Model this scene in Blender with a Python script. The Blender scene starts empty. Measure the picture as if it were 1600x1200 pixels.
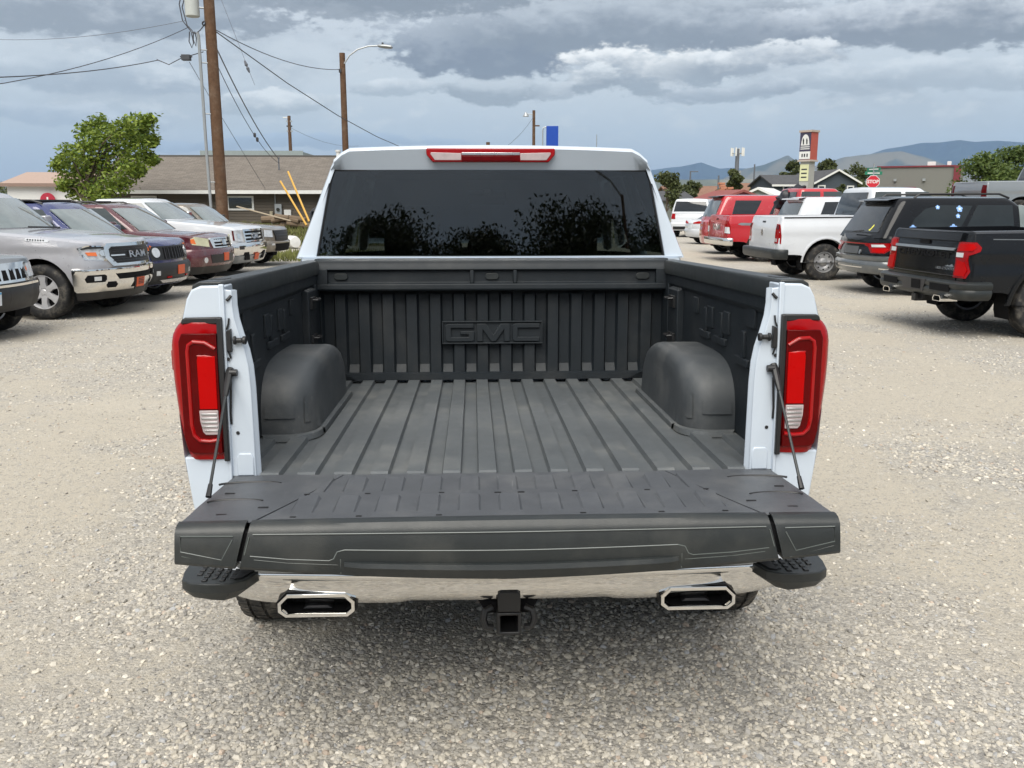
import bpy, bmesh, math, random
import numpy as np
from mathutils import Vector, Matrix, noise as mnoise
R = math.radians
sc = bpy.context.scene
COL = sc.collection

# ------------------------------------------------------------------ camera, sky, sun, exposure
CAMX, CAMH, YAW, PITCH, FPX = -0.10, 1.70, R(2.5), math.atan(282/1385), 1385.0
cd = bpy.data.cameras.new('camera'); cam = bpy.data.objects.new('camera', cd); COL.objects.link(cam)
cam.location = (CAMX, 0, CAMH); cam.rotation_euler = (R(90)-PITCH, 0, -YAW)
cd.sensor_width = 36; cd.lens = 36*FPX/1600; cd.clip_start = 0.05; cd.clip_end = 60000
sc.camera = cam
sc.view_settings.view_transform = 'Standard'; sc.view_settings.look = 'None'
sc.view_settings.gamma = 1; sc.view_settings.use_curve_mapping = False
EXPO = 1.60
sc.view_settings.exposure = EXPO
sc.cycles.use_denoising = True
sc.cycles.max_bounces = 7; sc.cycles.diffuse_bounces = 3; sc.cycles.glossy_bounces = 3
sc.cycles.transmission_bounces = 4; sc.cycles.transparent_max_bounces = 8; sc.cycles.volume_bounces = 0
sc.cycles.caustics_reflective = False; sc.cycles.caustics_refractive = False
sc.cycles.sample_clamp_indirect = 6

SUN_EL, SUN_AZ = R(53), R(195)          # azimuth measured from +Y towards +X
sl = bpy.data.lights.new('sun', 'SUN'); sl.energy = 1.5; sl.angle = R(52); sl.color = (1, .96, .88)
sun = bpy.data.objects.new('sun', sl); COL.objects.link(sun)
sun.rotation_euler = (R(90)-SUN_EL, 0, -SUN_AZ + math.pi)
sun.rotation_euler = Vector((math.sin(SUN_AZ)*math.cos(SUN_EL), math.cos(SUN_AZ)*math.cos(SUN_EL), math.sin(SUN_EL))).to_track_quat('Z', 'Y').to_euler()

def srgb(r, g, b):
    f = lambda c: (c/255/12.92) if c <= 10 else ((c/255+.055)/1.055)**2.4
    return (f(r), f(g), f(b))

class NT:
    """tiny node-tree writer"""
    def __init__(s, tree): s.t = tree; s.n = tree.nodes; s.l = tree.links
    def new(s, typ, **kw):
        n = s.n.new(typ)
        for k, v in kw.items(): setattr(n, k, v)
        return n
    def put(s, sock, v):
        if isinstance(v, bpy.types.NodeSocket): s.l.new(v, sock)
        elif isinstance(v, (tuple, list)) and len(v) == 3 and sock.type == 'RGBA': sock.default_value = (*v, 1)
        else: sock.default_value = v
    def math(s, op, a, b=None, c=None, clamp=False):
        n = s.new('ShaderNodeMath', operation=op, use_clamp=clamp)
        s.put(n.inputs[0], a)
        if b is not None: s.put(n.inputs[1], b)
        if c is not None: s.put(n.inputs[2], c)
        return n.outputs[0]
    def vmath(s, op, a, b=None, out=0):
        n = s.new('ShaderNodeVectorMath', operation=op)
        s.put(n.inputs[0], a)
        if b is not None: s.put(n.inputs[1], b)
        return n.outputs['Value'] if op in ('LENGTH', 'DOT_PRODUCT', 'DISTANCE') else n.outputs[0]
    def rng(s, v, a, b, c=0.0, d=1.0, smooth=True):
        n = s.new('ShaderNodeMapRange', interpolation_type='SMOOTHSTEP' if smooth else 'LINEAR')
        for i, q in enumerate((v, a, b, c, d)): s.put(n.inputs[i], q)
        return n.outputs[0]
    def mix(s, f, a, b, blend='MIX'):
        n = s.new('ShaderNodeMix', data_type='RGBA', blend_type=blend)
        s.put(n.inputs[0], f); s.put(n.inputs[6], a); s.put(n.inputs[7], b)
        return n.outputs[2]
    def noise(s, vec, scale, detail=4, rough=.5, dim='3D', col=False, dist=0.0):
        n = s.new('ShaderNodeTexNoise', noise_dimensions=dim)
        if vec is not None: s.put(n.inputs['Vector'], vec)
        s.put(n.inputs['Scale'], scale); s.put(n.inputs['Detail'], detail); s.put(n.inputs['Roughness'], rough); s.put(n.inputs['Distortion'], dist)
        return n.outputs['Color' if col else 0]
    def ramp(s, f, stops):
        n = s.new('ShaderNodeValToRGB'); cr = n.color_ramp
        while len(cr.elements) < len(stops): cr.elements.new(.5)
        for e, (p, c) in zip(cr.elements, stops): e.position = p; e.color = (*c, 1)
        s.put(n.inputs[0], f); return n.outputs[0]
    def xyz(s, x, y, z):
        n = s.new('ShaderNodeCombineXYZ')
        for i, v in enumerate((x, y, z)): s.put(n.inputs[i], v)
        return n.outputs[0]

def sky_world():
    w = bpy.data.worlds.new('World'); sc.world = w; w.use_nodes = True
    T = NT(w.node_tree); T.n.clear()
    tc = T.new('ShaderNodeTexCoord').outputs['Generated']
    sp = T.new('ShaderNodeSeparateXYZ'); T.put(sp.inputs[0], tc)
    x, y, z = sp.outputs
    az = T.math('MULTIPLY', T.math('ARCTAN2', x, y), 57.2958)
    el = T.math('MULTIPLY', T.math('ARCSINE', z), 57.2958)
    P = T.xyz(az, el, 0.0)
    P3 = T.xyz(T.math('MULTIPLY', x, 57.3), T.math('MULTIPLY', y, 57.3), T.math('MULTIPLY', el, 2.1))
    n1 = T.noise(P3, .11, 7, .60, col=True)
    n2 = T.noise(P3, .42, 5, .62)
    n3 = T.noise(P3, .045, 4, .55)
    n4 = T.noise(P3, 1.15, 5, .62)
    dv = T.vmath('MULTIPLY', T.vmath('SUBTRACT', n1, (.5, .5, .5)), (7.0, 2.6, 0))
    Q = T.vmath('ADD', P, dv)
    fl = T.math('ADD', T.math('MULTIPLY', T.math('SUBTRACT', n2, .5), 1.5), T.math('MULTIPLY', T.math('SUBTRACT', n4, .5), .9))
    # broad overcast sheet: blue-grey at the horizon, paler above; brighter towards the zenith
    base = T.ramp(T.math('DIVIDE', el, 90.0, clamp=True), [(0, srgb(150, 170, 200)), (.024, srgb(156, 175, 204)), (.050, srgb(178, 192, 210)), (.080, srgb(196, 206, 217)),
                                      (.14, srgb(200, 208, 218)), (.3, srgb(208, 214, 222)), (1, (1.15, 1.16, 1.18))])
    wsp = T.math('MULTIPLY', T.rng(T.math('ADD', n3, T.math('MULTIPLY', T.math('SUBTRACT', n2, .5), .5)), .46, .66), T.rng(el, 2.5, 7.0))
    c = T.mix(T.math('MULTIPLY', wsp, .65), base, srgb(160, 169, 183))
    hi = T.math('MULTIPLY', T.rng(T.math('ADD', n2, T.math('MULTIPLY', T.math('SUBTRACT', n4, .5), .4)), .52, .70), T.rng(el, 2.5, 6.0))
    c = T.mix(T.math('MULTIPLY', hi, .40), c, srgb(224, 230, 236))
    # cloud masses where the picture shows them: centre (az, el), radii, base colour, crown colour, opacity
    def ae(px, py): return (math.degrees(math.atan((px-800)/FPX))+2.5, (318-py)/FPX*57.3)
    blobs = [(150, 58, 330, 36, (138, 146, 160), (196, 204, 214), .9), (380, 14, 260, 30, (160, 169, 182), (216, 222, 229), .8),
             (60, 14, 150, 24, (172, 180, 193), (222, 227, 233), .8),
             (540, 30, 190, 34, (142, 150, 162), (190, 197, 206), .85),
             (800, 16, 360, 40, (134, 142, 154), (176, 184, 193), .95), (1010, 52, 230, 30, (140, 148, 160), (186, 193, 202), .9),
             (1490, 34, 210, 40, (158, 167, 180), (226, 231, 236), .9), (1340, 84, 340, 30, (130, 137, 152), (196, 203, 212), 1.0),
             (1560, 84, 180, 32, (132, 139, 153), (200, 206, 214), .9),
             (800, 92, 200, 40, (116, 124, 144), (168, 176, 187), 1.0), (930, 70, 230, 36, (128, 136, 151), (172, 180, 190), .9),
             (1010, 130, 135, 27, (158, 168, 183), (240, 243, 245), 1.0), (930, 142, 56, 15, (150, 159, 174), (222, 228, 233), .9),
             (1150, 122, 120, 20, (150, 159, 174), (226, 231, 236), .9),
             (1430, 152, 330, 18, (160, 171, 188), (206, 214, 223), .6), (1150, 160, 120, 11, (150, 160, 178), (192, 200, 211), .8),
             (760, 152, 90, 16, (146, 156, 172), (190, 199, 209), .9), (860, 154, 40, 12, (156, 165, 180), (196, 204, 214), .7),
             (440, 172, 80, 13, (172, 184, 200), (222, 228, 234), .8), (600, 150, 70, 14, (166, 178, 194), (212, 219, 227), .7),
             (140, 150, 200, 20, (156, 169, 190), (200, 209, 219), .6), (60, 200, 200, 10, (150, 168, 198), (190, 200, 215), .5), (500, 230, 240, 9, (120, 148, 192), (140, 165, 203), .55)]
    for px, py, rx, ry, cb, ct, op in blobs:
        a, e = ae(px, py); k = 57.3/FPX
        q = T.vmath('MULTIPLY', T.vmath('SUBTRACT', Q, (a, e, 0)), (1/(rx*k*1.15), 1/(ry*k*1.35), 0))
        d = T.vmath('LENGTH', q)
        m = T.math('MULTIPLY', T.rng(T.math('ADD', T.math('SUBTRACT', 1.0, d), T.math('MULTIPLY', fl, .85)), .02, .30), op)
        s2 = T.new('ShaderNodeSeparateXYZ'); T.put(s2.inputs[0], q)
        v = T.math('ADD', s2.outputs[1], T.math('MULTIPLY', fl, 1.1))
        cc = T.mix(T.rng(v, -.45, .95), tuple(q*.80 for q in srgb(*cb)), tuple(q*1.12 for q in srgb(*ct)))
        c = T.mix(m, c, cc)
    below = T.rng(el, -.2, -2.5)
    c = T.mix(below, c, srgb(150, 158, 168))
    sky = T.new('ShaderNodeTexSky', sky_type='NISHITA', sun_disc=False, sun_elevation=SUN_EL, sun_rotation=SUN_AZ)
    sky.air_density = 1.2; sky.dust_density = 2.5
    STR = .10
    K_ = 1.10
    over = T.vmath('MULTIPLY', c, (K_*1.05/STR/2**EXPO, K_*1.02/STR/2**EXPO, K_*.985/STR/2**EXPO))
    c = T.mix(.94, sky.outputs[0], over)
    bg = T.new('ShaderNodeBackground'); T.put(bg.inputs[0], c); bg.inputs[1].default_value = STR
    out = T.new('ShaderNodeOutputWorld'); T.l.new(bg.outputs[0], out.inputs[0])
    w.cycles.sampling_method = 'MANUAL'; w.cycles.sample_map_resolution = 512
sky_world()

# ------------------------------------------------------------------ materials
MATS = {}
def mat(name, col, rough=.5, metal=0.0, spec=.5, coat=0.0, var=.06, vs=6.0, bump=0.0, bs=60.0, rvar=0.08, coat_rough=.04, dirt=None, scratch=0):
    """principled material with object-space colour / roughness mottling and optional fine bump; dirt = (colour, amount, scale)"""
    if name in MATS: return MATS[name]
    m = bpy.data.materials.new(name); m.use_nodes = True; MATS[name] = m
    T = NT(m.node_tree); b = T.n['Principled BSDF']
    tc = T.new('ShaderNodeTexCoord').outputs['Object']
    n = T.noise(tc, vs, 5, .6)
    c = T.mix(n, tuple(max(0, v*(1-var*2)) for v in col), tuple(min(1, v*(1+var*2)) for v in col))
    if dirt:
        f = T.math('MULTIPLY', T.rng(T.noise(tc, dirt[2], 6, .65), .45, .75), dirt[1])
        c = T.mix(f, c, dirt[0])
    if scratch:
        v1 = T.noise(T.vmath('MULTIPLY', tc, (95, 2.2, 60)), 1.0, 3, .6); v2 = T.noise(T.vmath('MULTIPLY', tc, (9, 70, 40)), 1.0, 3, .6)
        k = T.math('MAXIMUM', T.rng(v1, .66, .74), T.rng(v2, .70, .78)); k = T.math('MULTIPLY', k, T.rng(T.noise(tc, 3.1, 3, .5), .42, .62))
        c = T.mix(T.math('MULTIPLY', k, scratch), c, (.34, .34, .33))
    T.put(b.inputs['Base Color'], c)
    r = T.math('ADD', T.math('MULTIPLY', T.math('SUBTRACT', T.noise(tc, vs*2.3, 4, .6), .5), rvar*2), rough, clamp=True)
    T.put(b.inputs['Roughness'], r)
    b.inputs['Metallic'].default_value = metal; b.inputs['Specular IOR Level'].default_value = spec
    b.inputs['Coat Weight'].default_value = coat; b.inputs['Coat Roughness'].default_value = coat_rough
    if bump:
        bp = T.new('ShaderNodeBump'); bp.inputs['Strength'].default_value = bump; bp.inputs['Distance'].default_value = .004
        T.put(bp.inputs['Height'], T.noise(tc, bs, 3, .6)); T.l.new(bp.outputs[0], b.inputs['Normal'])
    return m
def paint(name, col, rough=.35, metal=0.0, dust=.10):
    return mat(name, col, rough, metal, .5, 1.0, .02, 3.0, dirt=((.34, .31, .27), dust, 2.2))

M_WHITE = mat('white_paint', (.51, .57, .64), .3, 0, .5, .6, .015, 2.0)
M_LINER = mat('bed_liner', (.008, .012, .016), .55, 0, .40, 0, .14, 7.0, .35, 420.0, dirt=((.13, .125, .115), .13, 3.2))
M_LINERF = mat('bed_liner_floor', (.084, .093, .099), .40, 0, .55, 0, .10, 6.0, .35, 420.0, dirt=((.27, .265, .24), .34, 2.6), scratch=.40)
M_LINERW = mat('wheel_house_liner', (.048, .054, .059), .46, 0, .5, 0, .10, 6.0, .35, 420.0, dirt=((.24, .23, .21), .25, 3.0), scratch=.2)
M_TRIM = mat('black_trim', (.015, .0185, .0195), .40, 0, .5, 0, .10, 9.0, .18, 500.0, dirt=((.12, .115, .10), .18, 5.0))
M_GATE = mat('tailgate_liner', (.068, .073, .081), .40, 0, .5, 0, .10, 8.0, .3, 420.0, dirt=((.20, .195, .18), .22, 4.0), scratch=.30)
M_GROOVE = mat('trim_groove', (.10, .115, .11), .35, 0, .5)
M_BLACK = mat('black_plastic', (.012, .012, .013), .45)
M_VOID = mat('dark_underbody', (.006, .006, .007), .85, spec=.2)
M_CHROME = mat('chrome', (.80, .79, .77), .07, 1.0, .5, 0, .02, 5.0, rvar=.02, dirt=((.42, .38, .32), .10, 6.0))
M_STEEL = mat('satin_steel', (.52, .52, .53), .28, 1.0)
M_TYRE = mat('tyre_rubber', (.020, .020, .021), .75, spec=.3, dirt=((.20, .18, .15), .55, 9.0))
M_RIM = mat('alloy_rim', (.62, .62, .64), .22, .40, dirt=((.2, .18, .15), .2, 6.0))
M_RIMDARK = mat('dark_alloy', (.05, .05, .055), .35, .6)
M_STEELRIM = mat('steel_rim', (.42, .42, .43), .4, .6, dirt=((.25, .22, .18), .25, 6.0))
M_RED = mat('lens_red', (.27, .001, .002), .12, 0, .25, .12, .10, 14.0)
M_REDD = mat('lens_dark_red', (.085, .0005, .001), .15, 0, .15, .0, .2, 14.0)
M_REDB = mat('lens_bright_red', (.40, .001, .001), .3, 0, .12, .0, .05, 20.0)
M_REDL = mat('lens_guide_red', (.30, .002, .003), .12, 0, .35, .15, .15, 20.0)
M_CLEAR = mat('lens_clear', (.40, .33, .33), .25, 0, .4, .3, .15, 25.0)
M_LAMP = mat('headlamp_clear', (.60, .62, .64), .22, .25, .6, .8, .25, 12.0)
M_TYRED = mat('dusty_tyre', (.050, .048, .045), .8, spec=.25, dirt=((.26, .23, .19), .8, 14.0))
M_YLAMP = mat('headlamp_aged', (.55, .54, .36), .25, 0, .5, .5, .15, 8.0)
M_AMBER = mat('amber_lens', (.75, .16, .03), .2, 0, .5, .6)
M_ORANGE = mat('orange_plate', (.62, .10, .03), .5)
M_PLATE = mat('plate_white', (.62, .66, .68), .45)
M_PLATEB = mat('plate_blue', (.10, .32, .50), .45)
M_INK = mat('ink', (.02, .022, .03), .6)
M_GLASS = mat('tinted_glass', (.008, .010, .012), .04, 0, .6, .6, .1, 2.0, rvar=.02)
M_GLASS2 = mat('side_glass', (.035, .045, .045), .04, 0, .7, .8, .3, 2.0, rvar=.02)
M_GLASS3 = mat('dark_side_glass', (.016, .021, .024), .06, 0, .35, .1, .3, 2.0, rvar=.02)
M_SCREEN = mat('windscreen_glass', (.16, .19, .185), .05, 0, 1.0, 1.0, .35, 1.6, rvar=.02)  # pale base stands in for sky reflection, dusty glass and sunlit dash

def clear_glass(name, tint, refl=.06, ior=1.5):
    m = bpy.data.materials.new(name); m.use_nodes = True
    T = NT(m.node_tree); T.n.clear()
    tr = T.new('ShaderNodeBsdfTransparent'); tr.inputs[0].default_value = (*tint, 1)
    gl = T.new('ShaderNodeBsdfGlossy'); gl.inputs['Roughness'].default_value = .012; gl.inputs[0].default_value = (.95, .97, 1, 1)
    fr = T.new('ShaderNodeFresnel'); fr.inputs[0].default_value = ior
    f = T.math('ADD', fr.outputs[0], refl, clamp=True)
    mx = T.new('ShaderNodeMixShader'); T.put(mx.inputs[0], f); T.l.new(tr.outputs[0], mx.inputs[1]); T.l.new(gl.outputs[0], mx.inputs[2])
    o = T.new('ShaderNodeOutputMaterial'); T.l.new(mx.outputs[0], o.inputs[0])
    return m
M_REARGLASS = clear_glass('privacy_glass', (.055, .068, .064), .035)
M_CABGLASS = clear_glass('cab_glass', (.80, .86, .84), .02)

# ------------------------------------------------------------------ mesh helpers
class MB:
    def __init__(s): s.v = []; s.f = []; s.mi = []
    def add(s, vs, fs, mi=0):
        o = len(s.v); s.v.extend(tuple(map(float, p)) for p in vs); s.f.extend(tuple(i+o for i in f) for f in fs); s.mi.extend([mi]*len(fs)); return s
    def box(s, x0, x1, y0, y1, z0, z1, mi=0):
        v = [(x, y, z) for z in (z0, z1) for y in (y0, y1) for x in (x0, x1)]
        return s.add(v, [(0, 2, 3, 1), (4, 5, 7, 6), (0, 1, 5, 4), (2, 6, 7, 3), (0, 4, 6, 2), (1, 3, 7, 5)], mi)
    def prism(s, poly, ax, a, b, mi=0):
        """polygon in the two other axes (in xyz order), extruded along ax from a to b"""
        def P(p, t):
            return {'x': (t, p[0], p[1]), 'y': (p[0], t, p[1]), 'z': (p[0], p[1], t)}[ax]
        n = len(poly)
        return s.add([P(p, a) for p in poly]+[P(p, b) for p in poly],
                     [tuple(range(n)), tuple(range(2*n-1, n-1, -1))]+[(i, i+n, (i+1) % n+n, (i+1) % n) for i in range(n)], mi)
    def tube(s, pts, r, n=8, mi=0, cap=True):
        pts = [Vector(p) for p in pts]; rs = r if isinstance(r, (list, tuple)) else [r]*len(pts); vs = []; fs = []
        up = None
        for i, p in enumerate(pts):
            d = (pts[min(i+1, len(pts)-1)]-pts[max(i-1, 0)]).normalized()
            if up is None: up = Vector((0, 0, 1)) if abs(d.z) < .9 else Vector((1, 0, 0))
            a = d.cross(up).normalized(); b = a.cross(d).normalized(); up = b
            vs += [p+(a*math.cos(t)+b*math.sin(t))*rs[i] for t in [2*math.pi*k/n for k in range(n)]]
        for i in range(len(pts)-1):
            fs += [(i*n+k, i*n+(k+1) % n, (i+1)*n+(k+1) % n, (i+1)*n+k) for k in range(n)]
        if cap: fs += [tuple(range(n-1, -1, -1)), tuple(range((len(pts)-1)*n, len(pts)*n))]
        return s.add(vs, fs, mi)
    def lathe(s, prof, ax='x', c=(0, 0, 0), n=32, mi=0, a0=0, a1=2*math.pi):
        """prof = [(position along ax, radius)]"""
        full = abs(a1-a0-2*math.pi) < 1e-6; m = n if full else n+1; vs = []; fs = []
        for t, r in prof:
            for k in range(m):
                a = a0+(a1-a0)*k/n; p, q = r*math.cos(a), r*math.sin(a)
                o = {'x': (t, p, q), 'y': (p, t, q), 'z': (p, q, t)}[ax]
                vs.append((o[0]+c[0], o[1]+c[1], o[2]+c[2]))
        for i in range(len(prof)-1):
            for k in range(n if full else n):
                k2 = (k+1) % m
                fs.append((i*m+k, i*m+k2, (i+1)*m+k2, (i+1)*m+k))
        return s.add(vs, fs, mi)
    def disc(s, c, r, ax='x', n=24, mi=0):
        vs = []
        for k in range(n):
            p, q = r*math.cos(2*math.pi*k/n), r*math.sin(2*math.pi*k/n)
            o = {'x': (0, p, q), 'y': (p, 0, q), 'z': (p, q, 0)}[ax]; vs.append((c[0]+o[0], c[1]+o[1], c[2]+o[2]))
        return s.add(vs, [tuple(range(n))], mi)
    def grid(s, rows, mi=0, closed=False):
        n = len(rows[0]); vs = [p for r in rows for p in r]; fs = []
        for i in range(len(rows)-1):
            for k in range(n if closed else n-1):
                k2 = (k+1) % n; fs.append((i*n+k, i*n+k2, (i+1)*n+k2, (i+1)*n+k))
        return s.add(vs, fs, mi)
    def move(s, dx=0, dy=0, dz=0): s.v = [(a+dx, b+dy, c+dz) for a, b, c in s.v]; return s
    def mirror(s): s.v = [(-a, b, c) for a, b, c in s.v]; s.f = [tuple(reversed(f)) for f in s.f]; return s
    def mesh(s, name, mats, smooth=35, merge=1e-5, recalc=True):
        me = bpy.data.meshes.new(name); me.from_pydata(s.v, [], s.f)
        mats = mats if isinstance(mats, (list, tuple)) else [mats]
        for m in mats: me.materials.append(m)
        me.polygons.foreach_set('material_index', s.mi)
        bm = bmesh.new(); bm.from_mesh(me)
        if merge: bmesh.ops.remove_doubles(bm, verts=bm.verts, dist=merge)
        if recalc: bmesh.ops.recalc_face_normals(bm, faces=bm.faces)
        bm.to_mesh(me); bm.free()
        if smooth:
            me.shade_smooth(); me.set_sharp_from_angle(angle=R(smooth))
        return me
    def build(s, name, mats, parent=None, bevel=0, seg=2, smooth=35, merge=1e-5, loc=None, recalc=True):
        me = s.mesh(name, mats, smooth, merge, recalc)
        return link(name, me, parent, bevel, seg, loc)
def link(name, me, parent=None, bevel=0, seg=2, loc=None):
    o = bpy.data.objects.new(name, me); COL.objects.link(o)
    if parent is not None: o.parent = parent
    if loc is not None: o.location = loc
    if bevel:
        b = o.modifiers.new('bevel', 'BEVEL'); b.width = bevel; b.segments = seg; b.limit_method = 'ANGLE'; b.angle_limit = R(40); b.harden_normals = False
    return o
def tag(o, label=None, cat=None, group=None, kind=None):
    for k, v in (('label', label), ('category', cat), ('group', group), ('kind', kind)):
        if v: o[k] = v
    return o
def empty(name, loc=(0, 0, 0), rot=(0, 0, 0), parent=None):
    o = bpy.data.objects.new(name, None); COL.objects.link(o); o.location = loc; o.rotation_euler = rot; o.empty_display_size = .3
    if parent is not None: o.parent = parent
    return o
def text_mb(body, size, depth=.004, xf=lambda p: p, sx=1.0, off=0.0, align='CENTER'):
    """letters as a mesh builder; letter plane is (x, z) facing -y before xf"""
    cu = bpy.data.curves.new('letters', 'FONT'); cu.body = body; cu.size = size; cu.extrude = depth/2; cu.align_x = align; cu.align_y = 'CENTER'; cu.offset = off
    cu.resolution_u = 3
    o = bpy.data.objects.new('letters', cu); me = bpy.data.meshes.new_from_object(o)
    mb = MB(); mb.add([xf((v.co.x*sx, -v.co.z, v.co.y)) for v in me.vertices], [tuple(p.vertices) for p in me.polygons])
    bpy.data.objects.remove(o); bpy.data.curves.remove(cu); bpy.data.meshes.remove(me)
    return mb
# unit camera basis at the photographer's place, used once to read real positions off a sight line at a chosen distance
_F = Vector((math.sin(YAW)*math.cos(PITCH), math.cos(YAW)*math.cos(PITCH), -math.sin(PITCH))); _R = Vector((math.cos(YAW), -math.sin(YAW), 0)); _U = _R.cross(_F)
def at(px, py, Y):
    d = _F+_R*((px-800)/FPX)-_U*((py-600)/FPX); return Vector((CAMX, 0, CAMH))+d*(Y/d.y)
def ground_at(px, py):
    d = _F+_R*((px-800)/FPX)-_U*((py-600)/FPX); return Vector((CAMX, 0, CAMH))+d*(-CAMH/d.z)
# ------------------------------------------------------------------ ground, gravel, hills, haze
def coarse(x, y):
    """0 = fine dusty dirt, 1 = loose stones"""
    v = mnoise.noise((x*.55+3.1, y*.42-1.7, 0))+.6*mnoise.noise((x*1.5, y*1.2, 4.0))+.35*mnoise.noise((x*3.6, y*3.0, 9.0))
    return max(0.0, min(1.0, .56+v*.85))
def bumpz(x, y):
    d = math.hypot(x, y)
    if d > 60: return 0.0
    k = 1-d/60
    return k*(.010*mnoise.noise((x*.7, y*.7, 2.0))+.004*mnoise.noise((x*3.0, y*3.0, 5.0)))

def build_ground():
    def axis(fine0, fine1, step, far):
        a = list(np.arange(fine0, fine1+1e-6, step)); s = step; p = fine1
        while p < far: s *= 1.25; p += s; a.append(min(p, far))
        s = step; p = fine0; b = []
        while p > -far: s *= 1.25; p -= s; b.append(max(p, -far))
        return b[::-1]+a
    xs = axis(-9, 9, .09, 15000); ys = axis(1.2, 16, .09, 15000)
    nx, ny = len(xs), len(ys)
    co = np.zeros((ny, nx, 3), np.float32); at_ = np.zeros((ny, nx), np.float32)
    for j, y in enumerate(ys):
        for i, x in enumerate(xs):
            near = abs(x) < 60 and -5 < y < 60
            co[j, i] = (x, y, bumpz(x, y) if near else 0.0)
            at_[j, i] = coarse(x, y) if near else .5
    idx = np.arange(nx*ny).reshape(ny, nx)
    q = np.stack([idx[:-1, :-1], idx[:-1, 1:], idx[1:, 1:], idx[1:, :-1]], -1).reshape(-1, 4)
    me = bpy.data.meshes.new('ground'); me.from_pydata(co.reshape(-1, 3).tolist(), [], q.tolist())
    a = me.attributes.new('coarse', 'FLOAT', 'POINT'); a.data.foreach_set('value', at_.ravel())
    me.shade_smooth()
    m = bpy.data.materials.new('gravel_ground'); m.use_nodes = True
    T = NT(m.node_tree); b = T.n['Principled BSDF']
    pos = T.new('ShaderNodeNewGeometry').outputs['Position']
    atn = T.new('ShaderNodeAttribute', attribute_name='coarse').outputs['Fac']
    def vor(scale, feat='F1'):
        n = T.new('ShaderNodeTexVoronoi', feature=feat); T.put(n.inputs['Vector'], pos); n.inputs['Scale'].default_value = scale; n.inputs['Randomness'].default_value = 1
        return n
    v1, v2, v3 = vor(62), vor(105), vor(34)
    def cell(v):
        s = T.new('ShaderNodeSeparateColor'); T.l.new(v.outputs['Color'], s.inputs[0]); return s.outputs
    stops = [(0, (.18, .175, .17)), (.15, (.27, .26, .25)), (.35, (.35, .335, .305)), (.55, (.39, .37, .335)), (.75, (.45, .42, .37)), (.9, (.52, .49, .44)), (1, (.64, .61, .56))]
    c1 = T.ramp(cell(v1)[0], stops); c2 = T.ramp(cell(v2)[1], stops); c3 = T.ramp(cell(v3)[2], stops)
    fine = T.noise(pos, 240, 4, .7); mid = T.noise(pos, 9, 6, .65); big = T.noise(pos, .7, 5, .55); huge = T.noise(pos, .11, 4, .55)
    sand = T.mix(mid, (.435, .39, .315), (.52, .475, .395))
    sand = T.mix(T.math('MULTIPLY', T.rng(fine, .42, .68), .55), sand, (.27, .25, .22))
    stone = T.mix(T.rng(cell(v1)[1], .35, .65), c2, c1)
    stone = T.mix(T.rng(cell(v3)[0], .80, .88), stone, c3)
    gap = T.rng(v1.outputs['Distance'], .55, .85)
    stone = T.mix(T.math('MULTIPLY', gap, .5), stone, (.22, .205, .18))
    f = T.rng(T.math('ADD', atn, T.math('MULTIPLY', T.math('SUBTRACT', mid, .5), 1.1)), .25, .75)
    f = T.math('MAXIMUM', T.math('MULTIPLY', f, .85), T.math('MULTIPLY', T.rng(cell(v2)[2], .80, .84), .8))
    c = T.mix(f, sand, stone)
    c = T.mix(T.math('MULTIPLY', T.rng(big, .35, .7), .28), c, (.45, .40, .325))
    c = T.mix(T.math('MULTIPLY', T.rng(huge, .40, .65), .22), c, (.34, .315, .275))
    sp1 = T.noise(pos, 30, 3, .65); sp2 = T.noise(pos, 11, 4, .7)
    c = T.mix(T.math('MULTIPLY', T.rng(sp1, .56, .68), .55), c, (.235, .225, .21))
    c = T.mix(T.math('MULTIPLY', T.rng(sp2, .58, .70), .42), c, (.26, .25, .235))
    c = T.mix(T.math('MULTIPLY', T.rng(sp2, .40, .30), .40), c, (.56, .535, .485))
    trk = T.noise(T.vmath('MULTIPLY', pos, (.22, .9, 1)), 1.0, 4, .55)
    c = T.mix(T.math('MULTIPLY', T.rng(trk, .54, .66), .30), c, (.50, .455, .38))
    # beyond the lot: dry grass land
    d = T.vmath('LENGTH', pos)
    grass = T.mix(huge, (.16, .15, .075), (.28, .25, .15))
    c = T.mix(T.rng(d, 62, 75), c, grass)
    T.put(b.inputs['Base Color'], c); b.inputs['Roughness'].default_value = .92; b.inputs['Specular IOR Level'].default_value = .18
    h = T.math('ADD', T.math('MULTIPLY', T.math('SUBTRACT', 1.0, v1.outputs['Distance']), f), T.math('MULTIPLY', fine, .5))
    h = T.math('ADD', h, T.math('MULTIPLY', T.math('SUBTRACT', 1.0, v2.outputs['Distance']), .4))
    bp = T.new('ShaderNodeBump'); bp.inputs['Strength'].default_value = .9; bp.inputs['Distance'].default_value = .010
    T.put(bp.inputs['Height'], h); T.l.new(bp.outputs[0], b.inputs['Normal'])
    me.materials.append(m)
    o = bpy.data.objects.new('ground', me); COL.objects.link(o)
    tag(o, kind='structure')
build_ground()

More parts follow.
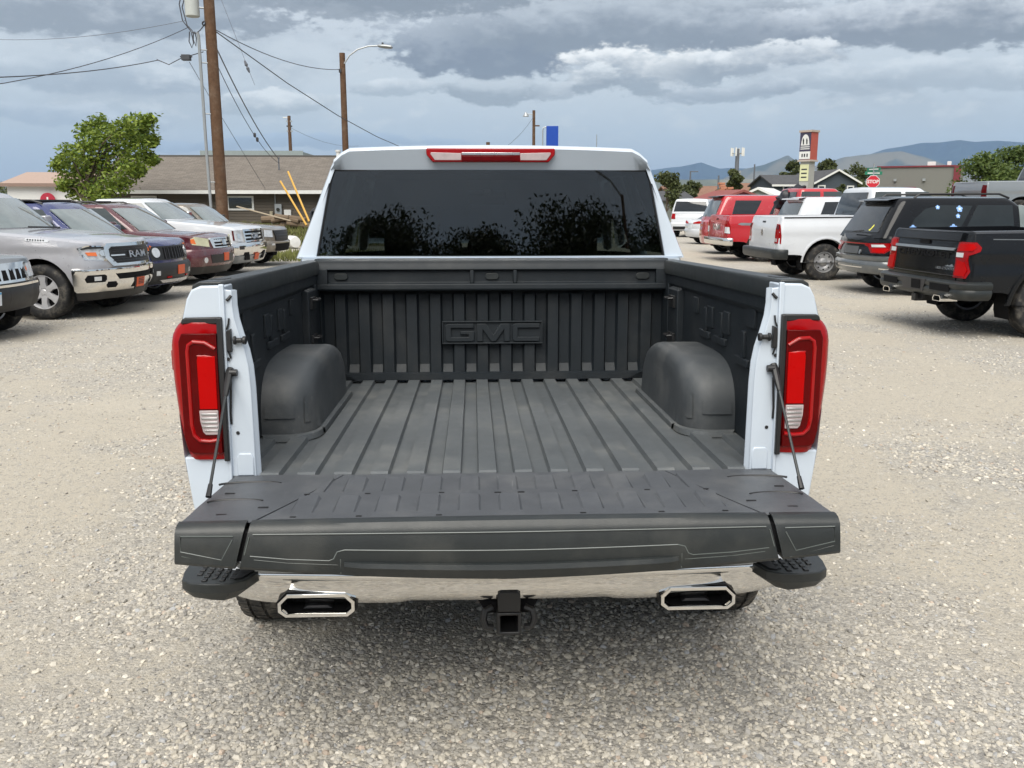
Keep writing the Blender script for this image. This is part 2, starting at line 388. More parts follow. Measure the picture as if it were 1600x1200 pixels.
def build_gravel():
    rng = np.random.default_rng(5)
    t = (1+5**.5)/2
    ico = np.array([(-1, t, 0), (1, t, 0), (-1, -t, 0), (1, -t, 0), (0, -1, t), (0, 1, t), (0, -1, -t), (0, 1, -t), (t, 0, -1), (t, 0, 1), (-t, 0, -1), (-t, 0, 1)])/math.hypot(1, t)
    fc = np.array([(0, 11, 5), (0, 5, 1), (0, 1, 7), (0, 7, 10), (0, 10, 11), (1, 5, 9), (5, 11, 4), (11, 10, 2), (10, 7, 6), (7, 1, 8), (3, 9, 4), (3, 4, 2), (3, 2, 6), (3, 6, 8), (3, 8, 9), (4, 9, 5), (2, 4, 11), (6, 2, 10), (8, 6, 7), (9, 8, 1)])
    P = []
    for y0, y1, dens, med in ((1.5, 3.0, 5200, .0050), (3.0, 4.6, 3000, .0055), (4.6, 7, 1500, .0068), (7, 10, 620, .0085), (10, 15, 240, .0105), (15, 21, 60, .013)):
        w1 = .66*y1+.7; n = int(dens*(y1-y0)*2*w1)
        x = rng.uniform(-w1, w1, n); y = rng.uniform(y0, y1, n)
        for a, b in zip(x, y):
            if abs(a) > .66*b+.6 or (abs(a) < 1.05 and b > 4.2 and b < 9): continue
            k = coarse(a, b)
            if rng.random() < .10+.90*k*k:
                P.append((a, b, bumpz(a, b), med*math.exp(rng.normal(0, .45))*(.75+.6*k)))
    P = np.array(P); n = len(P)
    s = np.clip(P[:, 3], .0022, .0145)
    sc3 = np.stack([rng.uniform(.75, 1.35, n), rng.uniform(.7, 1.15, n), rng.uniform(.38, .8, n)], -1)*s[:, None]
    V = ico[None]*(1+rng.uniform(-.28, .28, (n, 12, 1)))*sc3[:, None]
    a = rng.uniform(0, 2*math.pi, n); b = rng.normal(0, .35, n)
    ca, sa, cb, sb = np.cos(a), np.sin(a), np.cos(b), np.sin(b)
    x, y, z = V[..., 0], V[..., 1], V[..., 2]
    x, z = x*cb[:, None]+z*sb[:, None], -x*sb[:, None]+z*cb[:, None]
    x, y = x*ca[:, None]-y*sa[:, None], x*sa[:, None]+y*ca[:, None]
    V = np.stack([x+P[:, 0:1], y+P[:, 1:2], z+P[:, 2:3]+(sc3[:, 2]*.12)[:, None]], -1).reshape(-1, 3).astype(np.float32)
    Fc = (fc[None]+(np.arange(n)*12)[:, None, None]).reshape(-1, 3)
    me = bpy.data.meshes.new('gravel'); me.vertices.add(len(V)); me.vertices.foreach_set('co', V.ravel())
    me.loops.add(Fc.size); me.loops.foreach_set('vertex_index', Fc.ravel().astype(np.int32))
    me.polygons.add(len(Fc)); me.polygons.foreach_set('loop_start', (np.arange(len(Fc))*3).astype(np.int32))
    me.update(calc_edges=True)
    me.shade_flat()
    pal = np.array([(.17, .165, .165), (.26, .25, .24), (.33, .315, .29), (.40, .37, .32), (.47, .43, .36), (.55, .51, .44), (.66, .62, .55), (.40, .31, .245), (.30, .31, .33)])
    ci = rng.choice(len(pal), n, p=[.05, .12, .20, .24, .20, .09, .02, .03, .05]); c = pal[ci]*rng.uniform(.78, 1.27, (n, 1))
    ca_ = np.concatenate([np.repeat(c, 12, 0), np.ones((n*12, 1))], 1).astype(np.float32)
    at_ = me.color_attributes.new('stone', 'FLOAT_COLOR', 'POINT'); at_.data.foreach_set('color', ca_.ravel())
    m = bpy.data.materials.new('gravel_stone'); m.use_nodes = True; T = NT(m.node_tree); bs = T.n['Principled BSDF']
    col = T.new('ShaderNodeAttribute', attribute_name='stone').outputs['Color']
    nn = T.noise(T.new('ShaderNodeNewGeometry').outputs['Position'], 300, 3, .6)
    T.put(bs.inputs['Base Color'], T.mix(T.math('MULTIPLY', nn, .55), col, (.47, .435, .37)))
    bs.inputs['Roughness'].default_value = .85; bs.inputs['Specular IOR Level'].default_value = .25
    me.materials.append(m)
    o = bpy.data.objects.new('gravel', me); COL.objects.link(o); tag(o, kind='stuff')
build_gravel()

def ridge(name, pts, dist, depth, cols, seed, rough=.06, foot=None):
    """a range of hills: pts = (px, py) of its crest line as seen from the lot, standing dist metres away"""
    A = [(at(px, py, 100.0), px) for px, py in pts]
    az = [math.atan2(p.x-CAMX, p.y) for p, _ in A]; hh = [(p.z-CAMH)/math.hypot(p.x-CAMX, p.y)*dist+CAMH for p, _ in A]
    n = 150; rows = []
    ts = [-1, -.8, -.62, -.46, -.32, -.2, -.1, 0, .12, .3, .6, 1]
    for i in range(n):
        a = az[0]+(az[-1]-az[0])*i/(n-1)
        h = float(np.interp(a, az, hh)); row = []
        for t in ts:
            r = dist+t*depth
            x, y = r*math.sin(a), r*math.cos(a)
            k = max(0, 1-abs(t))**.85
            nz = mnoise.fractal((x/900+seed, y/900, 0), 1.0, 2.1, 5)
            z = (h+14*mnoise.noise((x/260+seed, y/260, 3.0))*min(1, h/300))*k*(1-abs(nz)*.55 if abs(t) > .05 else 1+nz*rough)*(1 if abs(t) < .97 else 0)
            row.append((x, y, max(z, -.5) if abs(t) < .97 else -.5))
        rows.append(row)
    mb = MB(); mb.grid(rows)
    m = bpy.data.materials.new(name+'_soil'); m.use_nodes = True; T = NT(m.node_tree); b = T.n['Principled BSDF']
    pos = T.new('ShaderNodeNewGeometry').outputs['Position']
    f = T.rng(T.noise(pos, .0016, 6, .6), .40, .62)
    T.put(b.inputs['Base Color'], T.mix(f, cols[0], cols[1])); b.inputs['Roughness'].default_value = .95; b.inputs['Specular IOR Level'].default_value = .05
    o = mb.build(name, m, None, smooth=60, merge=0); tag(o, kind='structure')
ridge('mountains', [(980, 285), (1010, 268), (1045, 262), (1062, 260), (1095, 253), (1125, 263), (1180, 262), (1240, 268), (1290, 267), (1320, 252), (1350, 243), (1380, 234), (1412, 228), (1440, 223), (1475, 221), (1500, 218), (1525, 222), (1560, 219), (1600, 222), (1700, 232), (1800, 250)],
      12500, 2600, ((.010, .034, .088), (.020, .048, .096)), 1.3, .03)  # the blue of distance haze is painted into these slope colours
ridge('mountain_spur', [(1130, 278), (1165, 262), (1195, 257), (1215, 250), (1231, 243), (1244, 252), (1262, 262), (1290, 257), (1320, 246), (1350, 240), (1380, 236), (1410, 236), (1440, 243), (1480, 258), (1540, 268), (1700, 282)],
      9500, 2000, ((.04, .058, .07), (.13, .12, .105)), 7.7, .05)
ridge('foothills', [(900, 286), (1000, 282), (1060, 279), (1130, 281), (1200, 279), (1260, 283), (1400, 282), (1600, 284), (1800, 284)],
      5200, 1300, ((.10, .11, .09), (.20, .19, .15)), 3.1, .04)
ridge('left_hills', [(-400, 296), (-200, 292), (-60, 286), (0, 284), (60, 279), (110, 280), (200, 286), (400, 290), (700, 291), (1000, 293)],
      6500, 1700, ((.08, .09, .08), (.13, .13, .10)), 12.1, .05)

def build_haze():
    mb = MB(); mb.box(-15400, 15400, -15400, 15400, -1.5, 1150)
    m = bpy.data.materials.new('haze_air'); m.use_nodes = True; T = NT(m.node_tree); T.n.clear()
    v = T.new('ShaderNodeVolumePrincipled'); v.inputs['Color'].default_value = (.56, .77, 1.0, 1); v.inputs['Density'].default_value = 5.0e-5; v.inputs['Anisotropy'].default_value = .1
    o = T.new('ShaderNodeOutputMaterial'); T.l.new(v.outputs[0], o.inputs['Volume'])
    ob = mb.build('haze', m, None, smooth=0); tag(ob, kind='stuff')
build_haze()
# ------------------------------------------------------------------ the white pickup in front (local frame: y = 0 at the rear of the bed floor, z = 0 the floor)
TRUCK = empty('pickup_truck', (0, 2.759, .8515), (R(-1.5), 0, 0))
tag(TRUCK, 'white pickup truck seen from behind with its tailgate folded down and black lined bed', 'pickup truck')

def rib_profile(x0, x1, period, valley, depth, slope, phase=0.0):
    """(x, h) list, valleys of given width centred on phase + k*period"""
    P = [(x0, 0.0)]; k = math.ceil((x0-phase)/period-.5)
    while True:
        c = phase+k*period
        if c+valley/2+slope > x1: break
        if c-valley/2-slope > x0:
            P += [(c-valley/2-slope, 0.0), (c-valley/2, -depth), (c+valley/2, -depth), (c+valley/2+slope, 0.0)]
        k += 1
    P.append((x1, 0.0)); return P

def truck_bed():
    # floor: lengthwise ribs
    P = rib_profile(-.90, .90, .1167, .050, .018, .005)
    ys = [0.0, .01]+list(np.linspace(.2, 1.70, 7))+[1.78, 1.80]
    rows = [[(x, y, h-(.006 if y < .005 else 0)) for x, h in P] for y in ys]
    mb = MB(); mb.grid(rows); mb.box(-.90, .90, .004, 1.8, -.08, -.03)
    mb.grid([[(x, 0, h-.006) for x, h in P], [(x, 0.0, -.08) for x, h in P]])
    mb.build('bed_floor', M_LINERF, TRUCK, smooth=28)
    # front wall: upright corrugations that end in small ramps
    fw = MB(); P = rib_profile(-.895, .895, .1213, .050, .030, .010, .008)
    zz = [0.0, .032, .036, .075, .44]
    rows = []
    for z in zz:
        k = 0 if z < .034 else (.25 if z < .05 else 1)
        rows.append([(x, 1.785-h*k+(0 if z > .034 else -.02)-(.010 if z < .034 else 0), z) for x, h in P])
    fw.grid(rows); fw.box(-.90, .90, 1.835, 1.85, 0, .62)
    for sx in (-1, 1):     # tapered corner gussets
        fw.prism([(sx*.90, 0), (sx*.70, 0), (sx*.80, .05), (sx*.86, .17), (sx*.90, .17)], 'y', 1.755, 1.80)
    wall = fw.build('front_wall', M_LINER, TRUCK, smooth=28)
    # emblem block: GMC in raised letters inside a frame
    em = MB(); cx, cz, w, h = -.003, .243, .520, .118; y0 = 1.783
    em.box(cx-w/2, cx+w/2, y0-.006, y0+.02, cz-h/2, cz+h/2)
    t = .007
    for a, b, c, d in ((cx-w/2, cx+w/2, cz+h/2-t, cz+h/2), (cx-w/2, cx+w/2, cz-h/2, cz-h/2+t)): em.box(a, b, y0-.016, y0-.004, c, d)
    for a, b in ((cx-w/2, cx-w/2+t), (cx+w/2-t, cx+w/2)): em.box(a, b, y0-.0158, y0-.004, cz-h/2+t, cz+h/2-t)
    em.build('emblem_frame', M_LINER, wall, bevel=.002)
    def letter(x0, x1, polys, name='letter'):
        L = MB()
        for p in polys: L.prism([(x0+(x1-x0)*a, cz-.046+.092*b) for a, b in p], 'y', y0-.019, y0-.005)
        L.build(name, M_LINER, wall, bevel=.0025)
    G = [[(.0, .12), (.08, .0), (.92, .0), (1, .10), (1, .58), (.52, .58), (.52, .40), (.80, .40), (.80, .24), (.20, .24), (.20, .76), (.98, .76), (.98, 1), (.08, 1), (0, .88)]]
    Mm = [[(0, 0), (.18, 0), (.18, .66), (.43, .0), (.57, .0), (.82, .66), (.82, 0), (1, 0), (1, 1), (.72, 1), (.5, .38), (.28, 1), (0, 1)]]
    Cc = [[(.0, .12), (.08, .0), (1, .0), (1, .24), (.20, .24), (.20, .76), (1, .76), (1, 1), (.08, 1), (0, .88)]]
    letter(cx-.243, cx-.093, G); letter(cx-.080, cx+.090, Mm); letter(cx+.103, cx+.243, Cc)
    # header panel over the wall with its long recess, dividers and three oval plugs
    hd = MB()
    hd.prism([(1.715, .470), (1.722, .462), (1.835, .462), (1.835, .622), (1.75, .622), (1.728, .612), (1.722, .570), (1.722, .566), (1.745, .562), (1.745, .502), (1.716, .496)], 'x', -.895, .895)
    hdr = hd.build('bed_header', M_LINER, TRUCK, bevel=.004)
    e = MB()
    e2 = [(e, None)]
    for a, b in ((-.895, -.83), (.83, .895)): q = MB(); q.box(a, b, 1.719, 1.75, .49, .572); q.build('recess_end', M_LINER, hdr, bevel=.003)
    for xx in (-.115, .103): q = MB(); q.box(xx, xx+.018, 1.724, 1.75, .499, .565); q.build('recess_divider', M_LINER, hdr, bevel=.003)
    for xx in (-.765, -.004, .765):
        p = MB(); pts = [(xx+sgn*.018+.017*math.cos(t), .533+.017*math.sin(t)) for sgn, ts in ((1, np.linspace(-1.57, 1.57, 8)), (-1, np.linspace(1.57, 4.71, 8))) for t in ts]
        p.prism(pts, 'y', 1.736, 1.75); p.build('oval_plug', M_TRIM, hdr, bevel=.003)
    # side walls
    for sx in (-1, 1):
        sw = MB()
        sw.box(.900, .925, 0.03, 1.83, -.02, .60)
        sw.prism([(.882, .50), (.882, .60), (.91, .60), (.91, .47)], 'y', .05, 1.80)                  # inward lip below the rail
        sw.prism([(.872, .02), (.868, .48), (.91, .50), (.91, .0)], 'y', 1.40, 1.60)                  # stake pocket panel
        sw.prism([(.880, .02), (.880, .50), (.91, .50), (.91, .0)], 'y', 1.66, 1.79)
        sw.prism([(.888, .0), (.888, .50), (.91, .50), (.91, .0)], 'y', .06, .16)
        for (a, b, c, d) in ((.30, .40, .42, .50), (.62, .70, .36, .45), (.86, .94, .36, .45), (1.10, 1.18, .40, .47)): sw.box(.890, .91, a, b, c, d)
        for yy, za in ((.36, .30), (.66, .34), (.90, .34)):                                           # embossed steps
            sw.box(.888, .91, yy, yy+.16, za-.03, za); sw.box(.888, .91, yy+.05, yy+.09, za, za+.10)
        if sx < 0: sw.mirror()
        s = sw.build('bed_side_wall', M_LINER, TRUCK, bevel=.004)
        for zz in (.44, .26):
            l = MB(); l.box(.858, .872, 1.44, 1.55, zz-.045, zz+.012)
            l.tube([(.868, 1.455, zz), (.838, 1.46, zz-.002), (.834, 1.50, zz-.003), (.838, 1.54, zz-.002), (.868, 1.545, zz)], .006, 8)
            if sx < 0: l.mirror()
            l.build('tie_down', M_BLACK, s, bevel=.003)
        # wheel house: rounded hump with stamped recesses
        y1, hgt = 1.38, .274
        def hump(x, u, off=0.0):
            """point of the hump: x across, u along from its rear foot (0) to its front foot (1)"""
            q = min(1, max(0, (x-.705)/.11)); y0 = .645-.135*math.sqrt(max(0, 1-(1-q)**2))
            yc, hy = (y0+y1)/2, (y1-y0)/2; a = math.pi*u
            sh = math.sqrt(max(0, 1-(1-min(1, max(0, (x-.705)/.055)))**2.2))*.24+.76
            yy = yc-hy*(abs(math.cos(a))**.55)*(1 if math.cos(a) > 0 else -1); zz = hgt*(abs(math.sin(a))**.62)*sh
            return (x, yy-off*abs(math.cos(a))*(1 if u < .5 else -1), zz+off*math.sin(a))
        us = [0, .01, .025, .045, .07]+list(np.linspace(.10, .90, 25))+[.95, .98, 1]; xsw = [.905, .88, .85, .82, .79, .77, .755, .742, .73, .72, .712, .705]
        rows = [[hump(x, u) for x in xsw]+[(.702, hump(.705, u)[1], 0.0)] for u in us]
        w = MB(); w.grid(rows)
        if sx < 0: w.mirror()
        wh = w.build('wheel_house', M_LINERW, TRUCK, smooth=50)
        for x0_, x1_, u0, u1 in ((.775, .885, .035, .085), (.724, .742, .02, .12)):
            st = MB(); xs_ = list(np.linspace(x0_, x1_, 6)); uu = list(np.linspace(u0, u1, 6))
            st.grid([[hump(x, uu[0], -.01) for x in xs_]]+[[hump(x, u, .007) for x in xs_] for u in uu]+[[hump(x, uu[-1], -.01) for x in xs_]])
            if sx < 0: st.mirror()
            st.build('stamped_rib', M_LINERW, wh, smooth=30)
        fl = MB(); o_ = [hump(x, 0) for x in xsw]; fl.grid([[(x-.004, y-.004, .010) for x, y, z in o_], [(x-.016, y-.026, .008) for x, y, z in o_], [(x-.018, y-.030, -.014) for x, y, z in o_]]); fl.grid([[(.708, y, .010) for y in (.64, 1.40)], [(.684, y, .008) for y in (.63, 1.42)], [(.680, y, -.014) for y in (.63, 1.42)]])
        if sx < 0: fl.mirror()
        fl.build('wheel_house_flange', M_LINERF, wh, smooth=30)
        # rail cap
        rc = MB()
        rc.prism([(.872, .545), (.872, .600), (.880, .612), (.950, .612), (.970, .600), (.972, .585), (.90, .585), (.90, .545)], 'y', .015, 1.86)
        if sx < 0: rc.mirror()
        r = rc.build('rail_cap', M_TRIM, TRUCK, bevel=.004)
        ph = MB(); ph.box(.90, .945, .13, .21, .608, .6135); 
        if sx < 0: ph.mirror()
        ph.build('stake_pocket', M_BLACK, r)
truck_bed()

RWY, RWX, RWR = .88, .91, .405         # rear wheel centre (local y, |x|), radius
WZ = -.8515+RWR
def truck_outside():
    for sx in (-1, 1):
        # outer bed side: stations along y, profile in (x, z), wheel arch cut
        prof = [(.60, .94), (.588, .968), (.56, .984), (.50, 1.0), (.46, 1.018), (.36, 1.028), (.20, 1.03), (.05, 1.022), (-.06, 1.008), (-.12, 1.0), (-.36, .985)]
        ys = [0, .02, .1]+[RWY+.50*math.cos(a) for a in np.linspace(math.pi, 0, 19)]+[1.6, 1.83]
        rows = []
        for y in ys:
            zl = -.16 if y < .05 else -.36
            if abs(y-RWY) < .4999: zl = max(-.36, WZ+math.sqrt(.50**2-(y-RWY)**2))
            elif abs(y-RWY) < .5001: zl = -.36
            r = []
            for i in range(25):
                z = .60+(zl-.60)*i/24
                x = np.interp(z, [p[0] for p in prof[::-1]], [p[1] for p in prof[::-1]])
                r.append((x, y, z))
            rows.append(r)
        b = MB(); b.grid(rows)
        # rear end face of the bed side, above and below the lamp
        pz = [p for p in prof if p[0] >= .495]
        b.prism([(.868, .602)]+[(x, z) for z, x in [(q[0], q[1]) for q in pz]]+[(1.0, .49), (.868, .49)], 'y', -.004, .10)
        b.prism([(.872, .058), (1.022, .058), (1.006, -.09), (.995, -.165), (.872, -.165)], 'y', -.004, .10)
        if sx < 0: b.mirror()
        b.build('bed_side', M_WHITE, TRUCK, bevel=.006, smooth=40)
        # white jamb between the lamp and the bed
        j = MB()
        inner = [(.846, .585), (.846, .54), (.842, .50), (.830, .45), (.815, .40), (.806, .35), (.802, .28), (.800, .1), (.798, -.05)]
        outl = [(.876, -.05), (.876, .590)]
        j.prism(inner+outl, 'y', .000, .012)
        j.grid([[(x, .006, z) for x, z in inner], [(x-.012, .022, z) for x, z in inner], [(x+.002, .050, z) for x, z in inner], [(.90, .055, z) for x, z in inner]])
        j.prism([(.868, .605), (.874, -.16), (.884, -.16), (.884, .605)], 'y', -.010, .004)
        j.prism([(.805, -.005), (.805, .055), (.812, .068), (.85, .068), (.858, .055), (.858, -.005)], 'y', -.004, .003)
        if sx < 0: j.mirror()
        jb = j.build('tailgate_jamb', M_WHITE, TRUCK, bevel=.003)
        s = MB()
        s.lathe([(.845, .0), (.845, .013), (.838, .014), (.836, .008), (.818, .008), (.816, .013), (.806, .013), (.806, 0)], 'x', (0, -.012, .432), 14)
        s.prism([(.852, .395), (.866, .40), (.866, .46), (.852, .468)], 'y', -.016, .004)
        if sx < 0: s.mirror()
        s.build('latch_striker', M_BLACK, jb, bevel=.002)
        for zz, xx in ((.372, .866), (.135, .850), (.30, .868)):
            h = MB(); h.disc((sx*xx, -.006 if xx > .86 else -.002, zz), .006, 'y', 10); h.build('screw_hole', M_BLACK, jb)
        h = MB(); h.tube([(.848, .000, .57), (.856, -.004, .560), (.862, -.004, .555)], .005, 6)
        if sx < 0: h.mirror()
        h.build('rubber_stop', M_BLACK, jb)
        for pl, rr_ in (([(.858, -.003, .50), (.860, -.006, .48), (.866, -.006, .465)], .003), ([(.866, -.006, .40), (.860, -.006, .385), (.858, -.003, .375)], .003), ([(.862, -.006, .30), (.864, -.008, .25), (.868, -.006, .20), (.868, -.003, .165)], .0035)):
            w = MB(); w.tube(pl, rr_, 6)
            if sx < 0: w.mirror()
            w.build('seal_strip', M_BLACK, jb)
        # tail lamp, wrapping round the corner
        def lampx(z):   # outer edge at the rear face
            return float(np.interp(z, [.05, .09, .13, .20, .30, .36, .42, .455, .475, .50], [1.008, 1.020, 1.028, 1.037, 1.045, 1.047, 1.047, 1.040, 1.028, 1.000]))
        lm = MB(); zs = [.052, .056, .07]+list(np.linspace(.09, .45, 22))+[.465, .478, .488, .497]
        rows = []
        for i, z in enumerate(zs):
            x1 = lampx(z); bul = -.014*math.sin(math.pi*min(1, max(0, (z-.05)/.445)))**.35
            rows.append([(.892, .02, z), (.892, -.004+bul, z), (.93, -.010+bul, z), (.97, -.010+bul, z), (x1-.025, -.004+bul, z), (x1-.008, .006+bul*.5, z), (x1, .03, z), (x1+.002, .09, z), (x1-.003, .145, z), (x1-.03, .165, z), (.95, .165, z)])
        lm.grid(rows)
        lm.add(rows[0], [tuple(range(11))]); lm.add(rows[-1], [tuple(range(11))])
        if sx < 0: lm.mirror()
        lamp = lm.build('tail_lamp', M_RED, TRUCK, smooth=50)
        def lay(name, poly, y, m, th=.006, bev=.002):
            q = MB(); q.prism(poly, 'y', y-th, y+.012)
            if sx < 0: q.mirror()
            return q.build(name, m, lamp, bevel=bev)
        lay('lamp_edge', [(.876, .047), (.876, .503), (.892, .503), (.895, .40), (.895, .30), (.892, .15), (.892, .047)], -.018, M_BLACK, .004, .003)
        cap = MB(); cap.prism([(.876, .482), (.876, .505), (.990, .503), (1.000, .496), (1.004, .484)], 'y', -.0145, .05)
        if sx < 0: cap.mirror()
        cap.build('lamp_cap', M_BLACK, lamp, bevel=.004)
        lay('lamp_inner', [(.894, .075), (.894, .455), (1.000, .455), (1.010, .43), (1.010, .13), (1.0, .085), (.985, .075)], -.024, M_REDD, .003)
        # C-shaped light guide
        g = MB(); zc = [(.899, .408), (.93, .427), (.965, .430), (.980, .42), (.984, .40), (.984, .17), (.978, .135), (.962, .118), (.93, .115), (.899, .120)]
        g.tube([(x, -.027, z) for x, z in zc], .0065, 8)
        if sx < 0: g.mirror()
        g.build('light_guide', M_REDL, lamp)
        g = MB(); g.tube([(.905, -.0275, .382), (.93, -.0275, .386), (.955, -.0275, .386)], .003, 6)
        if sx < 0: g.mirror()
        g.build('light_guide', M_REDL, lamp)
        lay('brake_lens', [(.900, .218), (.900, .385), (.953, .385), (.956, .370), (.956, .218)], -.0275, M_REDB, .004)
        rv = MB(); rl = [(.900, .136), (.942, .136), (.950, .146), (.957, .180), (.958, .214), (.900, .214)]
        rv.prism(rl, 'y', -.031, -.016)
        if sx < 0: rv.mirror()
        rvo = rv.build('reverse_lens', M_CLEAR, lamp, bevel=.002)
        for zz in (.150, .163, .176, .189, .202):
            q = MB(); q.box(.903, .945 if zz < .16 else .952, -.0335, -.029, zz-.003, zz+.003)
            if sx < 0: q.mirror()
            q.build('lens_rib', M_STEEL, rvo, bevel=.001)
        sd = MB(); sd.box(1.047, 1.060, .05, .11, .33, .395)
        if sx < 0: sd.mirror()
        sd.build('side_reflector', M_RED, lamp, bevel=.004)
        # support cable from the jamb to the open tailgate
        c = MB(); p0 = Vector((.864, -.012, .325)); p1 = Vector((.868, -.285, .012))
        c.tube([p0, p0.lerp(p1, .22), p0.lerp(p1, .5), p1], [.0055, .005, .0045, .005], 8)
        if sx < 0: c.mirror()
        cab = c.build('support_cable', M_TRIM, TRUCK)
        e = MB(); e.lathe([(.84, .0), (.84, .011), (.862, .012), (.868, .006), (.874, .006)], 'x', (0, -.010, .330), 12)
        d = (p1-p0).normalized(); e.tube([p0-d*.02, p0+d*.03, p0+d*.075, p0+d*.08], [.013, .011, .008, .005], 8)
        if sx < 0: e.mirror()
        e.build('cable_end', M_BLACK, cab)
        e = MB(); e.tube([p1-d*.04, p1], [.007, .009], 8)
        if sx < 0: e.mirror()
        e.build('cable_foot', M_BLACK, cab)
truck_outside()

def truck_tailgate():
    tg = empty('tailgate', (0, 0, -.006), parent=TRUCK)
    # inner face, split by the two slanting seams into a centre panel and two ends
    def seam(y): return float(np.interp(y, [-.60, -.50, -.47, -.32, -.0], [-.735, -.735, -.705, -.640, -.52]))*-1
    cg = MB(); ysr = [-.455, -.44, -.392, -.386, -.26, -.254, -.197, -.191, -.07, -.064, -.004]
    per = .1167
    xs = [-.66]
    for k in range(-5, 6):
        c = k*per; xs += [c-.033, c-.027, c+.027, c+.033]
    xs.append(.66)
    rows = []
    for y in ysr:
        r = []
        for i, x in enumerate(xs):
            on = 1 if (0 < i < len(xs)-1 and (i-1) % 4 in (1, 2) and ((-.386 < y < -.26+.001) or (-.191 < y < -.07+.001))) else 0
            s = seam(y)-.004
            r.append((max(-s, min(s, x*(s/.66 if abs(x) > .65 else 1))), y, .010*on))
        rows.append(r)
    cg.grid(rows)
    cg.box(-.50, .50, -.44, -.01, -.05, -.012)
    cp = cg.build('inner_panel', M_GATE, tg, smooth=12)
    for xx in (-.60, -.42, -.2, .2, .42, .60):
        for yy in (-.215, -.425):
            q = MB(); q.box(xx-.008, xx+.008, yy-.003, yy+.003, -.002, .002); q.build('drain_slot', M_BLACK, cp)
    for xx in (-.032, .038): q = MB(); q.box(xx-.010, xx+.010, -.2245, -.2185, -.002, .0025); q.build('step_latch_slot', M_BLACK, cp)
    for sx in (-1, 1):
        e = MB()
        ys2 = [-.465, -.40, -.32, -.2, -.1, -.004]
        xo = [.900, .896, .894, .886, .880, .872]
        rows = [[(seam(y)+(.004 if y < -.30 else .0005), y, .0), (.5*(seam(y)+x), y, 0.003), (x-.006, y, .0), (x, y, -.006), (x, y, -.05)] for y, x in zip(ys2, xo)]
        e.grid(rows); e.grid([[(r[0][0], r[0][1], 0) for r in rows], [(r[0][0], r[0][1], -.05) for r in rows]])
        if sx < 0: e.mirror()
        ep = e.build('inner_end_panel', M_GATE, tg, smooth=30)
        for yc, w in ((-.09, .09), (-.27, .075)):
            a = MB(); pts = [(.79+w*math.cos(t)*1.1, yc+.030*math.sin(t)-.02, .0018) for t in np.linspace(.15, 2.7, 12)]
            a.tube(pts, .0035, 6)
            if sx < 0: a.mirror()
            a.build('access_cover_seam', M_BLACK, ep)
        for yy, xx in ((-.20, .83), (-.40, .80), (-.34, .70)):
            q = MB(); q.box(xx-.014, xx+.014, yy-.004, yy+.004, -.002, .0035)
            if sx < 0: q.mirror()
            q.build('drain_slot', M_BLACK, ep)
    # edge moulding facing the rear: lip on top, upright face with drooping centre
    def zb(x): return -.160+.062*(abs(x)/.90)**1.7
    def face(xa, xb, cut_a, cut_b):
        """cut = x shift between the top and the foot of the slanting seam"""
        rows = []; n = 26
        for i in range(n+1):
            u = i/n
            def X(f): return (xa+cut_a*f)*(1-u)+(xb+cut_b*f)*u
            row = []
            for f, dy, in ((0, -.455), (0, -.468), (0.02, -.484), (.06, -.493), (.14, -.499), (.55, -.503), (.92, -.505), (1.0, -.498), (1.0, -.40)):
                x = X(f); z = (.006 if f == 0 else .002)*(1 if f < .03 else 0)+ (-f*.0+zb(x)*f if f > .03 else 0)
                bow = .012*(1-(x/.9)**2)
                row.append((x, dy+bow-.010, z))
            rows.append(row)
        return rows
    m = MB(); m.grid(face(-.700, .700, -.030, .030))
    for side in (0, -1):
        r = face(-.700, .700, -.030, .030)[side]; m.add(r, [tuple(range(len(r)))])
    em = m.build('edge_moulding', M_TRIM, tg, smooth=35)
    for sx in (-1, 1):
        q = MB(); fr = face(.712, .893, .030, .004); q.grid(fr); q.add(fr[-1], [tuple(range(len(fr[-1])))]); q.add(fr[0], [tuple(range(len(fr[0])))])
        if sx < 0: q.mirror()
        eo = q.build('edge_moulding_end', M_TRIM, tg, smooth=35)
        def Pf(x, f): return (sx*x, -.5125+.012*(1-(x/.9)**2)-.002*(f-.5), zb(x)*f)
        ln = MB()
        ln.tube([Pf(.742, .20), Pf(.878, .20), Pf(.880, .62), Pf(.775, .78), Pf(.745, .30)], .0018, 5)
        ln.tube([Pf(.76, .93), Pf(.878, .74)], .0014, 5)
        ln.build('moulding_groove', M_GROOVE, eo)
    def Pf(x, f): return (x, -.5125+.012*(1-(x/.9)**2)-.002*(f-.5), zb(x)*f)
    ln = MB()
    ln.tube([Pf(x, .16) for x in np.linspace(-.69, .69, 20)], .0018, 5)
    for sx in (-1, 1):
        ln.tube([Pf(sx*x, f) for x, f in ((.70, .66), (.60, .70), (.52, .70), (.492, .70), (.480, .66), (.470, .52), (.450, .48))], .0018, 5)
        ln.tube([Pf(sx*x, f) for x, f in ((.70, .22), (.715, .64))], .0014, 5)
        ln.tube([Pf(sx*x, f) for x, f in ((.69, .74), (.60, .78), (.47, .78))], .0015, 5)
        ln.tube([Pf(sx*x, f) for x, f in ((.462, .66), (.462, .95))], .0015, 5)
    ln.tube([Pf(x, .48) for x in np.linspace(-.45, .45, 16)], .0018, 5)
    ln.build('moulding_groove', M_GROOVE, em)
    ba = MB(); rows = []
    for x in np.linspace(-.452, .452, 20):
        e = 1 if abs(x) < .44 else 0.2
        rows.append([(x, -.508+.012*(1-(x/.9)**2), zb(x)*.70), (x, -.5165-.006*e+.012*(1-(x/.9)**2), zb(x)*.715), (x, -.5165-.010*e+.012*(1-(x/.9)**2), zb(x)*.80), (x, -.512+.012*(1-(x/.9)**2), zb(x)*.99), (x, -.50, zb(x)*.99)])
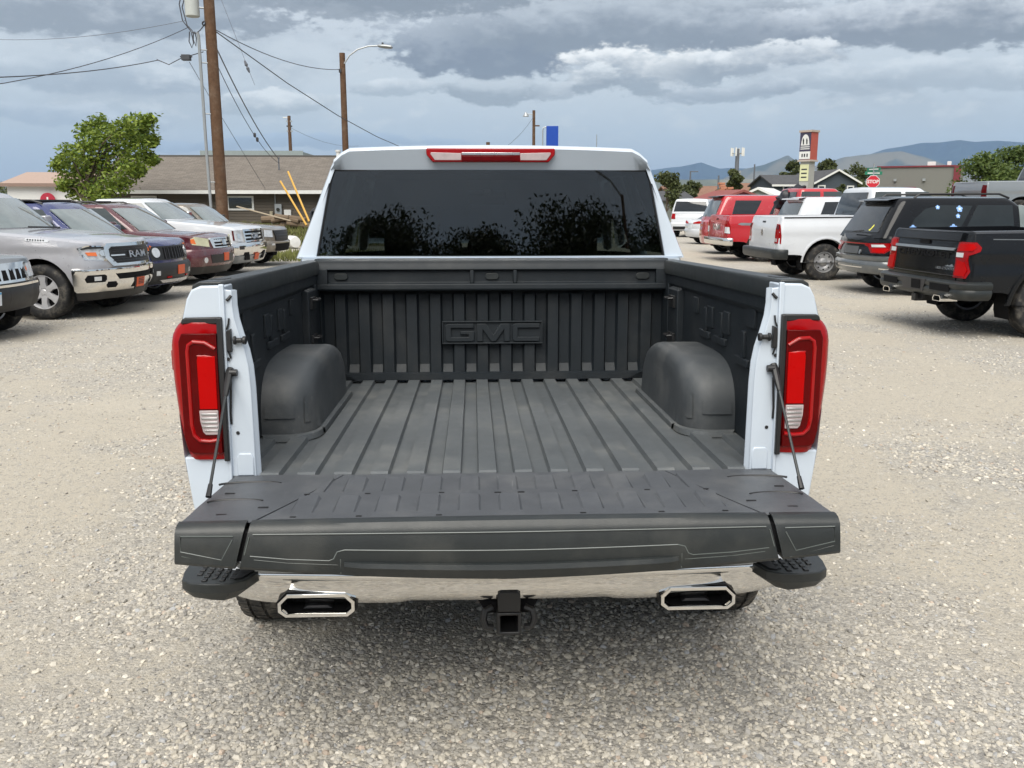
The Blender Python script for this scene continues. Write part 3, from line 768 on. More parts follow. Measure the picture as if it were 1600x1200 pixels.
    ba.grid(rows); ba.build('moulding_lip', M_TRIM, em, smooth=30)
    sl = MB(); sl.box(-.90, .90, -.30, -.03, -.10, -.02); sl.box(-.885, .885, -.455, -.30, -.09, -.03)
    sl.build('outer_skin', M_WHITE, tg, bevel=.01)
    for sx in (-1, 1): sf = MB(); sf.box(min(sx*.62, sx*.76), max(sx*.62, sx*.76), -.492, -.456, -.10, -.016); sf.build('seam_backing', M_VOID, tg)
truck_tailgate()

def truck_bumper():
    bp = empty('rear_bumper', parent=TRUCK)
    def yb(x): return -.265+.04*(abs(x)/.75)**2 if abs(x) < .75 else -.225+.9*(abs(x)-.75)**1.6
    xs = list(np.linspace(-.985, .985, 61)); rows = []
    for x in xs:
        ax = abs(x)
        zb_ = float(np.interp(ax, [0, .30, .34, .72, .80, .90, .985], [-.348, -.348, -.356, -.360, -.352, -.328, -.285]))
        zt = float(np.interp(ax, [0, .72, .985], [-.222, -.226, -.230]))
        y = yb(x); m = (zt+zb_)/2
        rows.append([(x, y+.12, zt+.004), (x, y+.03, zt+.002), (x, y+.010, zt-.004), (x, y-.004, zt-.016), (x, y-.008, zt-.028), (x, y-.004, zt-.038), (x, y+.003, zt-.044), (x, y+.0, zt*.45+zb_*.55), (x, y+.012, zb_+.03), (x, y+.03, zb_+.008), (x, y+.05, zb_), (x, y+.12, zb_)])
    b = MB(); b.grid(rows); b.build('chrome_bar', M_CHROME, bp, smooth=60)
    for sx in (-1, 1):
        # corner step with tread
        st = MB(); top = []; n = 14
        out = [(.728, -.16), (.772, -.290), (.815, -.318), (.875, -.318), (.930, -.308), (.962, -.278), (.975, -.215), (.980, -.10), (.975, -.02), (.80, -.03)]
        z0, z1 = -.262, -.205
        st.prism([(x, y) for x, y in out], 'z', -.268, -.240)
        lo = [(x*.985+.006 if x < .99 else x-.01, y+.012) for x, y in out]; lo[0] = (.80, lo[0][1]); lo[1] = (.81, lo[1][1]); lo[2] = (.835, lo[2][1])
        st.add([(x, y, -.268) for x, y in out]+[(x, y, -.300+.08*max(0, x-.80)) for x, y in lo], [(i, (i+1) % 10, (i+1) % 10+10, i+10) for i in range(10)]+[tuple(range(10, 20))])
        if sx < 0: st.mirror()
        so = st.build('corner_step', M_TRIM, bp, bevel=.006, seg=3, smooth=35)
        tr = MB()
        for i in range(7):
            for j in range(6):
                x = .815+.026*i; y = -.300+.03*j+(.013 if i % 2 else 0)
                if x < .94 and y > -.30+max(0, x-.88)*.9: tr.box(x-.008, x+.008, y-.010, y+.010, -.241, -.2365)
        if sx < 0: tr.mirror()
        to = tr.build('step_tread', M_BLACK, so, bevel=.002); tag(to, kind='stuff')
        pk = MB(); pk.prism([(.755, -.20), (.785, -.280), (.808, -.290), (.808, -.10), (.758, -.10)], 'z', -.2399, -.2362)
        if sx < 0: pk.mirror()
        pk.build('step_pocket', M_BLACK, so, bevel=.002)
        # exhaust tip: chamfered rectangular ring
        ex = MB(); cx, cz = .580, -.343
        def ring(w, h, c): return [(-w+c, -h), (w-c, -h), (w, -h+c*.8), (w, h-c*1.3), (w-c*1.3, h), (-w+c*1.3, h), (-w, h-c*1.3), (-w, -h+c*.8)]
        o0, i0 = ring(.116, .037, .022), ring(.101, .025, .015)
        secs = [(o0, .10), (o0, -.243), ([(a*.985, b*.96) for a, b in o0], -.250), ([(a*1.04, b*1.06) for a, b in i0], -.250), (i0, -.243), (i0, -.08)]
        ex.grid([[(cx+a, y, cz+b) for a, b in q] for q, y in secs], closed=True)
        if sx < 0: ex.mirror()
        eo = ex.build('exhaust_tip', M_CHROME, TRUCK, smooth=30)
        iv = MB(); iv.grid([[(cx+a*.985, y, cz+b*.97) for a, b in i0] for y in (-.238, -.09)], closed=True); iv.add([(cx+a*.985, -.09, cz+b*.97) for a, b in i0], [tuple(range(8))])
        if sx < 0: iv.mirror()
        iv.build('tip_inside', M_VOID, eo)
        bf = MB(); bf.prism([(cx-.045, cz-.020), (cx+.045, cz-.020), (cx+.03, cz-.010), (cx-.03, cz-.010)], 'y', -.225, -.10)
        if sx < 0: bf.mirror()
        bf.build('tip_baffle', M_RIMDARK, eo, bevel=.002)
        nt = MB(); nt.grid([[(cx+a*k, y, cz+b*k2+.001) for a, b in o0] for k, k2, y in ((1.0, 1.0, -.15), (1.0, 1.0, -.240), (1.03, 1.08, -.2415), (1.03, 1.08, -.15))], closed=True)
        if sx < 0: nt.mirror()
        nt.build('tip_surround', M_BLACK, eo, bevel=.004)
    # tow hitch
    h = MB(); o = [(-.037, -.445), (.037, -.445), (.037, -.372), (-.037, -.372)]; i = [(a*.72, -.4085+(b+.4085)*.72) for a, b in o]
    h.grid([[(a, y, b) for a, b in q] for q, y in ((o, .25), (o, -.262), (i, -.262), (i, .1))], closed=True)
    h.prism([(a*.95, -.4085+(b+.4085)*.95) for a, b in i], 'y', .02, .03)
    ho = h.build('hitch_receiver', M_BLACK, TRUCK, bevel=.004)
    c = MB(); c.prism([(-.034, -.368), (.034, -.368), (.034, -.312), (.026, -.302), (-.026, -.302), (-.034, -.312)], 'y', -.268, -.1); c.build('wiring_socket', M_BLACK, ho, bevel=.004)
    g = MB(); g.prism([(-.10, -.345), (.10, -.345), (.075, -.39), (.06, -.40), (-.06, -.40), (-.075, -.39)], 'y', -.20, -.185); g.build('hitch_plate', M_VOID, ho, bevel=.003)
    for sx in (-1, 1):
        l = MB(); l.tube([(sx*.05, -.225, -.37), (sx*.072, -.235, -.375), (sx*.078, -.24, -.40), (sx*.07, -.24, -.425), (sx*.05, -.235, -.43)], .011, 8); l.build('chain_loop', M_BLACK, ho)
truck_bumper()

def tyre_mb(r, w, rimr):
    p = [(-w*.38, rimr*.97), (-w*.46, rimr+.012), (-w*.5, (r+rimr)/2), (-w*.47, r-.035), (-w*.42, r-.012), (-w*.34, r-.002), (-w*.15, r), (w*.15, r), (w*.34, r-.002), (w*.42, r-.012), (w*.47, r-.035), (w*.5, (r+rimr)/2), (w*.46, rimr+.012), (w*.38, rimr*.97)]
    m = MB(); m.lathe(p, 'x', n=48); return m
def rim_mb(style, rr, w):
    """wheel rim; outer face at +x"""
    m = MB(); xo = w*.36
    m.lathe([(xo+.012, rr*1.0), (xo+.014, rr*.965), (xo-.004, rr*.92), (xo-.05, rr*.86), (-w*.36, rr*.86), (-w*.38, rr)], 'x', n=40)
    m.lathe([(xo-.07, .001), (xo-.07, rr*.88)], 'x', n=24, mi=1)
    hub = .2*rr if style != 'steel' else .30*rr
    if style == 'steel':
        m.lathe([(xo+.0, .001), (xo+.0, rr*.18), (xo-.01, rr*.30), (xo-.045, rr*.42), (xo-.015, rr*.62), (xo-.012, rr*.78), (xo-.04, rr*.90)], 'x', n=36)
        for k in range(8):
            a = 2*math.pi*k/8; m.disc((xo-.0095, rr*.70*math.cos(a), rr*.70*math.sin(a)), rr*.085, 'x', 10, 1)
    else:
        n = {'six': 6, 'five': 5, 'ten': 10}[style]; wd = {'six': .20, 'five': .17, 'ten': .09}[style]
        m.lathe([(xo-.012, .001), (xo-.012, rr*.13), (xo-.016, rr*.15), (xo-.02, rr*.34), (xo-.05, rr*.36)], 'x', n=24)
        for k in range(n):
            a = 2*math.pi*(k+.5)/n; ca, sa = math.cos(a), math.sin(a)
            def P(x, rad, t): return (x, rad*ca-t*sa, rad*sa+t*ca)
            f0, f1 = rr*wd*.95, rr*wd*1.25
            vs = []
            for rad, t, dx in ((rr*.22, f0, -.018), (rr*.62, f0*.82, -.002), (rr*.94, f1, .004)):
                vs += [P(xo+dx, rad, -t), P(xo+dx+.006, rad, 0), P(xo+dx, rad, t), P(xo-.06, rad, t), P(xo-.06, rad, -t)]
            fs = []
            for i in range(2): fs += [(i*5+j, i*5+(j+1) % 5, i*5+5+(j+1) % 5, i*5+5+j) for j in range(5)]
            m.add(vs, fs)
            m.disc((xo-.016, rr*.265*math.cos(a+.5), rr*.265*math.sin(a+.5)), rr*.035, 'x', 8, 1)
    return m
WHEELCACHE = {}
def wheel(parent, x, y, r, w, rimr, style, m_rim, side):
    """side +1 = right hand side of the vehicle"""
    key = (r, w, rimr, style, m_rim.name)
    if key not in WHEELCACHE:
        WHEELCACHE[key] = (tyre_mb(r, w, rimr).mesh('tyre', M_TYRE, 40), rim_mb(style, rimr, w).mesh('rim', [m_rim, M_VOID], 30))
    t, rm = WHEELCACHE[key]
    e = empty('wheel', (x, y, r), (0, 0, 0 if side > 0 else math.pi), parent)
    link('tyre', t, e); link('rim', rm, e)
    return e

def truck_running_gear():
    for sx in (-1, 1):
        e = wheel(TRUCK, sx*RWX, RWY, RWR, .275, .235, 'six', M_RIM, sx); e.location.z = WZ
        wheel(TRUCK, sx*.86, RWY+3.68, RWR, .275, .235, 'six', M_RIM, sx).location.z = -.76+RWR
        tb = MB()
        for k in range(54):
            a = 2*math.pi*k/54
            for j, (xx, ww, sk) in enumerate(((-.108, .040, .5), (-.056, .040, 0), (0, .044, .35), (.056, .040, 0), (.108, .040, .5))):
                aa = a+sk*2*math.pi/54; hw = 2*math.pi/54*.36; vs = []
                for rr_ in (RWR-.008, RWR+.006):
                    for q, s_ in ((-1, -1), (-1, 1), (1, 1), (1, -1)):
                        ang = aa+q*hw+s_*.018*(1 if j in (1, 3) else -1); rad = rr_-(.012 if abs(xx+s_*ww/2) > .12 else 0)
                        vs.append((xx+s_*ww/2, rad*math.cos(ang), rad*math.sin(ang)))
                tb.add(vs, [(3, 2, 1, 0), (4, 5, 6, 7), (0, 1, 5, 4), (1, 2, 6, 5), (2, 3, 7, 6), (3, 0, 4, 7)])
        o = tb.build('tyre_tread', M_TYRED, e, smooth=0); tag(o, kind='stuff')
        li = MB(); li.lathe([(.985, .50), (.925, .50), (.925, .44), (.74, .44), (.74, .1)], 'x', (0, RWY, WZ), 24, a0=.05, a1=math.pi-.05)
        if sx < 0: li.mirror()
        li.build('wheel_arch_liner', M_VOID, TRUCK)
    u = MB(); u.box(-.62, .62, -.10, 4.9, -.30, -.09); u.box(-.06, .06, .0, .5, -.42, -.30)
    for sx in (-1, 1): u.box(sx*.45-.05, sx*.45+.05, -.12, 4.8, -.36, -.2)
    u.build('underbody', M_VOID, TRUCK)
    a = MB(); a.tube([(-.75, RWY, WZ), (.75, RWY, WZ)], .05, 12); a.lathe([(-.13, .05), (-.09, .13), (.09, .13), (.13, .05)], 'x', (0, RWY, WZ), 16); a.build('rear_axle', M_VOID, TRUCK)
truck_running_gear()

def truck_cab():
    # rear face of the cab: pillars, sill and header around the back glass
    yb_, yt_ = 1.900, 1.912
    def Y(z): return yb_+(yt_-yb_)*(z-.62)/.45
    cb = MB()
    sec = [(.62, 1.020), (.70, .985), (.80, .943), (.90, .901), (1.0, .860), (1.08, .828), (1.12, .808), (1.15, .782), (1.166, .748), (1.174, .70)]
    gl = lambda z: float(np.interp(z, [.62, .63, 1.065, 1.09], [.908, .906, .815, .80]))
    ys = [1.90, 2.3, 2.9, 3.3]
    # C pillars as closed solids running into the body side
    for sx in (-1, 1):
        rows = []
        for z, x in sec[:7]:
            y = Y(z); g = gl(z)
            rows.append([(sx*g, y+.012, z), (sx*(g+.006), y-.004, z), (sx*(x-.03), y-.006, z), (sx*(x-.008), y+.006, z), (sx*x, y+.03, z), (sx*x*.998, y+.30, z), (sx*(x-.05), y+.30, z), (sx*g, y+.06, z)])
        cb.grid(rows, closed=True)
    # roof with a small overhanging rear lip and shallow ribs
    rows = []
    nx = 41
    for y in (1.866, 1.874, 1.90, 1.98, 2.10, 2.4, 2.8, 3.15, 3.4):
        r = []
        for i in range(nx):
            u = -1+2*i/(nx-1); x = u*.80
            zt = 1.172+.020*(1-u*u)-(.050 if abs(u) > .97 else .018 if abs(u) > .92 else 0)
            rib = .007*max(0, math.cos(u*math.pi*5.0))*(1 if 2.0 < y < 3.2 else 0)*(1 if abs(u) < .9 else 0)
            drop = {1.866: -.020, 1.874: -.008, 1.90: 0, 1.98: .004}.get(y, .010+(-.05*((y-2.4)/1.0)**2 if y > 2.4 else 0))
            r.append((x, y, zt+drop+rib))
        rows.append(r)
    cb.grid(rows)
    low = [(p[0], 1.872, p[2]-.012) for p in rows[0]]
    hdr = [(p[0]*1.03, Y(1.075), 1.068) for p in rows[0]]
    cb.grid([rows[0], low, hdr, [(p[0], p[1]+.05, p[2]) for p in hdr]])
    cb.grid([[(-1.0, Y(.62)-.012, .618), (1.0, Y(.62)-.012, .618)], [(-1.0, Y(.62)-.016, .628), (1.0, Y(.62)-.016, .628)], [(-1.0, Y(.63)+.03, .634), (1.0, Y(.63)+.03, .634)]])
    cb.box(-.98, .98, 1.86, 1.89, -.2, .617)
    # sides: roof rails, B and A pillars
    for sx in (-1, 1):
        cb.tube([(sx*.775, 2.02, 1.10), (sx*.775, 2.6, 1.115), (sx*.77, 3.2, 1.10), (sx*.84, 3.55, .95), (sx*.93, 4.05, .64)], .04, 8)
        cb.tube([(sx*.80, 2.85, 1.10), (sx*.96, 2.88, .60)], .05, 8)
    cb.build('cab_shell', M_WHITE, TRUCK, smooth=40, bevel=0)
    # back glass, windscreen, door glass
    g = MB(); rows = []
    for j in range(9):
        z = .632+(1.068-.632)*j/8; rows.append([(gl(z)*(-1+2*i/20)*1.0, Y(z)+.010-.022*(1-(-1+2*i/20)**2), z) for i in range(21)])
    g.grid(rows); g.f = [tuple(reversed(q)) for q in g.f]; g.build('back_glass', M_REARGLASS, TRUCK, smooth=60, recalc=False)
    fr = MB()
    for sx in (-1, 1): fr.tube([(sx*gl(.632), Y(.632)+.006, .632), (sx*gl(1.066), Y(1.066)+.006, 1.066)], .005, 6)
    fr.tube([(-gl(1.066), Y(1.066)+.006, 1.066), (gl(1.066), Y(1.066)+.006, 1.066)], .005, 6); fr.build('glass_seal', M_BLACK, TRUCK)
    ws = MB(); ws.grid([[(x*.93, 4.05-.0, .66) for x in np.linspace(-1, 1, 9)], [(x*.77, 3.22, 1.13) for x in np.linspace(-1, 1, 9)]]); ws.build('windscreen', M_CABGLASS, TRUCK)
    for sx in (-1, 1):
        for a, b in (((1.98, 2.84),)*2, ((2.90, 3.75),)*2):
            s = MB(); y0, y1 = a; s.add([(sx*.985, y0, .63), (sx*.985, y1+(.25 if y1 > 3.5 else 0), .63), (sx*.815, y1-(.4 if y1 > 3.5 else 0), 1.12), (sx*.815, y0+.05, 1.12)], [(0, 1, 2, 3)]); s.build('door_glass', M_REARGLASS, TRUCK)
    # lower body: doors, bonnet, nose
    lb = MB(); pr = [(.62, .985), (.50, 1.01), (.30, 1.028), (.0, 1.02), (-.25, .99), (-.40, .96)]
    rows = []
    fy = RWY+3.68
    for y in [1.87, 2.2, 3.0, 3.7]+[fy+.52*math.cos(a) for a in np.linspace(math.pi, 0, 13)]+[5.05, 5.15, 5.2]:
        zl = -.40
        if abs(y-fy) < .519: zl = max(-.40, WZ+math.sqrt(.52**2-(y-fy)**2))
        zt = float(np.interp(y, [1.8, 4.0, 4.9, 5.2], [.62, .60, .52, .42])); k = float(np.interp(y, [1.8, 4.6, 5.05, 5.2], [1, 1, .95, .82])); r = []
        for i in range(11):
            z = zt+(zl-zt)*i/10; r.append((k*np.interp(z, [p[0] for p in pr[::-1]], [p[1] for p in pr[::-1]]), y, z))
        rows.append([(-p[0], p[1], p[2]) for p in r[::-1]]+[(0, y, zt+(.04 if y > 4 else 0))]*(1 if y > 3.9 else 0)+([(0, y, zt-.0)] if y <= 3.9 else [])+r)
    lb.grid(rows[:4]) if False else None
    for a, b in zip(rows, rows[1:]):
        if b[11][1] <= 4.05:
            lb.grid([a[:11], b[:11]]); lb.grid([a[12:], b[12:]])
        else: lb.grid([a, b])
    lb.add(rows[-1], [tuple(range(len(rows[-1])))])
    lb.build('cab_body', M_WHITE, TRUCK, smooth=40)
    # shut lines, door handles, fuel door
    for sx in (-1, 1):
        for y in (1.90, 2.88, 3.93):
            q = MB(); pts = [(np.interp(z, [p[0] for p in pr[::-1]], [p[1] for p in pr[::-1]])+.002, z) for z in np.linspace(.60, -.33, 12)]
            q.grid([[(sx*x, y-.005, z) for x, z in pts], [(sx*(x+.001), y, z) for x, z in pts], [(sx*x, y+.005, z) for x, z in pts]]); q.build('panel_gap', M_VOID, TRUCK)
        for y in (2.02, 3.00):
            q = MB(); q.prism([(1.005, y-.02), (1.045, y+.01), (1.045, y+.15), (1.005, y+.18)], 'z', .44, .475)
            if sx < 0: q.mirror()
            q.build('door_handle', M_WHITE, TRUCK, bevel=.008)
    # interior
    it = MB(); it.box(-.9, .9, 3.55, 4.0, .2, .60); it.box(-.93, .93, 1.92, 3.6, -.25, -.2); it.box(-.95, -.93, 1.92, 3.9, -.2, .6); it.box(.93, .95, 1.92, 3.9, -.2, .6)
    it.build('dashboard', M_VOID, TRUCK)
    hl = MB(); hl.grid([[(x, 1.97, 1.10) for x in (-.76, .76)], [(x, 3.2, 1.12) for x in (-.76, .76)]]); hl.build('headliner', M_VOID, TRUCK)
    for xx, yy, hh in ((-.45, 2.05, .74), (.45, 2.05, .74), (0, 2.05, .66), (-.42, 3.0, .86), (.42, 3.0, .86)):
        s = MB(); s.box(xx-.25, xx+.25, yy, yy+.14, -.1, hh-.16); s.box(xx-.13, xx+.13, yy+.02, yy+.11, hh-.14, hh+.06); s.box(xx-.25, xx+.25, yy+.1, yy+.6, -.1, .1)
        s.build('seat', M_BLACK, TRUCK, bevel=.04, seg=3)
    mr = MB(); mr.box(-.13, .13, 3.45, 3.48, .93, 1.0); mr.box(-.03, .03, 3.4, 3.5, 1.0, 1.10); mr.build('rear_view_mirror', M_BLACK, TRUCK, bevel=.015)
    # third brake lamp in the roof lip
    cx = -.005; y = 1.858
    b = MB(); b.prism([(cx-.328, 1.168), (cx-.322, 1.172), (cx+.322, 1.172), (cx+.328, 1.168), (cx+.326, 1.140), (cx+.296, 1.104), (cx-.296, 1.104), (cx-.326, 1.140)], 'y', y, 1.95)
    bl = b.build('third_brake_lamp', M_RED, TRUCK, bevel=.005)
    for sx in (-1, 1):
        c = MB(); c.prism([(cx+sx*.150, 1.113), (cx+sx*.150, 1.148), (cx+sx*.304, 1.152), (cx+sx*.306, 1.143), (cx+sx*.284, 1.113)], 'y', y-.003, y+.02); c.build('cargo_lens', M_CLEAR, bl, bevel=.002)
    c = MB(); c.box(cx-.148, cx+.148, y-.0035, y+.02, 1.108, 1.136); c.build('brake_lens', M_REDD, bl, bevel=.003)
    c = MB(); c.box(cx-.148, cx+.148, y-.0028, y+.02, 1.138, 1.152); c.build('cargo_lens', M_STEEL, bl, bevel=.002)
    for sx in (-1, 1):
        m = MB(); m.prism([(sx*1.06, .66), (sx*1.24, .66), (sx*1.25, .72), (sx*1.25, .88), (sx*1.22, .92), (sx*1.08, .92), (sx*1.06, .86)], 'y', 3.62, 3.76); m.box(min(sx*1.0, sx*1.1), max(sx*1.0, sx*1.1), 3.66, 3.74, .62, .70)
        mo = m.build('door_mirror', M_BLACK, TRUCK, bevel=.03, seg=3)
        q = MB(); q.box(min(sx*1.08, sx*1.23), max(sx*1.08, sx*1.23), 3.612, 3.622, .69, .89); q.build('mirror_glass', M_GLASS, mo)
truck_cab()
# ------------------------------------------------------------------ parked vehicles: shaped body shell, glasshouse and fitted parts
def lerp(a, b, t): return a+(b-a)*t
def smooth01(t): t = max(0, min(1, t)); return t*t*(3-2*t)

class Veh:
    """vehicle frame: y = 0 at the tail, y = L at the nose, z = 0 ground; parts are fitted to the body surface"""
    def __init__(s, name, label, cat, pos, heading, d, group=None, kz=1.0):
        s.d = d; s.L, s.W = d['L'], d['W']; s.root = empty(name, pos, (0, 0, -heading)); s.root.scale = (1, 1, 1)
        tag(s.root, label, cat, group)
        s.sh = (0, -s.L/2, 0)
        s.paint = d['paint']; s.rf, s.rr = d.get('rf', .32), d.get('rr', .16)
        s.bf, s.br = d.get('bf', .12), d.get('br', .04)
        s.outline(); s.body(); s.glasshouse(); s.running()
    def fin(s, mb, name, mats, parent=None, **k):
        if parent is None: mb.move(*s.sh); p = s.root
        else: mb.move(*s.sh); p = parent
        return mb.build(name, mats, p, **k)
    def outline(s):
        W2, L = s.W/2, s.L; P = []
        n = 12
        xr = W2-s.rr
        for i in range(n): x = xr*i/n; P.append((x, s.br*(x/xr)**2))
        for i in range(9): a = math.pi/2*i/8; P.append((xr+s.rr*math.sin(a), s.br+s.rr*(1-math.cos(a))))
        y0, y1 = s.br+s.rr, L-s.bf-s.rf
        ys = set(np.round(np.arange(y0+.12, y1-.05, .14), 4))
        for w in s.d['wy']:
            ys = {y for y in ys if abs(y-w) > s.d['Ra']+.03}
            ys |= {w+s.d['Ra']*math.cos(a) for a in np.linspace(0, math.pi, 19)}|{w-s.d['Ra']-.002, w+s.d['Ra']+.002}
        if 'bed' in s.d: ys |= {s.d['bed'][0], s.d['bed'][0]+.004, s.d['bed'][1]-.004, s.d['bed'][1]}
        for y in sorted(ys):
            if y0 < y < y1: P.append((W2-.018*((y-L*.5)/(L*.5))**4, y))
        xf = W2-s.rf
        for i in range(11): a = math.pi/2*i/10; P.append((xf+s.rf*math.cos(a)-.018*(1-i/10), y1+s.rf*math.sin(a)))
        for i in range(1, n+1): x = xf*(1-i/n); P.append((x, L-s.bf*(x/xf)**2 if xf > 0 else L))
        s.P = np.array(P); ds = np.hypot(*np.diff(s.P, axis=0).T); s.S = np.concatenate([[0], np.cumsum(ds)])
        t = np.gradient(s.P, s.S, axis=0); N = np.stack([t[:, 1], -t[:, 0]], -1); s.N = N/np.linalg.norm(N, axis=1)[:, None]
        i0 = int(np.argmin(abs(s.P[:, 1]-L/2))); s.a0 = s.S[i0]-s.P[i0, 1]      # a = S - a0 equals y along the side
        s.A = s.S-s.a0; s.amax, s.amin = s.A[-1], s.A[0]
    def prof(s, z): return float(np.interp(z, [p[0] for p in s.d['prof']], [p[1] for p in s.d['prof']]))
    def ztop(s, y): return float(np.interp(y, [p[0] for p in s.d['top']], [p[1] for p in s.d['top']]))
    def surf(s, a, z, off=0.0):
        x = np.interp(a, s.A, s.P[:, 0]); y = np.interp(a, s.A, s.P[:, 1]); nx = np.interp(a, s.A, s.N[:, 0]); ny = np.interp(a, s.A, s.N[:, 1])
        l = math.hypot(nx, ny) or 1; nx /= l; ny /= l
        o = s.prof(z)+off
        lean = s.d.get('lean', (0, 0)); wf = max(0.0, ny)**1.5; wr = max(0.0, -ny)**1.5
        zr = s.d.get('zlean', .7)
        y2 = y+ny*o-wf*lean[0]*max(0, z-zr)+wr*lean[1]*max(0, z-zr)
        return (x+nx*o, y2, z)
    def zlo(s, x, y):
        d = s.d; z = float(np.interp(y, [0, .5, .9, s.L-.9, s.L-.5, s.L], [d['zr'], d['zr'], d['sill'], d['sill'], d['zf'], d['zf']]))
        if x > s.W/2-.12:
            for w in d['wy']:
                if abs(y-w) <= d['Ra']+1e-4: z = max(z, d['R']+math.sqrt(max(0, d['Ra']**2-(y-w)**2))*d.get('arch_k', 1.0)); z = min(z, s.ztop(y)-.1)
        return z
    def body(s):
        d = s.d; K = 16; n = len(s.P); cols = []
        for i in range(n):
            x, y = s.P[i]; zl, zt = s.zlo(x, y), s.ztop(y)-.03
            c = []
            for k in range(K+1): c.append(s.surf(s.A[i], zl+(zt-zl)*k/K))
            cols.append(c)
        mb = MB(); mb.grid(cols); mb.grid([[(-x, y, z) for x, y, z in c] for c in cols])
        fr = [1, .99, .965, .92, .90, .895, .7, .45, .2, 0]; crown = d.get('crown', .03); bed = d.get('bed')
        rows = []
        for i in range(n):
            X, Y, Z = cols[i][-1]; r = []
            for f in fr:
                z = Z+(.030*smooth01((1-f)/.06))+crown*(1-f*f)*(0 if bed and s.P[i, 1] < bed[1]+.1 else 1)
                if bed and bed[0] < s.P[i, 1] < bed[1] and f < .899: z = Z+.03-bed[2]
                r.append((X*f, Y, z))
            rows.append(r)
        mb.grid(rows); mb.grid([[(-x, y, z) for x, y, z in r] for r in rows])
        s.bodyo = s.fin(mb, 'body', s.paint, smooth=38, merge=4e-4)
        if bed:
            bm = MB(); w = s.W/2*.89; bm.box(-w, w, bed[0]+.01, bed[1]-.01, s.ztop(1)-bed[2]-.02, s.ztop(1)-bed[2]+.008); s.fin(bm, 'bed_floor', M_LINER)
        # dark floor pan and wheel tubs
        u = MB(); w = s.W/2-.34; u.box(-w, w, .25, s.L-.3, d['sill']-.02, d['sill']+.25)
        for wy in d['wy']:
            for sx in (-1, 1): u.lathe([(sx*(s.W/2-.05), d['Ra']+.004), (sx*(s.W/2-.36), d['Ra']+.004), (sx*(s.W/2-.36), .05)], 'x', (0, wy, d['R']), 20, a0=-.35, a1=math.pi+.35)
        u.box(-s.W/2+.09, s.W/2-.09, d['wy'][0]+d['Ra']+.02, d['wy'][1]-d['Ra']-.02, d['sill']-.015, d['sill']+.1)
        s.fin(u, 'underbody', M_VOID, smooth=0, merge=0)
    def side_x(s, y, z): return s.surf(y, z)[0]
    # glasshouse ------------------------------------------------------------
    def ghbase(s, g, y): return g['zb']
    def glasshouse(s):
        s.g = g = s.d['gh']; r = g.get('r', .14); nb = 8
        def ring(y0, y1, w, bf, br, rr):
            P = []
            for i in range(nb): x = (w-rr)*i/nb; P.append((x, y0+br*(x/w)**2))
            for i in range(7): a = math.pi/2*i/6; P.append((w-rr+rr*math.sin(a), y0+br+rr*(1-math.cos(a))))
            ya, yb = y0+br+rr, y1-bf-rr
            for i in range(1, 15): P.append((w, lerp(ya, yb, i/15)))
            for i in range(7): a = math.pi/2*i/6; P.append((w-rr+rr*math.cos(a), yb+rr*math.sin(a)))
            for i in range(1, nb+1): x = (w-rr)*(1-i/nb); P.append((x, y1-bf*(x/w)**2))
            return P
        B = ring(*g['belt'], g['wb'], g.get('bf', .16), g.get('br', .04), r*.6); T_ = ring(*g['roof'], g['wr'], g.get('bf', .16)*.8, g.get('br', .04), r)
        cy = (g['roof'][0]+g['roof'][1])/2
        lv = [0, .2, .4, .6, .8, .9]; rows = []
        for (bx, by), (tx, ty) in zip(B, T_):
            c = []
            nxy = Vector((bx, (by-cy)*.4)); nxy = nxy.normalized() if nxy.length else Vector((0, 1))
            for t in lv:
                b = .022*math.sin(math.pi*min(1, t)); c.append((lerp(bx, tx, t)+nxy.x*b, lerp(by, ty, t)+nxy.y*b, lerp(g['zb'], g['zr'], t)))
            for a in (25, 50, 75, 90):
                k = math.sin(R(a)); q = 1-math.cos(R(a))
                x = lerp(bx, tx, .9+.1*k); y = lerp(by, ty, .9+.1*k)
                x *= 1-.07*q; y = y+(cy-y)*.035*q
                c.append((x, y, lerp(g['zb'], g['zr'], .9)+(g['zr']-g['zb'])*.1*k))
            rows.append(c)
        mb = MB(); mb.grid(rows); mb.grid([[(-x, y, z) for x, y, z in c] for c in rows])
        cap = [[(c[-1][0]*f, c[-1][1], c[-1][2]+g.get('crown', .035)*(1-f*f)*math.sin(math.pi*max(.12, min(.88, i/(len(rows)-1))))) for f in (1, .8, .55, .3, 0)] for i, c in enumerate(rows)]
        for c, r_ in zip(cap, rows): c[0] = r_[-1]
        mb.grid(cap); mb.grid([[(-x, y, z) for x, y, z in c] for c in cap])
        s.fin(mb, 'cabin', g.get('paint', s.paint), smooth=42, merge=4e-4)
    def gside(s, y, z, off=0.0):
        g = s.g; t = (z-g['zb'])/(g['zr']-g['zb']); b = .022*math.sin(math.pi*min(1, max(0, t)))
        return (lerp(g['wb'], g['wr'], t)+b+off, y, z+off*.3)
    def gend(s, x, z, off, front):
        g = s.g; t = (z-g['zb'])/(g['zr']-g['zb']); i = 1 if front else 0; sg = 1 if front else -1
        bow = g.get('bf', .16)*(1-.2*t) if front else g.get('br', .04); w = lerp(g['wb'], g['wr'], t)
        y = lerp(g['belt'][i], g['roof'][i], t)-sg*bow*(x/w)**2+sg*.026*math.sin(math.pi*min(1, max(0, t)))
        return (x, y+sg*off*.8, z+off*.55)
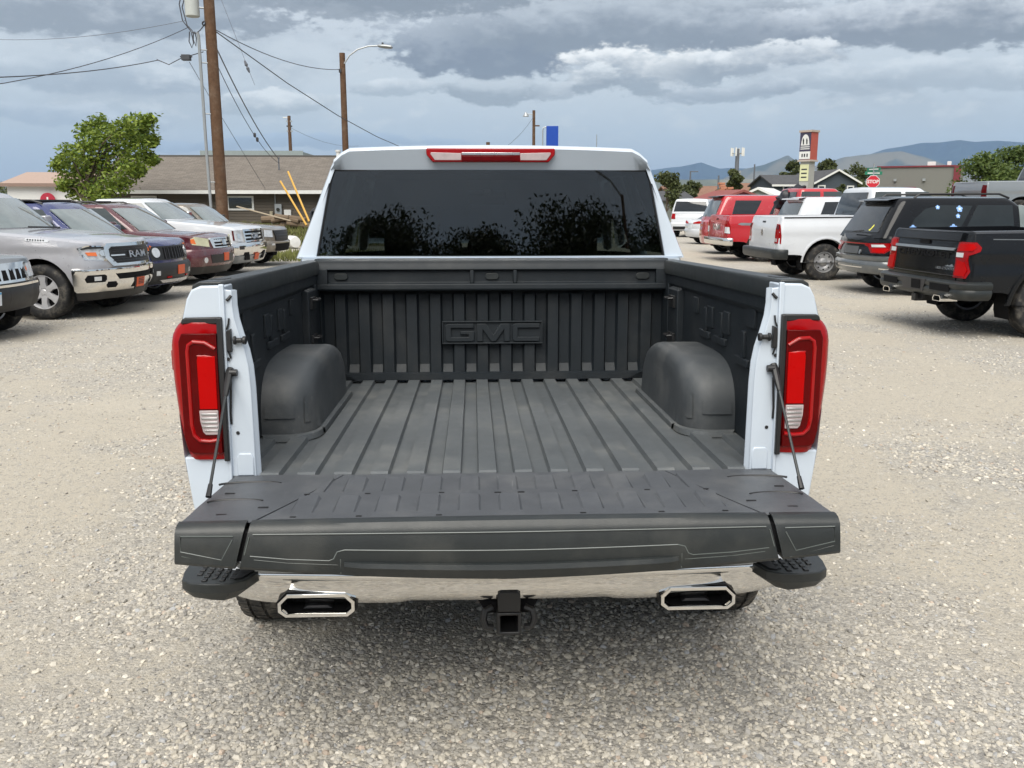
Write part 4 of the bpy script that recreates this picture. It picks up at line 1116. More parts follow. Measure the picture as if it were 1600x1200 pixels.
    # fitted panels ----------------------------------------------------------
    def patch(s, poly, f, off, th, step=.09):
        """flat polygon (a, b) cut into strips and laid on the surface f(a, b, off)"""
        bm = bmesh.new(); vs = [bm.verts.new((p[0], p[1], 0)) for p in poly]
        try: bm.faces.new(vs)
        except ValueError: bm.free(); return MB()
        for ax in (0, 1):
            lo, hi = min(p[ax] for p in poly), max(p[ax] for p in poly)
            k = max(1, int((hi-lo)/step))
            for i in range(1, k):
                c = lo+(hi-lo)*i/k; no = (1, 0, 0) if ax == 0 else (0, 1, 0)
                bmesh.ops.bisect_plane(bm, geom=bm.verts[:]+bm.edges[:]+bm.faces[:], dist=1e-6, plane_co=(c, c, 0), plane_no=no)
        bm.verts.index_update(); mb = MB(); n = len(bm.verts)
        top = [f(v.co.x, v.co.y, off) for v in bm.verts]; bot = [f(v.co.x, v.co.y, off-th) for v in bm.verts]
        fs = [tuple(v.index for v in fc.verts) for fc in bm.faces]
        sk = [(e.verts[0].index, e.verts[1].index, e.verts[1].index+n, e.verts[0].index+n) for e in bm.edges if len(e.link_faces) == 1]
        mb.add(top+bot, fs+sk); bm.free(); return mb
    def fit(s, name, polys, m, mode='S', off=.006, th=.02, sides=(1, -1), parent=None, one=False, smooth=40, step=.09):
        """mode S body side (a, z) wrapping the corners; F / R nose and tail (x, z); G glasshouse side; GF / GR its ends. One part per polygon and side."""
        if mode == 'S': f = lambda a, z, o: s.surf(a, z, o)
        elif mode == 'F': f = lambda x, z, o: (lambda q: (math.copysign(q[0], x) if x else 0.0, q[1], q[2]))(s.surf(s.ax_front(abs(x)), z, o))
        elif mode == 'R': f = lambda x, z, o: (lambda q: (math.copysign(q[0], x) if x else 0.0, q[1], q[2]))(s.surf(s.ax_rear(abs(x)), z, o))
        elif mode == 'T': f = lambda x, y, o: (x, y, s.ztop(y)+s.d.get('crown', .03)*(1-(x/(s.W/2))**2)+o)
        elif mode == 'G': f = lambda y, z, o: s.gside(y, z, o)
        elif mode == 'GF': f = lambda x, z, o: s.gend(x, z, o, True)
        else: f = lambda x, z, o: s.gend(x, z, o, False)
        out = []; acc = MB()
        for poly in polys:
            for sd in (sides if mode in ('S', 'G') else (1,)):
                mb = s.patch(poly, f, off, th, step)
                if not mb.v: continue
                if sd < 0: mb.mirror()
                if one: acc.add(mb.v, mb.f)
                else: out.append(s.fin(mb, name, m, parent, smooth=smooth, merge=1e-4))
        if one: out.append(s.fin(acc, name, m, parent, smooth=smooth, merge=1e-4))
        return out
    def ax_front(s, x):
        i = len(s.P)//2; return float(np.interp(-x, -s.P[i:, 0], s.A[i:]))
    def ax_rear(s, x):
        i = 12+9; return float(np.interp(x, s.P[:i, 0], s.A[:i]))
    def wrap(s, name, a0, a1, sec, m, zf=None, bevel=0, both=True, smooth=50):
        """bumper or moulding: section [(off, z)] swept round the nose or tail between body coordinates a0 and a1 (mirrored across)"""
        a0 = max(a0, s.d['wy'][1]+s.d['Ra']+.02) if a1 > s.L/2 else a0; a1 = min(a1, s.d['wy'][0]-s.d['Ra']-.02) if a1 < s.L/2 else a1
        aa = [a for a in s.A if a0 < a < a1]; aa = [a0]+aa+[a1]
        rows = [[s.surf(a, z+(zf(a) if zf else 0), o) for o, z in sec] for a in aa]
        mb = MB(); mb.grid(rows, closed=True)
        mb.add(rows[0], [tuple(range(len(sec)))]); mb.add(rows[-1], [tuple(range(len(sec)))])
        m2 = MB(); m2.add(mb.v, mb.f); m2.mirror(); mb.add(m2.v, m2.f)
        return s.fin(mb, name, m, smooth=smooth, merge=2e-4, bevel=bevel)
    def running(s):
        d = s.d
        for wy in d['wy']:
            for sx in (-1, 1): wheel(s.root, sx*(s.W/2-d.get('tw', .27)/2-d.get('inset', .035)), wy-s.L/2, d['R'], d.get('tw', .27), d.get('rim', .25), d.get('rs', 'six'), d.get('rm', M_RIM), sx)
    def flare(s, wy, w0, w1, m, name='arch_flare', off=.02, th=.03, a0=0, a1=math.pi):
        d = s.d; q = [(wy+(d['Ra']+w0)*math.cos(a), d['R']+(d['Ra']+w0)*math.sin(a)) for a in np.linspace(a0, a1, 15)]
        p = [(wy+(d['Ra']+w1)*math.cos(a), d['R']+(d['Ra']+w1)*math.sin(a)) for a in np.linspace(a1, a0, 15)]
        for sd in (1, -1):
            mb = MB(); mb.grid([[s.surf(a, z, off-.008) for a, z in q], [s.surf(a, z, off) for a, z in [(lerp(u[0], v[0], .3), lerp(u[1], v[1], .3)) for u, v in zip(q, p[::-1])]], [s.surf(a, z, off*.8) for a, z in p[::-1]], [s.surf(a, z, -.01) for a, z in p[::-1]], [s.surf(a, z, -.12) for a, z in q]], closed=True)
            if sd < 0: mb.mirror()
            s.fin(mb, name, m, smooth=50)
    def mirror(s, y, z, m, w=.20, h=.17):
        for sd in (1, -1):
            x0 = s.g['wb']-.02; mb = MB()
            mb.prism([(x0+.10, z-h/2), (x0+.12+w*.5, z-h/2-.01), (x0+.1+w, z-h*.35), (x0+.1+w, z+h*.35), (x0+.08+w*.8, z+h/2), (x0+.10, z+h*.45)], 'y', y-.05, y+.07)
            mb.box(x0-.04, x0+.13, y-.02, y+.05, z-h*.42, z-h*.18)
            if sd < 0: mb.mirror()
            s.fin(mb, 'door_mirror', m, bevel=.025, seg=3)
    def handles(s, ys, z, m):
        for y in ys:
            for sd in (1, -1):
                mb = MB(); x = s.side_x(y, z); mb.prism([(x-.01, y-.09), (x+.028, y-.06), (x+.028, y+.07), (x-.01, y+.09)], 'z', z-.016, z+.016)
                if sd < 0: mb.mirror()
                s.fin(mb, 'door_handle', m, bevel=.008)
    def seams(s, lines, w=.007):
        polys = []
        for (y0, z0), (y1, z1) in lines:
            if abs(y1-y0) < abs(z1-z0): polys.append([(y0-w, z0), (y0+w, z0), (y1+w, z1), (y1-w, z1)])
            else: polys.append([(y0, z0-w), (y1, z1-w), (y1, z1+w), (y0, z0+w)])
        for q in polys: s.fit('panel_gap', [q], M_VOID, 'S', off=.0045, th=.02, step=.25)
    def bars(s, name, mode_rear, x0, x1, z0, z1, n, m, vert=False, off=.012, th=.02, fill=.45):
        out = []
        for i in range(n):
            if vert:
                c = x0+(x1-x0)*(i+.5)/n; h = (x1-x0)/n*fill/2; p = [(c-h, z0), (c+h, z0), (c+h, z1), (c-h, z1)]
            else:
                c = z0+(z1-z0)*(i+.5)/n; h = (z1-z0)/n*fill/2; p = [(x0, c-h), (x1, c-h), (x1, c+h), (x0, c+h)]
            out += s.fit(name, [p], m, 'R' if mode_rear else 'F', off, th)
        return out
    def plate(s, mode, x, z, m, text='', w=.30, h=.15, off=.02, ink=M_INK, size=.09):
        o = s.fit('licence_plate', [[(x-w/2, z-h/2), (x+w/2, z-h/2), (x+w/2, z+h/2), (x-w/2, z+h/2)]], m, mode, off, .015)[0]
        if text: s.letters(mode, text, x, z, size, ink, off+.003, o)
        return o
    def letters(s, mode, text, x, z, size, m, off=.006, parent=None, sx=1.0, name='lettering', depth=.006, boff=0.0):
        sg = -1 if mode == 'F' else 1
        def xf(p):
            u = x+sg*p[0]; q = s.surf((s.ax_front if mode == 'F' else s.ax_rear)(abs(u)), z+p[2], off+(-p[1]))
            return (math.copysign(q[0], u), q[1], q[2])
        mb = text_mb(text, size, depth, xf, sx, boff); return s.fin(mb, name, m, parent if parent is not None else None, smooth=0, recalc=True)
    def slats(s): pass

TRUCK_PROF = [(.3, -.07), (.5, -.015), (.62, .0), (.80, .0), (.98, -.012), (1.08, -.004), (1.2, -.02), (1.34, -.055), (1.5, -.08)]
SUV_PROF = [(.25, -.08), (.45, -.015), (.6, .0), (.8, .0), (.93, -.015), (1.0, -.006), (1.15, -.045), (1.3, -.08)]
def P_truck(paint_, **k):
    d = dict(L=5.85, W=2.02, paint=paint_, top=[(0, 1.34), (.1, 1.36), (1.9, 1.38), (2.0, 1.33), (3.9, 1.32), (4.15, 1.29), (5.3, 1.19), (5.65, 1.14), (5.85, 1.06)],
             gh=dict(belt=(2.02, 4.18), roof=(2.20, 3.50), wb=.955, wr=.76, zb=1.28, zr=1.95), sill=.46, zf=.42, zr=.55, wy=(1.18, 4.88), R=.41, Ra=.50, tw=.28, rim=.255,
             prof=TRUCK_PROF, bed=(.10, 1.93, .48), lean=(.12, .02), zlean=.8, rf=.34, rr=.10, bf=.14, br=.03)
    d.update(k); return d
def P_suv(paint_, **k):
    d = dict(L=4.9, W=1.94, paint=paint_, top=[(0, .98), (.12, 1.08), (.4, 1.12), (3.2, 1.10), (3.55, 1.08), (4.5, 1.0), (4.78, .94), (4.9, .86)],
             gh=dict(belt=(.16, 3.62), roof=(.52, 2.70), wb=.90, wr=.67, zb=1.05, zr=1.74, r=.16), sill=.34, zf=.30, zr=.34, wy=(.98, 3.98), R=.37, Ra=.435, tw=.24, rim=.24,
             prof=SUV_PROF, lean=(.2, .12), zlean=.75, rf=.42, rr=.28, bf=.18, br=.08)
    d.update(k); return d

def truck_windows(V, crew=True, m=M_GLASS2, ms=M_SCREEN, mr=M_GLASS):
    g = V.g; zb = V.d['top'][3][1]+.015; zt = g['zr']-.085; y0, y1 = g['roof'][0], g['roof'][1]; b0, b1 = g['belt']
    ym = lerp(b0, b1, .40)
    V.fit('door_window', [[(b0+.10, zb), (ym-.05, zb), (ym-.05, zt), (y0+.08, zt)], [(ym+.05, zb), (b1-.30, zb), (b1-.42, zb+.10), (y1-.02, zt), (ym+.05, zt)]], m, 'G')
    V.fit('windscreen', [[(-.84, g['zb']+.06), (.84, g['zb']+.06), (.70, zt+.01), (-.70, zt+.01)]], ms, 'GF')
    V.fit('back_window', [[(-.74, zb+.02), (.74, zb+.02), (.64, zt-.01), (-.64, zt-.01)]], mr, 'GR')
    V.seams([((b0+.06, .50), (b0+.06, 1.31)), ((ym, .50), (ym, 1.31)), ((b1-.28, .52), (b1-.28, 1.27)), ((b0+.06, .52), (b1-.28, .52)), ((1.955, .55), (1.955, 1.34))])
    V.handles([b0+.20, ym+.12], 1.18, V.d.get('hm', V.paint))
    V.mirror(b1-.50, 1.42, V.d.get('mm', V.paint))

# ---- left row, noses towards the lot
HL = R(98)      # heading, measured from +Y towards +X
def place(px, py, y_wheel, side, d, heading):
    """root position such that the wheel at y_wheel (side +1 right) stands on the ground where the photo shows it"""
    g = ground_at(px, py); f = Vector((math.sin(heading), math.cos(heading), 0)); r = Vector((math.cos(heading), -math.sin(heading), 0))
    p = g-r*side*(d['W']/2-.12)-f*(y_wheel-d['L']/2); p.z = 0; return p
P_SILVER = paint('silver_paint', (.46, .46, .49), .30, .35); P_BLUE = paint('blue_paint', (.022, .032, .13), .25, .1); P_MAROON = paint('maroon_paint', (.085, .016, .022), .28, .1)
P_WHITE = paint('truck_white', (.62, .64, .67), .3, dust=.06); P_BROWN = paint('brown_paint', (.17, .145, .115), .32, .3); P_BLACK = mat('black_paint', (.007, .008, .010), .13, 0, .24, .08, .02, 3.0, rvar=.03, dirt=((.2, .19, .17), .012, 2.0))
P_RED = paint('red_paint', (.42, .014, .022), .25, 0, .05); P_GREY = paint('grey_paint', (.19, .21, .225), .3, .2); P_DARK = paint('charcoal_paint', (.10, .11, .115), .3, .3)

def silver_pickup():
    d = P_truck(P_SILVER, W=2.06, rf=.40, bf=.16, mm=P_SILVER, gh=dict(belt=(2.02, 4.18), roof=(2.20, 3.50), wb=.955, wr=.76, zb=1.27, zr=1.86))
    V = Veh('pickup_truck', 'silver pickup truck with chrome front bumper and six spoke wheels', 'pickup truck', place(75, 499, d['wy'][1], 1, d, HL), HL, d)
    truck_windows(V); L = V.L; A = V.amax
    # chrome bumper with lower openings
    V.wrap('front_bumper', L-.62, A, [(.00, .40), (.030, .44), (.045, .52), (.045, .66), (.055, .70), (.050, .745), (.0, .76), (-.06, .70), (-.06, .45)], M_CHROME, bevel=.0)
    V.fit('fog_lamp', [[(L-.28, .55), (L-.02, .55), (L+.02, .58), (L+.02, .64), (L-.02, .66), (L-.26, .66), (L-.30, .60)]], M_VOID, 'S', .052, .02)
    V.fit('fog_lens', [[(L-.18, .575), (L-.08, .575), (L-.08, .635), (L-.18, .635)]], M_LAMP, 'S', .056, .02)
    V.fit('bumper_intake', [[(-.44, .575), (.44, .575), (.50, .66), (-.50, .66)]], M_VOID, 'F', .052, .02)
    V.fit('tow_hook_slot', [[(sx*.50, .455), (sx*.62, .455), (sx*.66, .50), (sx*.62, .545), (sx*.50, .545), (sx*.47, .50)] for sx in (1, -1)], M_VOID, 'F', .048, .02)
    V.wrap('air_dam', L-.55, A, [(-.03, .28), (-.01, .30), (.0, .42), (-.06, .42)], M_BLACK)
    # grille: chrome ring, dark mesh bars, lettering
    V.fit('grille_surround', [[(-.52, .775), (.52, .775), (.62, .90), (.62, 1.06), (.56, 1.115), (-.56, 1.115), (-.62, 1.06), (-.62, .90)]], M_CHROME, 'F', .040, .08)
    gr = V.fit('grille', [[(-.45, .815), (.45, .815), (.545, .92), (.545, 1.03), (.50, 1.065), (-.50, 1.065), (-.545, 1.03), (-.545, .92)]], M_BLACK, 'F', .044, .03)[0]
    for z in (.850, .885, .985, 1.02, 1.05): V.fit('grille_bar', [[(-.50, z-.006), (.50, z-.006), (.50, z+.006), (-.50, z+.006)]], M_RIMDARK, 'F', .056, .02, parent=gr)
    V.fit('grille_bar', [[(-.54, .925), (-.30, .925), (-.30, .945), (-.54, .945)], [(.30, .925), (.54, .925), (.54, .945), (.30, .945)]], M_CHROME, 'F', .062, .02, parent=gr)
    V.letters('F', 'RAM', 0, .936, .145, M_STEEL, .070, gr, 1.6, boff=.001, depth=.010)
    # headlamps
    V.fit('lamp_surround', [[(L-.27, .885), (L+.17, .85), (L+.23, .85), (L+.27, 1.07), (L-.20, 1.095), (L-.36, 1.055)]], M_CHROME, 'S', .006, .03)
    hl = V.fit('headlamp', [[(L-.24, .905), (L+.16, .87), (L+.20, .87), (L+.24, 1.05), (L-.20, 1.07), (L-.32, 1.04)]], M_LAMP, 'S', .012, .05)
    for o, sd in zip(hl, (1, -1)):
        V.fit('turn_lens', [[(L-.22, .945), (L-.08, .935), (L-.09, .99), (L-.25, .995)]], M_AMBER, 'S', .030, .02, sides=(sd,), parent=o)
        V.fit('projector', [[(L+.0, .935), (L+.10, .93), (L+.12, .985), (L+.07, 1.02), (L+.0, 1.015), (L-.03, .975)]], M_CHROME, 'S', .028, .02, sides=(sd,), parent=o)
        V.fit('lamp_bezel', [[(L-.30, 1.03), (L-.20, 1.045), (L+.25, 1.04), (L+.25, 1.062), (L-.20, 1.075), (L-.31, 1.045)]], M_BLACK, 'S', .028, .02, sides=(sd,), parent=o)
        V.fit('lamp_reflector', [[(L+.14, .90), (L+.19, .90), (L+.16, 1.03), (L+.13, 1.03)]], M_BLACK, 'S', .029, .02, sides=(sd,), parent=o)
    bd = V.fit('bonnet_badge', [[(L-1.12, 1.165), (L-.78, 1.145), (L-.76, 1.165), (L-.78, 1.19), (L-1.12, 1.205), (L-1.14, 1.185)]], P_WHITE, 'S', .008, .02)
    for o, sd in zip(bd, (1, -1)): V.fit('badge_print', [[(L-1.10+.04*k, 1.172-.002*k), (L-1.075+.04*k, 1.172-.002*k), (L-1.075+.04*k, 1.194-.002*k), (L-1.10+.04*k, 1.194-.002*k)] for k in range(7)], M_INK, 'S', .0095, .004, sides=(sd,), parent=o, one=True)[0]['kind'] = 'stuff'
    V.fit('orange_tag', [[(-.13, .395), (.13, .395), (.13, .585), (-.13, .585)]], M_BLACK, 'F', .062, .02); V.plate('F', 0, .50, M_ORANGE, '', .21, .145, .072)
    V.fit('tag_print', [[(-.07, .52+.025*k), (.07, .52+.025*k), (.07, .53+.025*k), (-.07, .53+.025*k)] for k in (-2, -1, 0, 1)], M_INK, 'F', .0755, .004, one=True)
    w = MB(); w.tube([(-.62, L-1.60, 1.315), (.25, L-1.56, 1.345)], .016, 6); V.fin(w, 'wiper', M_BLACK)
silver_pickup()

def left_corner_suv():
    d = P_suv(P_DARK, L=4.75, top=[(0, .98), (.12, 1.08), (.4, 1.12), (3.0, 1.10), (3.4, 1.08), (4.4, 1.02), (4.65, .99), (4.75, .92)], rf=.36, bf=.10, W=1.9, zf=.36)
    V = Veh('parked_suv', 'dark grey car nose with chrome slotted grille at the left edge beside the silver pickup', 'suv', place(0, 516, d['wy'][1], -1, d, R(99)), R(99), d)
    L = V.L; A = V.amax
    V.wrap('front_bumper', L-.60, A, [(.0, .36), (.04, .40), (.06, .52), (.06, .66), (.03, .70), (-.05, .70), (-.05, .40)], M_BLACK)
    gs = V.fit('grille_surround', [[(-.56, .72), (.56, .72), (.60, .93), (.54, .965), (-.54, .965), (-.60, .93)]], M_CHROME, 'F', .02, .06)[0]
    for k in range(7):
        c = -.42+.14*k; V.fit('grille_slot', [[(c-.042, .755), (c+.042, .755), (c+.042, .925), (c-.042, .925)]], M_VOID, 'F', .024, .02, parent=gs)
    V.fit('headlamp', [[(L-.22, .78), (L+.12, .76), (L+.14, .93), (L-.12, .94)]], M_LAMP, 'S', .010, .05)
    V.fit('chrome_strip', [[(-.70, .675), (.70, .675), (.70, .705), (-.70, .705)]], M_CHROME, 'F', .066, .02)
    pl = V.plate('F', .33, .545, M_PLATE, '817P54', .31, .165, .074, size=.075)
    V.fit('plate_band', [[(.18, .60), (.48, .60), (.48, .625), (.18, .625)]], M_PLATEB, 'F', .0765, .004, parent=pl)
    V.fit('windscreen', [[(-.76, 1.10), (.76, 1.10), (.60, 1.64), (-.60, 1.64)]], M_SCREEN, 'GF'); V.fit('door_window', [[(.5, 1.14), (3.05, 1.14), (2.5, 1.62), (.8, 1.62)]], M_GLASS2, 'G')
left_corner_suv()

def blue_suv():
    d = P_suv(P_BLUE, L=4.25, W=1.86, top=[(0, .98), (.12, 1.08), (.4, 1.12), (2.8, 1.12), (3.1, 1.10), (3.95, 1.07), (4.15, 1.03), (4.25, .96)], wy=(.85, 3.42), rf=.34, bf=.12,
              gh=dict(belt=(.14, 3.14), roof=(.36, 2.30), wb=.87, wr=.68, zb=1.05, zr=1.70, r=.14, paint=P_BLUE), lean=(.12, .1), R=.36, Ra=.43)
    h = HL; V = Veh('parked_suv', 'small blue suv with round headlamps and dark seven slot grille, third in the left row', 'suv', place(246, 460, d['wy'][1], -1, d, h), h, d)
    L = V.L; A = V.amax
    V.fit('windscreen', [[(-.74, 1.12), (.74, 1.12), (.62, 1.60), (-.62, 1.60)]], M_SCREEN, 'GF')
    V.fit('door_window', [[(.35, 1.15), (1.42, 1.15), (1.42, 1.60), (.60, 1.60)], [(1.50, 1.15), (2.70, 1.15), (2.26, 1.60), (1.50, 1.60)]], M_GLASS2, 'G')
    V.fit('roof_panel', [[(-.58, .6), (.58, .6), (.58, 2.0), (-.58, 2.0)]], M_BLACK, 'T', .62, .03)
    rr = []
    for sx in (-1, 1):
        r = MB(); r.tube([(sx*.60, .55, 1.70), (sx*.60, .7, 1.755), (sx*.60, 2.0, 1.755), (sx*.60, 2.2, 1.70)], .018, 6); V.fin(r, 'roof_rail', M_BLACK)
    V.wrap('front_bumper', L-.62, A, [(-.01, .30), (.04, .34), (.06, .46), (.06, .62), (.02, .68), (-.05, .68), (-.05, .34)], M_BLACK)
    fc = V.fit('front_panel', [[(-.66, .73), (.66, .73), (.72, .86), (.66, .97), (-.66, .97), (-.72, .86)]], M_BLACK, 'F', .012, .03)[0]
    for k in range(7): c = -.33+.11*k; V.fit('grille_slot', [[(c-.032, .755), (c+.032, .755), (c+.035, .945), (c-.035, .945)]], M_VOID, 'F', .022, .02, parent=fc)
    V.bars('grille_bar', False, -.385, .385, .75, .95, 8, M_RIMDARK, True, .026, .02, .20)
    for sx in (-1, 1):
        c = [(sx*.54+.085*math.cos(t), .865+.085*math.sin(t)) for t in np.linspace(0, 2*math.pi, 18)[:-1]]; o = V.fit('headlamp', [c], M_LAMP, 'F', .026, .05)[0]
    V.fit('turn_lens', [[(L+.0, .90), (L+.05, .89), (L+.07, .97), (L+.01, .99)]], M_AMBER, 'S', .012, .03)
    V.fit('fog_lamp', [[(sx*.52, .47), (sx*.62, .47), (sx*.62, .55), (sx*.52, .55)] for sx in (1, -1)], M_LAMP, 'F', .066, .02)
    V.fit('tow_hook', [[(sx*.26, .415), (sx*.36, .415), (sx*.36, .445), (sx*.26, .445)] for sx in (1, -1)], M_REDB, 'F', .075, .03)
    V.fit('skid_plate', [[(-.45, .335), (.45, .335), (.52, .39), (-.52, .39)]], M_STEEL, 'F', .062, .02)
    V.plate('F', -.05, .545, M_ORANGE, '', .24, .16, .075)
    V.flare(d['wy'][1], -.005, .06, M_BLACK); V.flare(d['wy'][0], -.005, .06, M_BLACK); V.mirror(2.55, 1.22, P_BLUE)
blue_suv()

def maroon_suv():
    d = P_suv(P_MAROON, L=4.85, W=2.0, top=[(0, 1.0), (.12, 1.12), (.4, 1.16), (3.2, 1.14), (3.5, 1.12), (4.45, 1.05), (4.72, .99), (4.85, .92)], gh=dict(belt=(.16, 3.60), roof=(.46, 2.74), wb=.93, wr=.74, zb=1.08, zr=1.68, r=.14), R=.38, Ra=.45, rf=.30, bf=.14, lean=(.15, .1))
    h = HL; V = Veh('parked_suv', 'maroon suv with roof rails and yellowed headlamps between the blue suv and the white pickup', 'suv', place(264, 447, d['wy'][1], 1, d, h), h, d)
    L = V.L; A = V.amax
    V.fit('windscreen', [[(-.80, 1.14), (.80, 1.14), (.68, 1.60), (-.68, 1.60)]], M_SCREEN, 'GF')
    V.fit('door_window', [[(.50, 1.18), (1.25, 1.18), (1.25, 1.60), (.62, 1.60)], [(1.31, 1.18), (2.15, 1.18), (2.15, 1.60), (1.31, 1.60)], [(2.23, 1.18), (3.18, 1.18), (2.66, 1.60), (2.23, 1.60)]], M_GLASS2, 'G')
    for sx in (-1, 1):
        r = MB(); r.tube([(sx*.64, .55, 1.67), (sx*.64, .7, 1.73), (sx*.64, 2.3, 1.73), (sx*.64, 2.5, 1.67)], .02, 6); V.fin(r, 'roof_rail', M_BLACK)
    for y in (1.0, 2.0): r = MB(); r.tube([(-.64, y, 1.74), (.64, y, 1.74)], .018, 6); V.fin(r, 'roof_bar', M_BLACK)
    V.wrap('front_bumper', L-.62, A, [(-.01, .32), (.03, .36), (.05, .46), (.05, .72), (.02, .76), (-.05, .76), (-.05, .36)], P_MAROON)
    V.wrap('air_dam', L-.55, A, [(-.02, .24), (.01, .27), (.04, .40), (-.06, .40)], M_BLACK)
    o = V.fit('grille', [[(-.44, .775), (.44, .775), (.50, .95), (.46, .99), (-.46, .99), (-.50, .95)]], M_CHROME, 'F', .03, .06)[0]
    V.fit('grille_slot', [[(-.36, .80+.062*k), (.36, .80+.062*k), (.38, .838+.062*k), (-.38, .838+.062*k)] for k in range(3)], M_VOID, 'F', .034, .02, parent=o)
    V.fit('grille_emblem', [[(-.09, .83), (.09, .83), (.11, .94), (-.11, .94)]], M_CHROME, 'F', .045, .02, parent=o)
    hl = V.fit('headlamp', [[(L-.26, .86), (L+.20, .80), (L+.22, .97), (L-.16, 1.02), (L-.28, .98)]], M_YLAMP, 'S', .012, .05)
    for q, sd in zip(hl, (1, -1)): V.fit('turn_lens', [[(L-.28, .89), (L-.17, .87), (L-.20, .98), (L-.28, .97)]], M_AMBER, 'S', .017, .03, sides=(sd,), parent=q)
    V.fit('lower_intake', [[(-.52, .46), (.52, .46), (.56, .64), (-.56, .64)]], M_BLACK, 'F', .056, .02)
    V.fit('fog_lamp', [[(sx*.70+.06*math.cos(t), .53+.06*math.sin(t)) for t in np.linspace(0, 6.28, 13)[:-1]] for sx in (1, -1)], M_LAMP, 'F', .057, .02)
    V.plate('F', 0, .58, M_ORANGE, '', .22, .17, .07); V.mirror(2.95, 1.25, P_MAROON)
    V.seams([((2.19, .45), (2.19, 1.12)), ((3.2, .5), (3.2, 1.1))])
maroon_suv()

def white_left_pickup():
    d = P_truck(P_WHITE, rf=.22, bf=.08, mm=M_CHROME, R=.42, rs='five', gh=dict(belt=(2.02, 4.15), roof=(2.2, 3.46), wb=.955, wr=.76, zb=1.28, zr=1.80))
    h = HL; V = Veh('pickup_truck', 'white pickup truck with upright chrome grille between the maroon suv and the brown pickup', 'pickup truck', place(318, 432, d['wy'][1], 1, d, h), h, d)
    truck_windows(V); L = V.L; A = V.amax
    V.wrap('front_bumper', L-.50, A, [(.0, .46), (.03, .50), (.05, .58), (.05, .74), (.03, .79), (-.05, .79), (-.05, .50)], M_CHROME)
    V.wrap('air_dam', L-.46, A, [(-.02, .30), (.02, .33), (.04, .48), (-.06, .48)], P_GREY)
    o = V.fit('grille', [[(-.56, .72), (.56, .72), (.60, 1.10), (-.60, 1.10)]], M_CHROME, 'F', .03, .06)[0]
    V.fit('grille_slot', [[(-.52, .75+.085*k), (.52, .75+.085*k), (.52, .80+.085*k), (-.52, .80+.085*k)] for k in range(4)], M_VOID, 'F', .034, .02, parent=o)
    V.letters('F', 'GMC', 0, .925, .17, M_STEEL, .042, o, 1.2, boff=.006, depth=.012)
    hl = V.fit('headlamp', [[(L-.14, .84), (L+.02, .82), (L+.14, .82), (L+.15, 1.08), (L-.16, 1.08)]], M_LAMP, 'S', .012, .05)
    for q, sd in zip(hl, (1, -1)): V.fit('lamp_guide', [[(L-.15, .85), (L-.11, .845), (L-.12, 1.07), (L-.16, 1.07)]], M_REDD, 'S', .017, .03, sides=(sd,), parent=q); V.fit('projector', [[(L-.02, .90), (L+.08, .90), (L+.08, 1.0), (L-.02, 1.0)]], M_CHROME, 'S', .018, .02, sides=(sd,), parent=q)
    V.fit('fog_lamp', [[(L-.02, .63), (L+.16, .63), (L+.16, .72), (L-.02, .72)]], M_BLACK, 'S', .056, .02)
    V.fit('tow_opening', [[(sx*.35, .37), (sx*.58, .37), (sx*.66, .56), (sx*.45, .56)] for sx in (1, -1)], M_VOID, 'F', .05, .02)
    V.plate('F', .0, .44, M_ORANGE, '', .24, .16, .06); V.flare(d['wy'][1], -.004, .05, M_BLACK, off=.012)
white_left_pickup()

def brown_pickup():
    d = P_truck(P_BROWN, L=5.4, W=1.9, rf=.28, bf=.12, top=[(0, 1.2), (.1, 1.22), (1.7, 1.24), (1.8, 1.20), (3.4, 1.19), (3.7, 1.17), (4.9, 1.08), (5.2, 1.04), (5.4, .96)], wy=(1.1, 4.42), bed=(.1, 1.72, .4),
                gh=dict(belt=(1.8, 3.72), roof=(1.95, 3.05), wb=.88, wr=.70, zb=1.15, zr=1.68), R=.39, Ra=.46)
    h = HL; V = Veh('pickup_truck', 'brown pickup truck with black grille, farthest in the left row', 'pickup truck', place(374, 417, d['wy'][1], 1, d, h), h, d)
    L = V.L; A = V.amax; g = V.g
    V.fit('windscreen', [[(-.77, 1.21), (.77, 1.21), (.64, 1.61), (-.64, 1.61)]], M_SCREEN, 'GF'); V.fit('door_window', [[(1.95, 1.24), (2.5, 1.24), (2.5, 1.60), (2.05, 1.60)], [(2.58, 1.24), (3.40, 1.24), (2.98, 1.60), (2.58, 1.60)]], M_GLASS2, 'G')
    V.fit('grille', [[(-.46, .70), (.46, .70), (.52, .98), (-.52, .98)]], M_BLACK, 'F', .03, .06); V.bars('grille_bar', False, -.46, .46, .74, .96, 3, M_RIMDARK, False, .04, .02, .3)
    V.fit('headlamp', [[(L-.22, .82), (L+.12, .80), (L+.14, .98), (L-.18, 1.0)]], M_LAMP, 'S', .012, .05)
    V.wrap('front_bumper', L-.5, A, [(.0, .40), (.04, .44), (.06, .52), (.06, .66), (.02, .70), (-.05, .70), (-.05, .44)], P_BROWN)
    V.fit('lower_intake', [[(-.5, .42), (.5, .42), (.54, .62), (-.54, .62)]], M_VOID, 'F', .066, .02)
    V.fit('fog_lamp', [[(L-.0, .58), (L+.14, .58), (L+.14, .63), (L-.0, .63)]], M_LAMP, 'S', .064, .02); V.mirror(3.2, 1.3, M_BLACK)
brown_pickup()

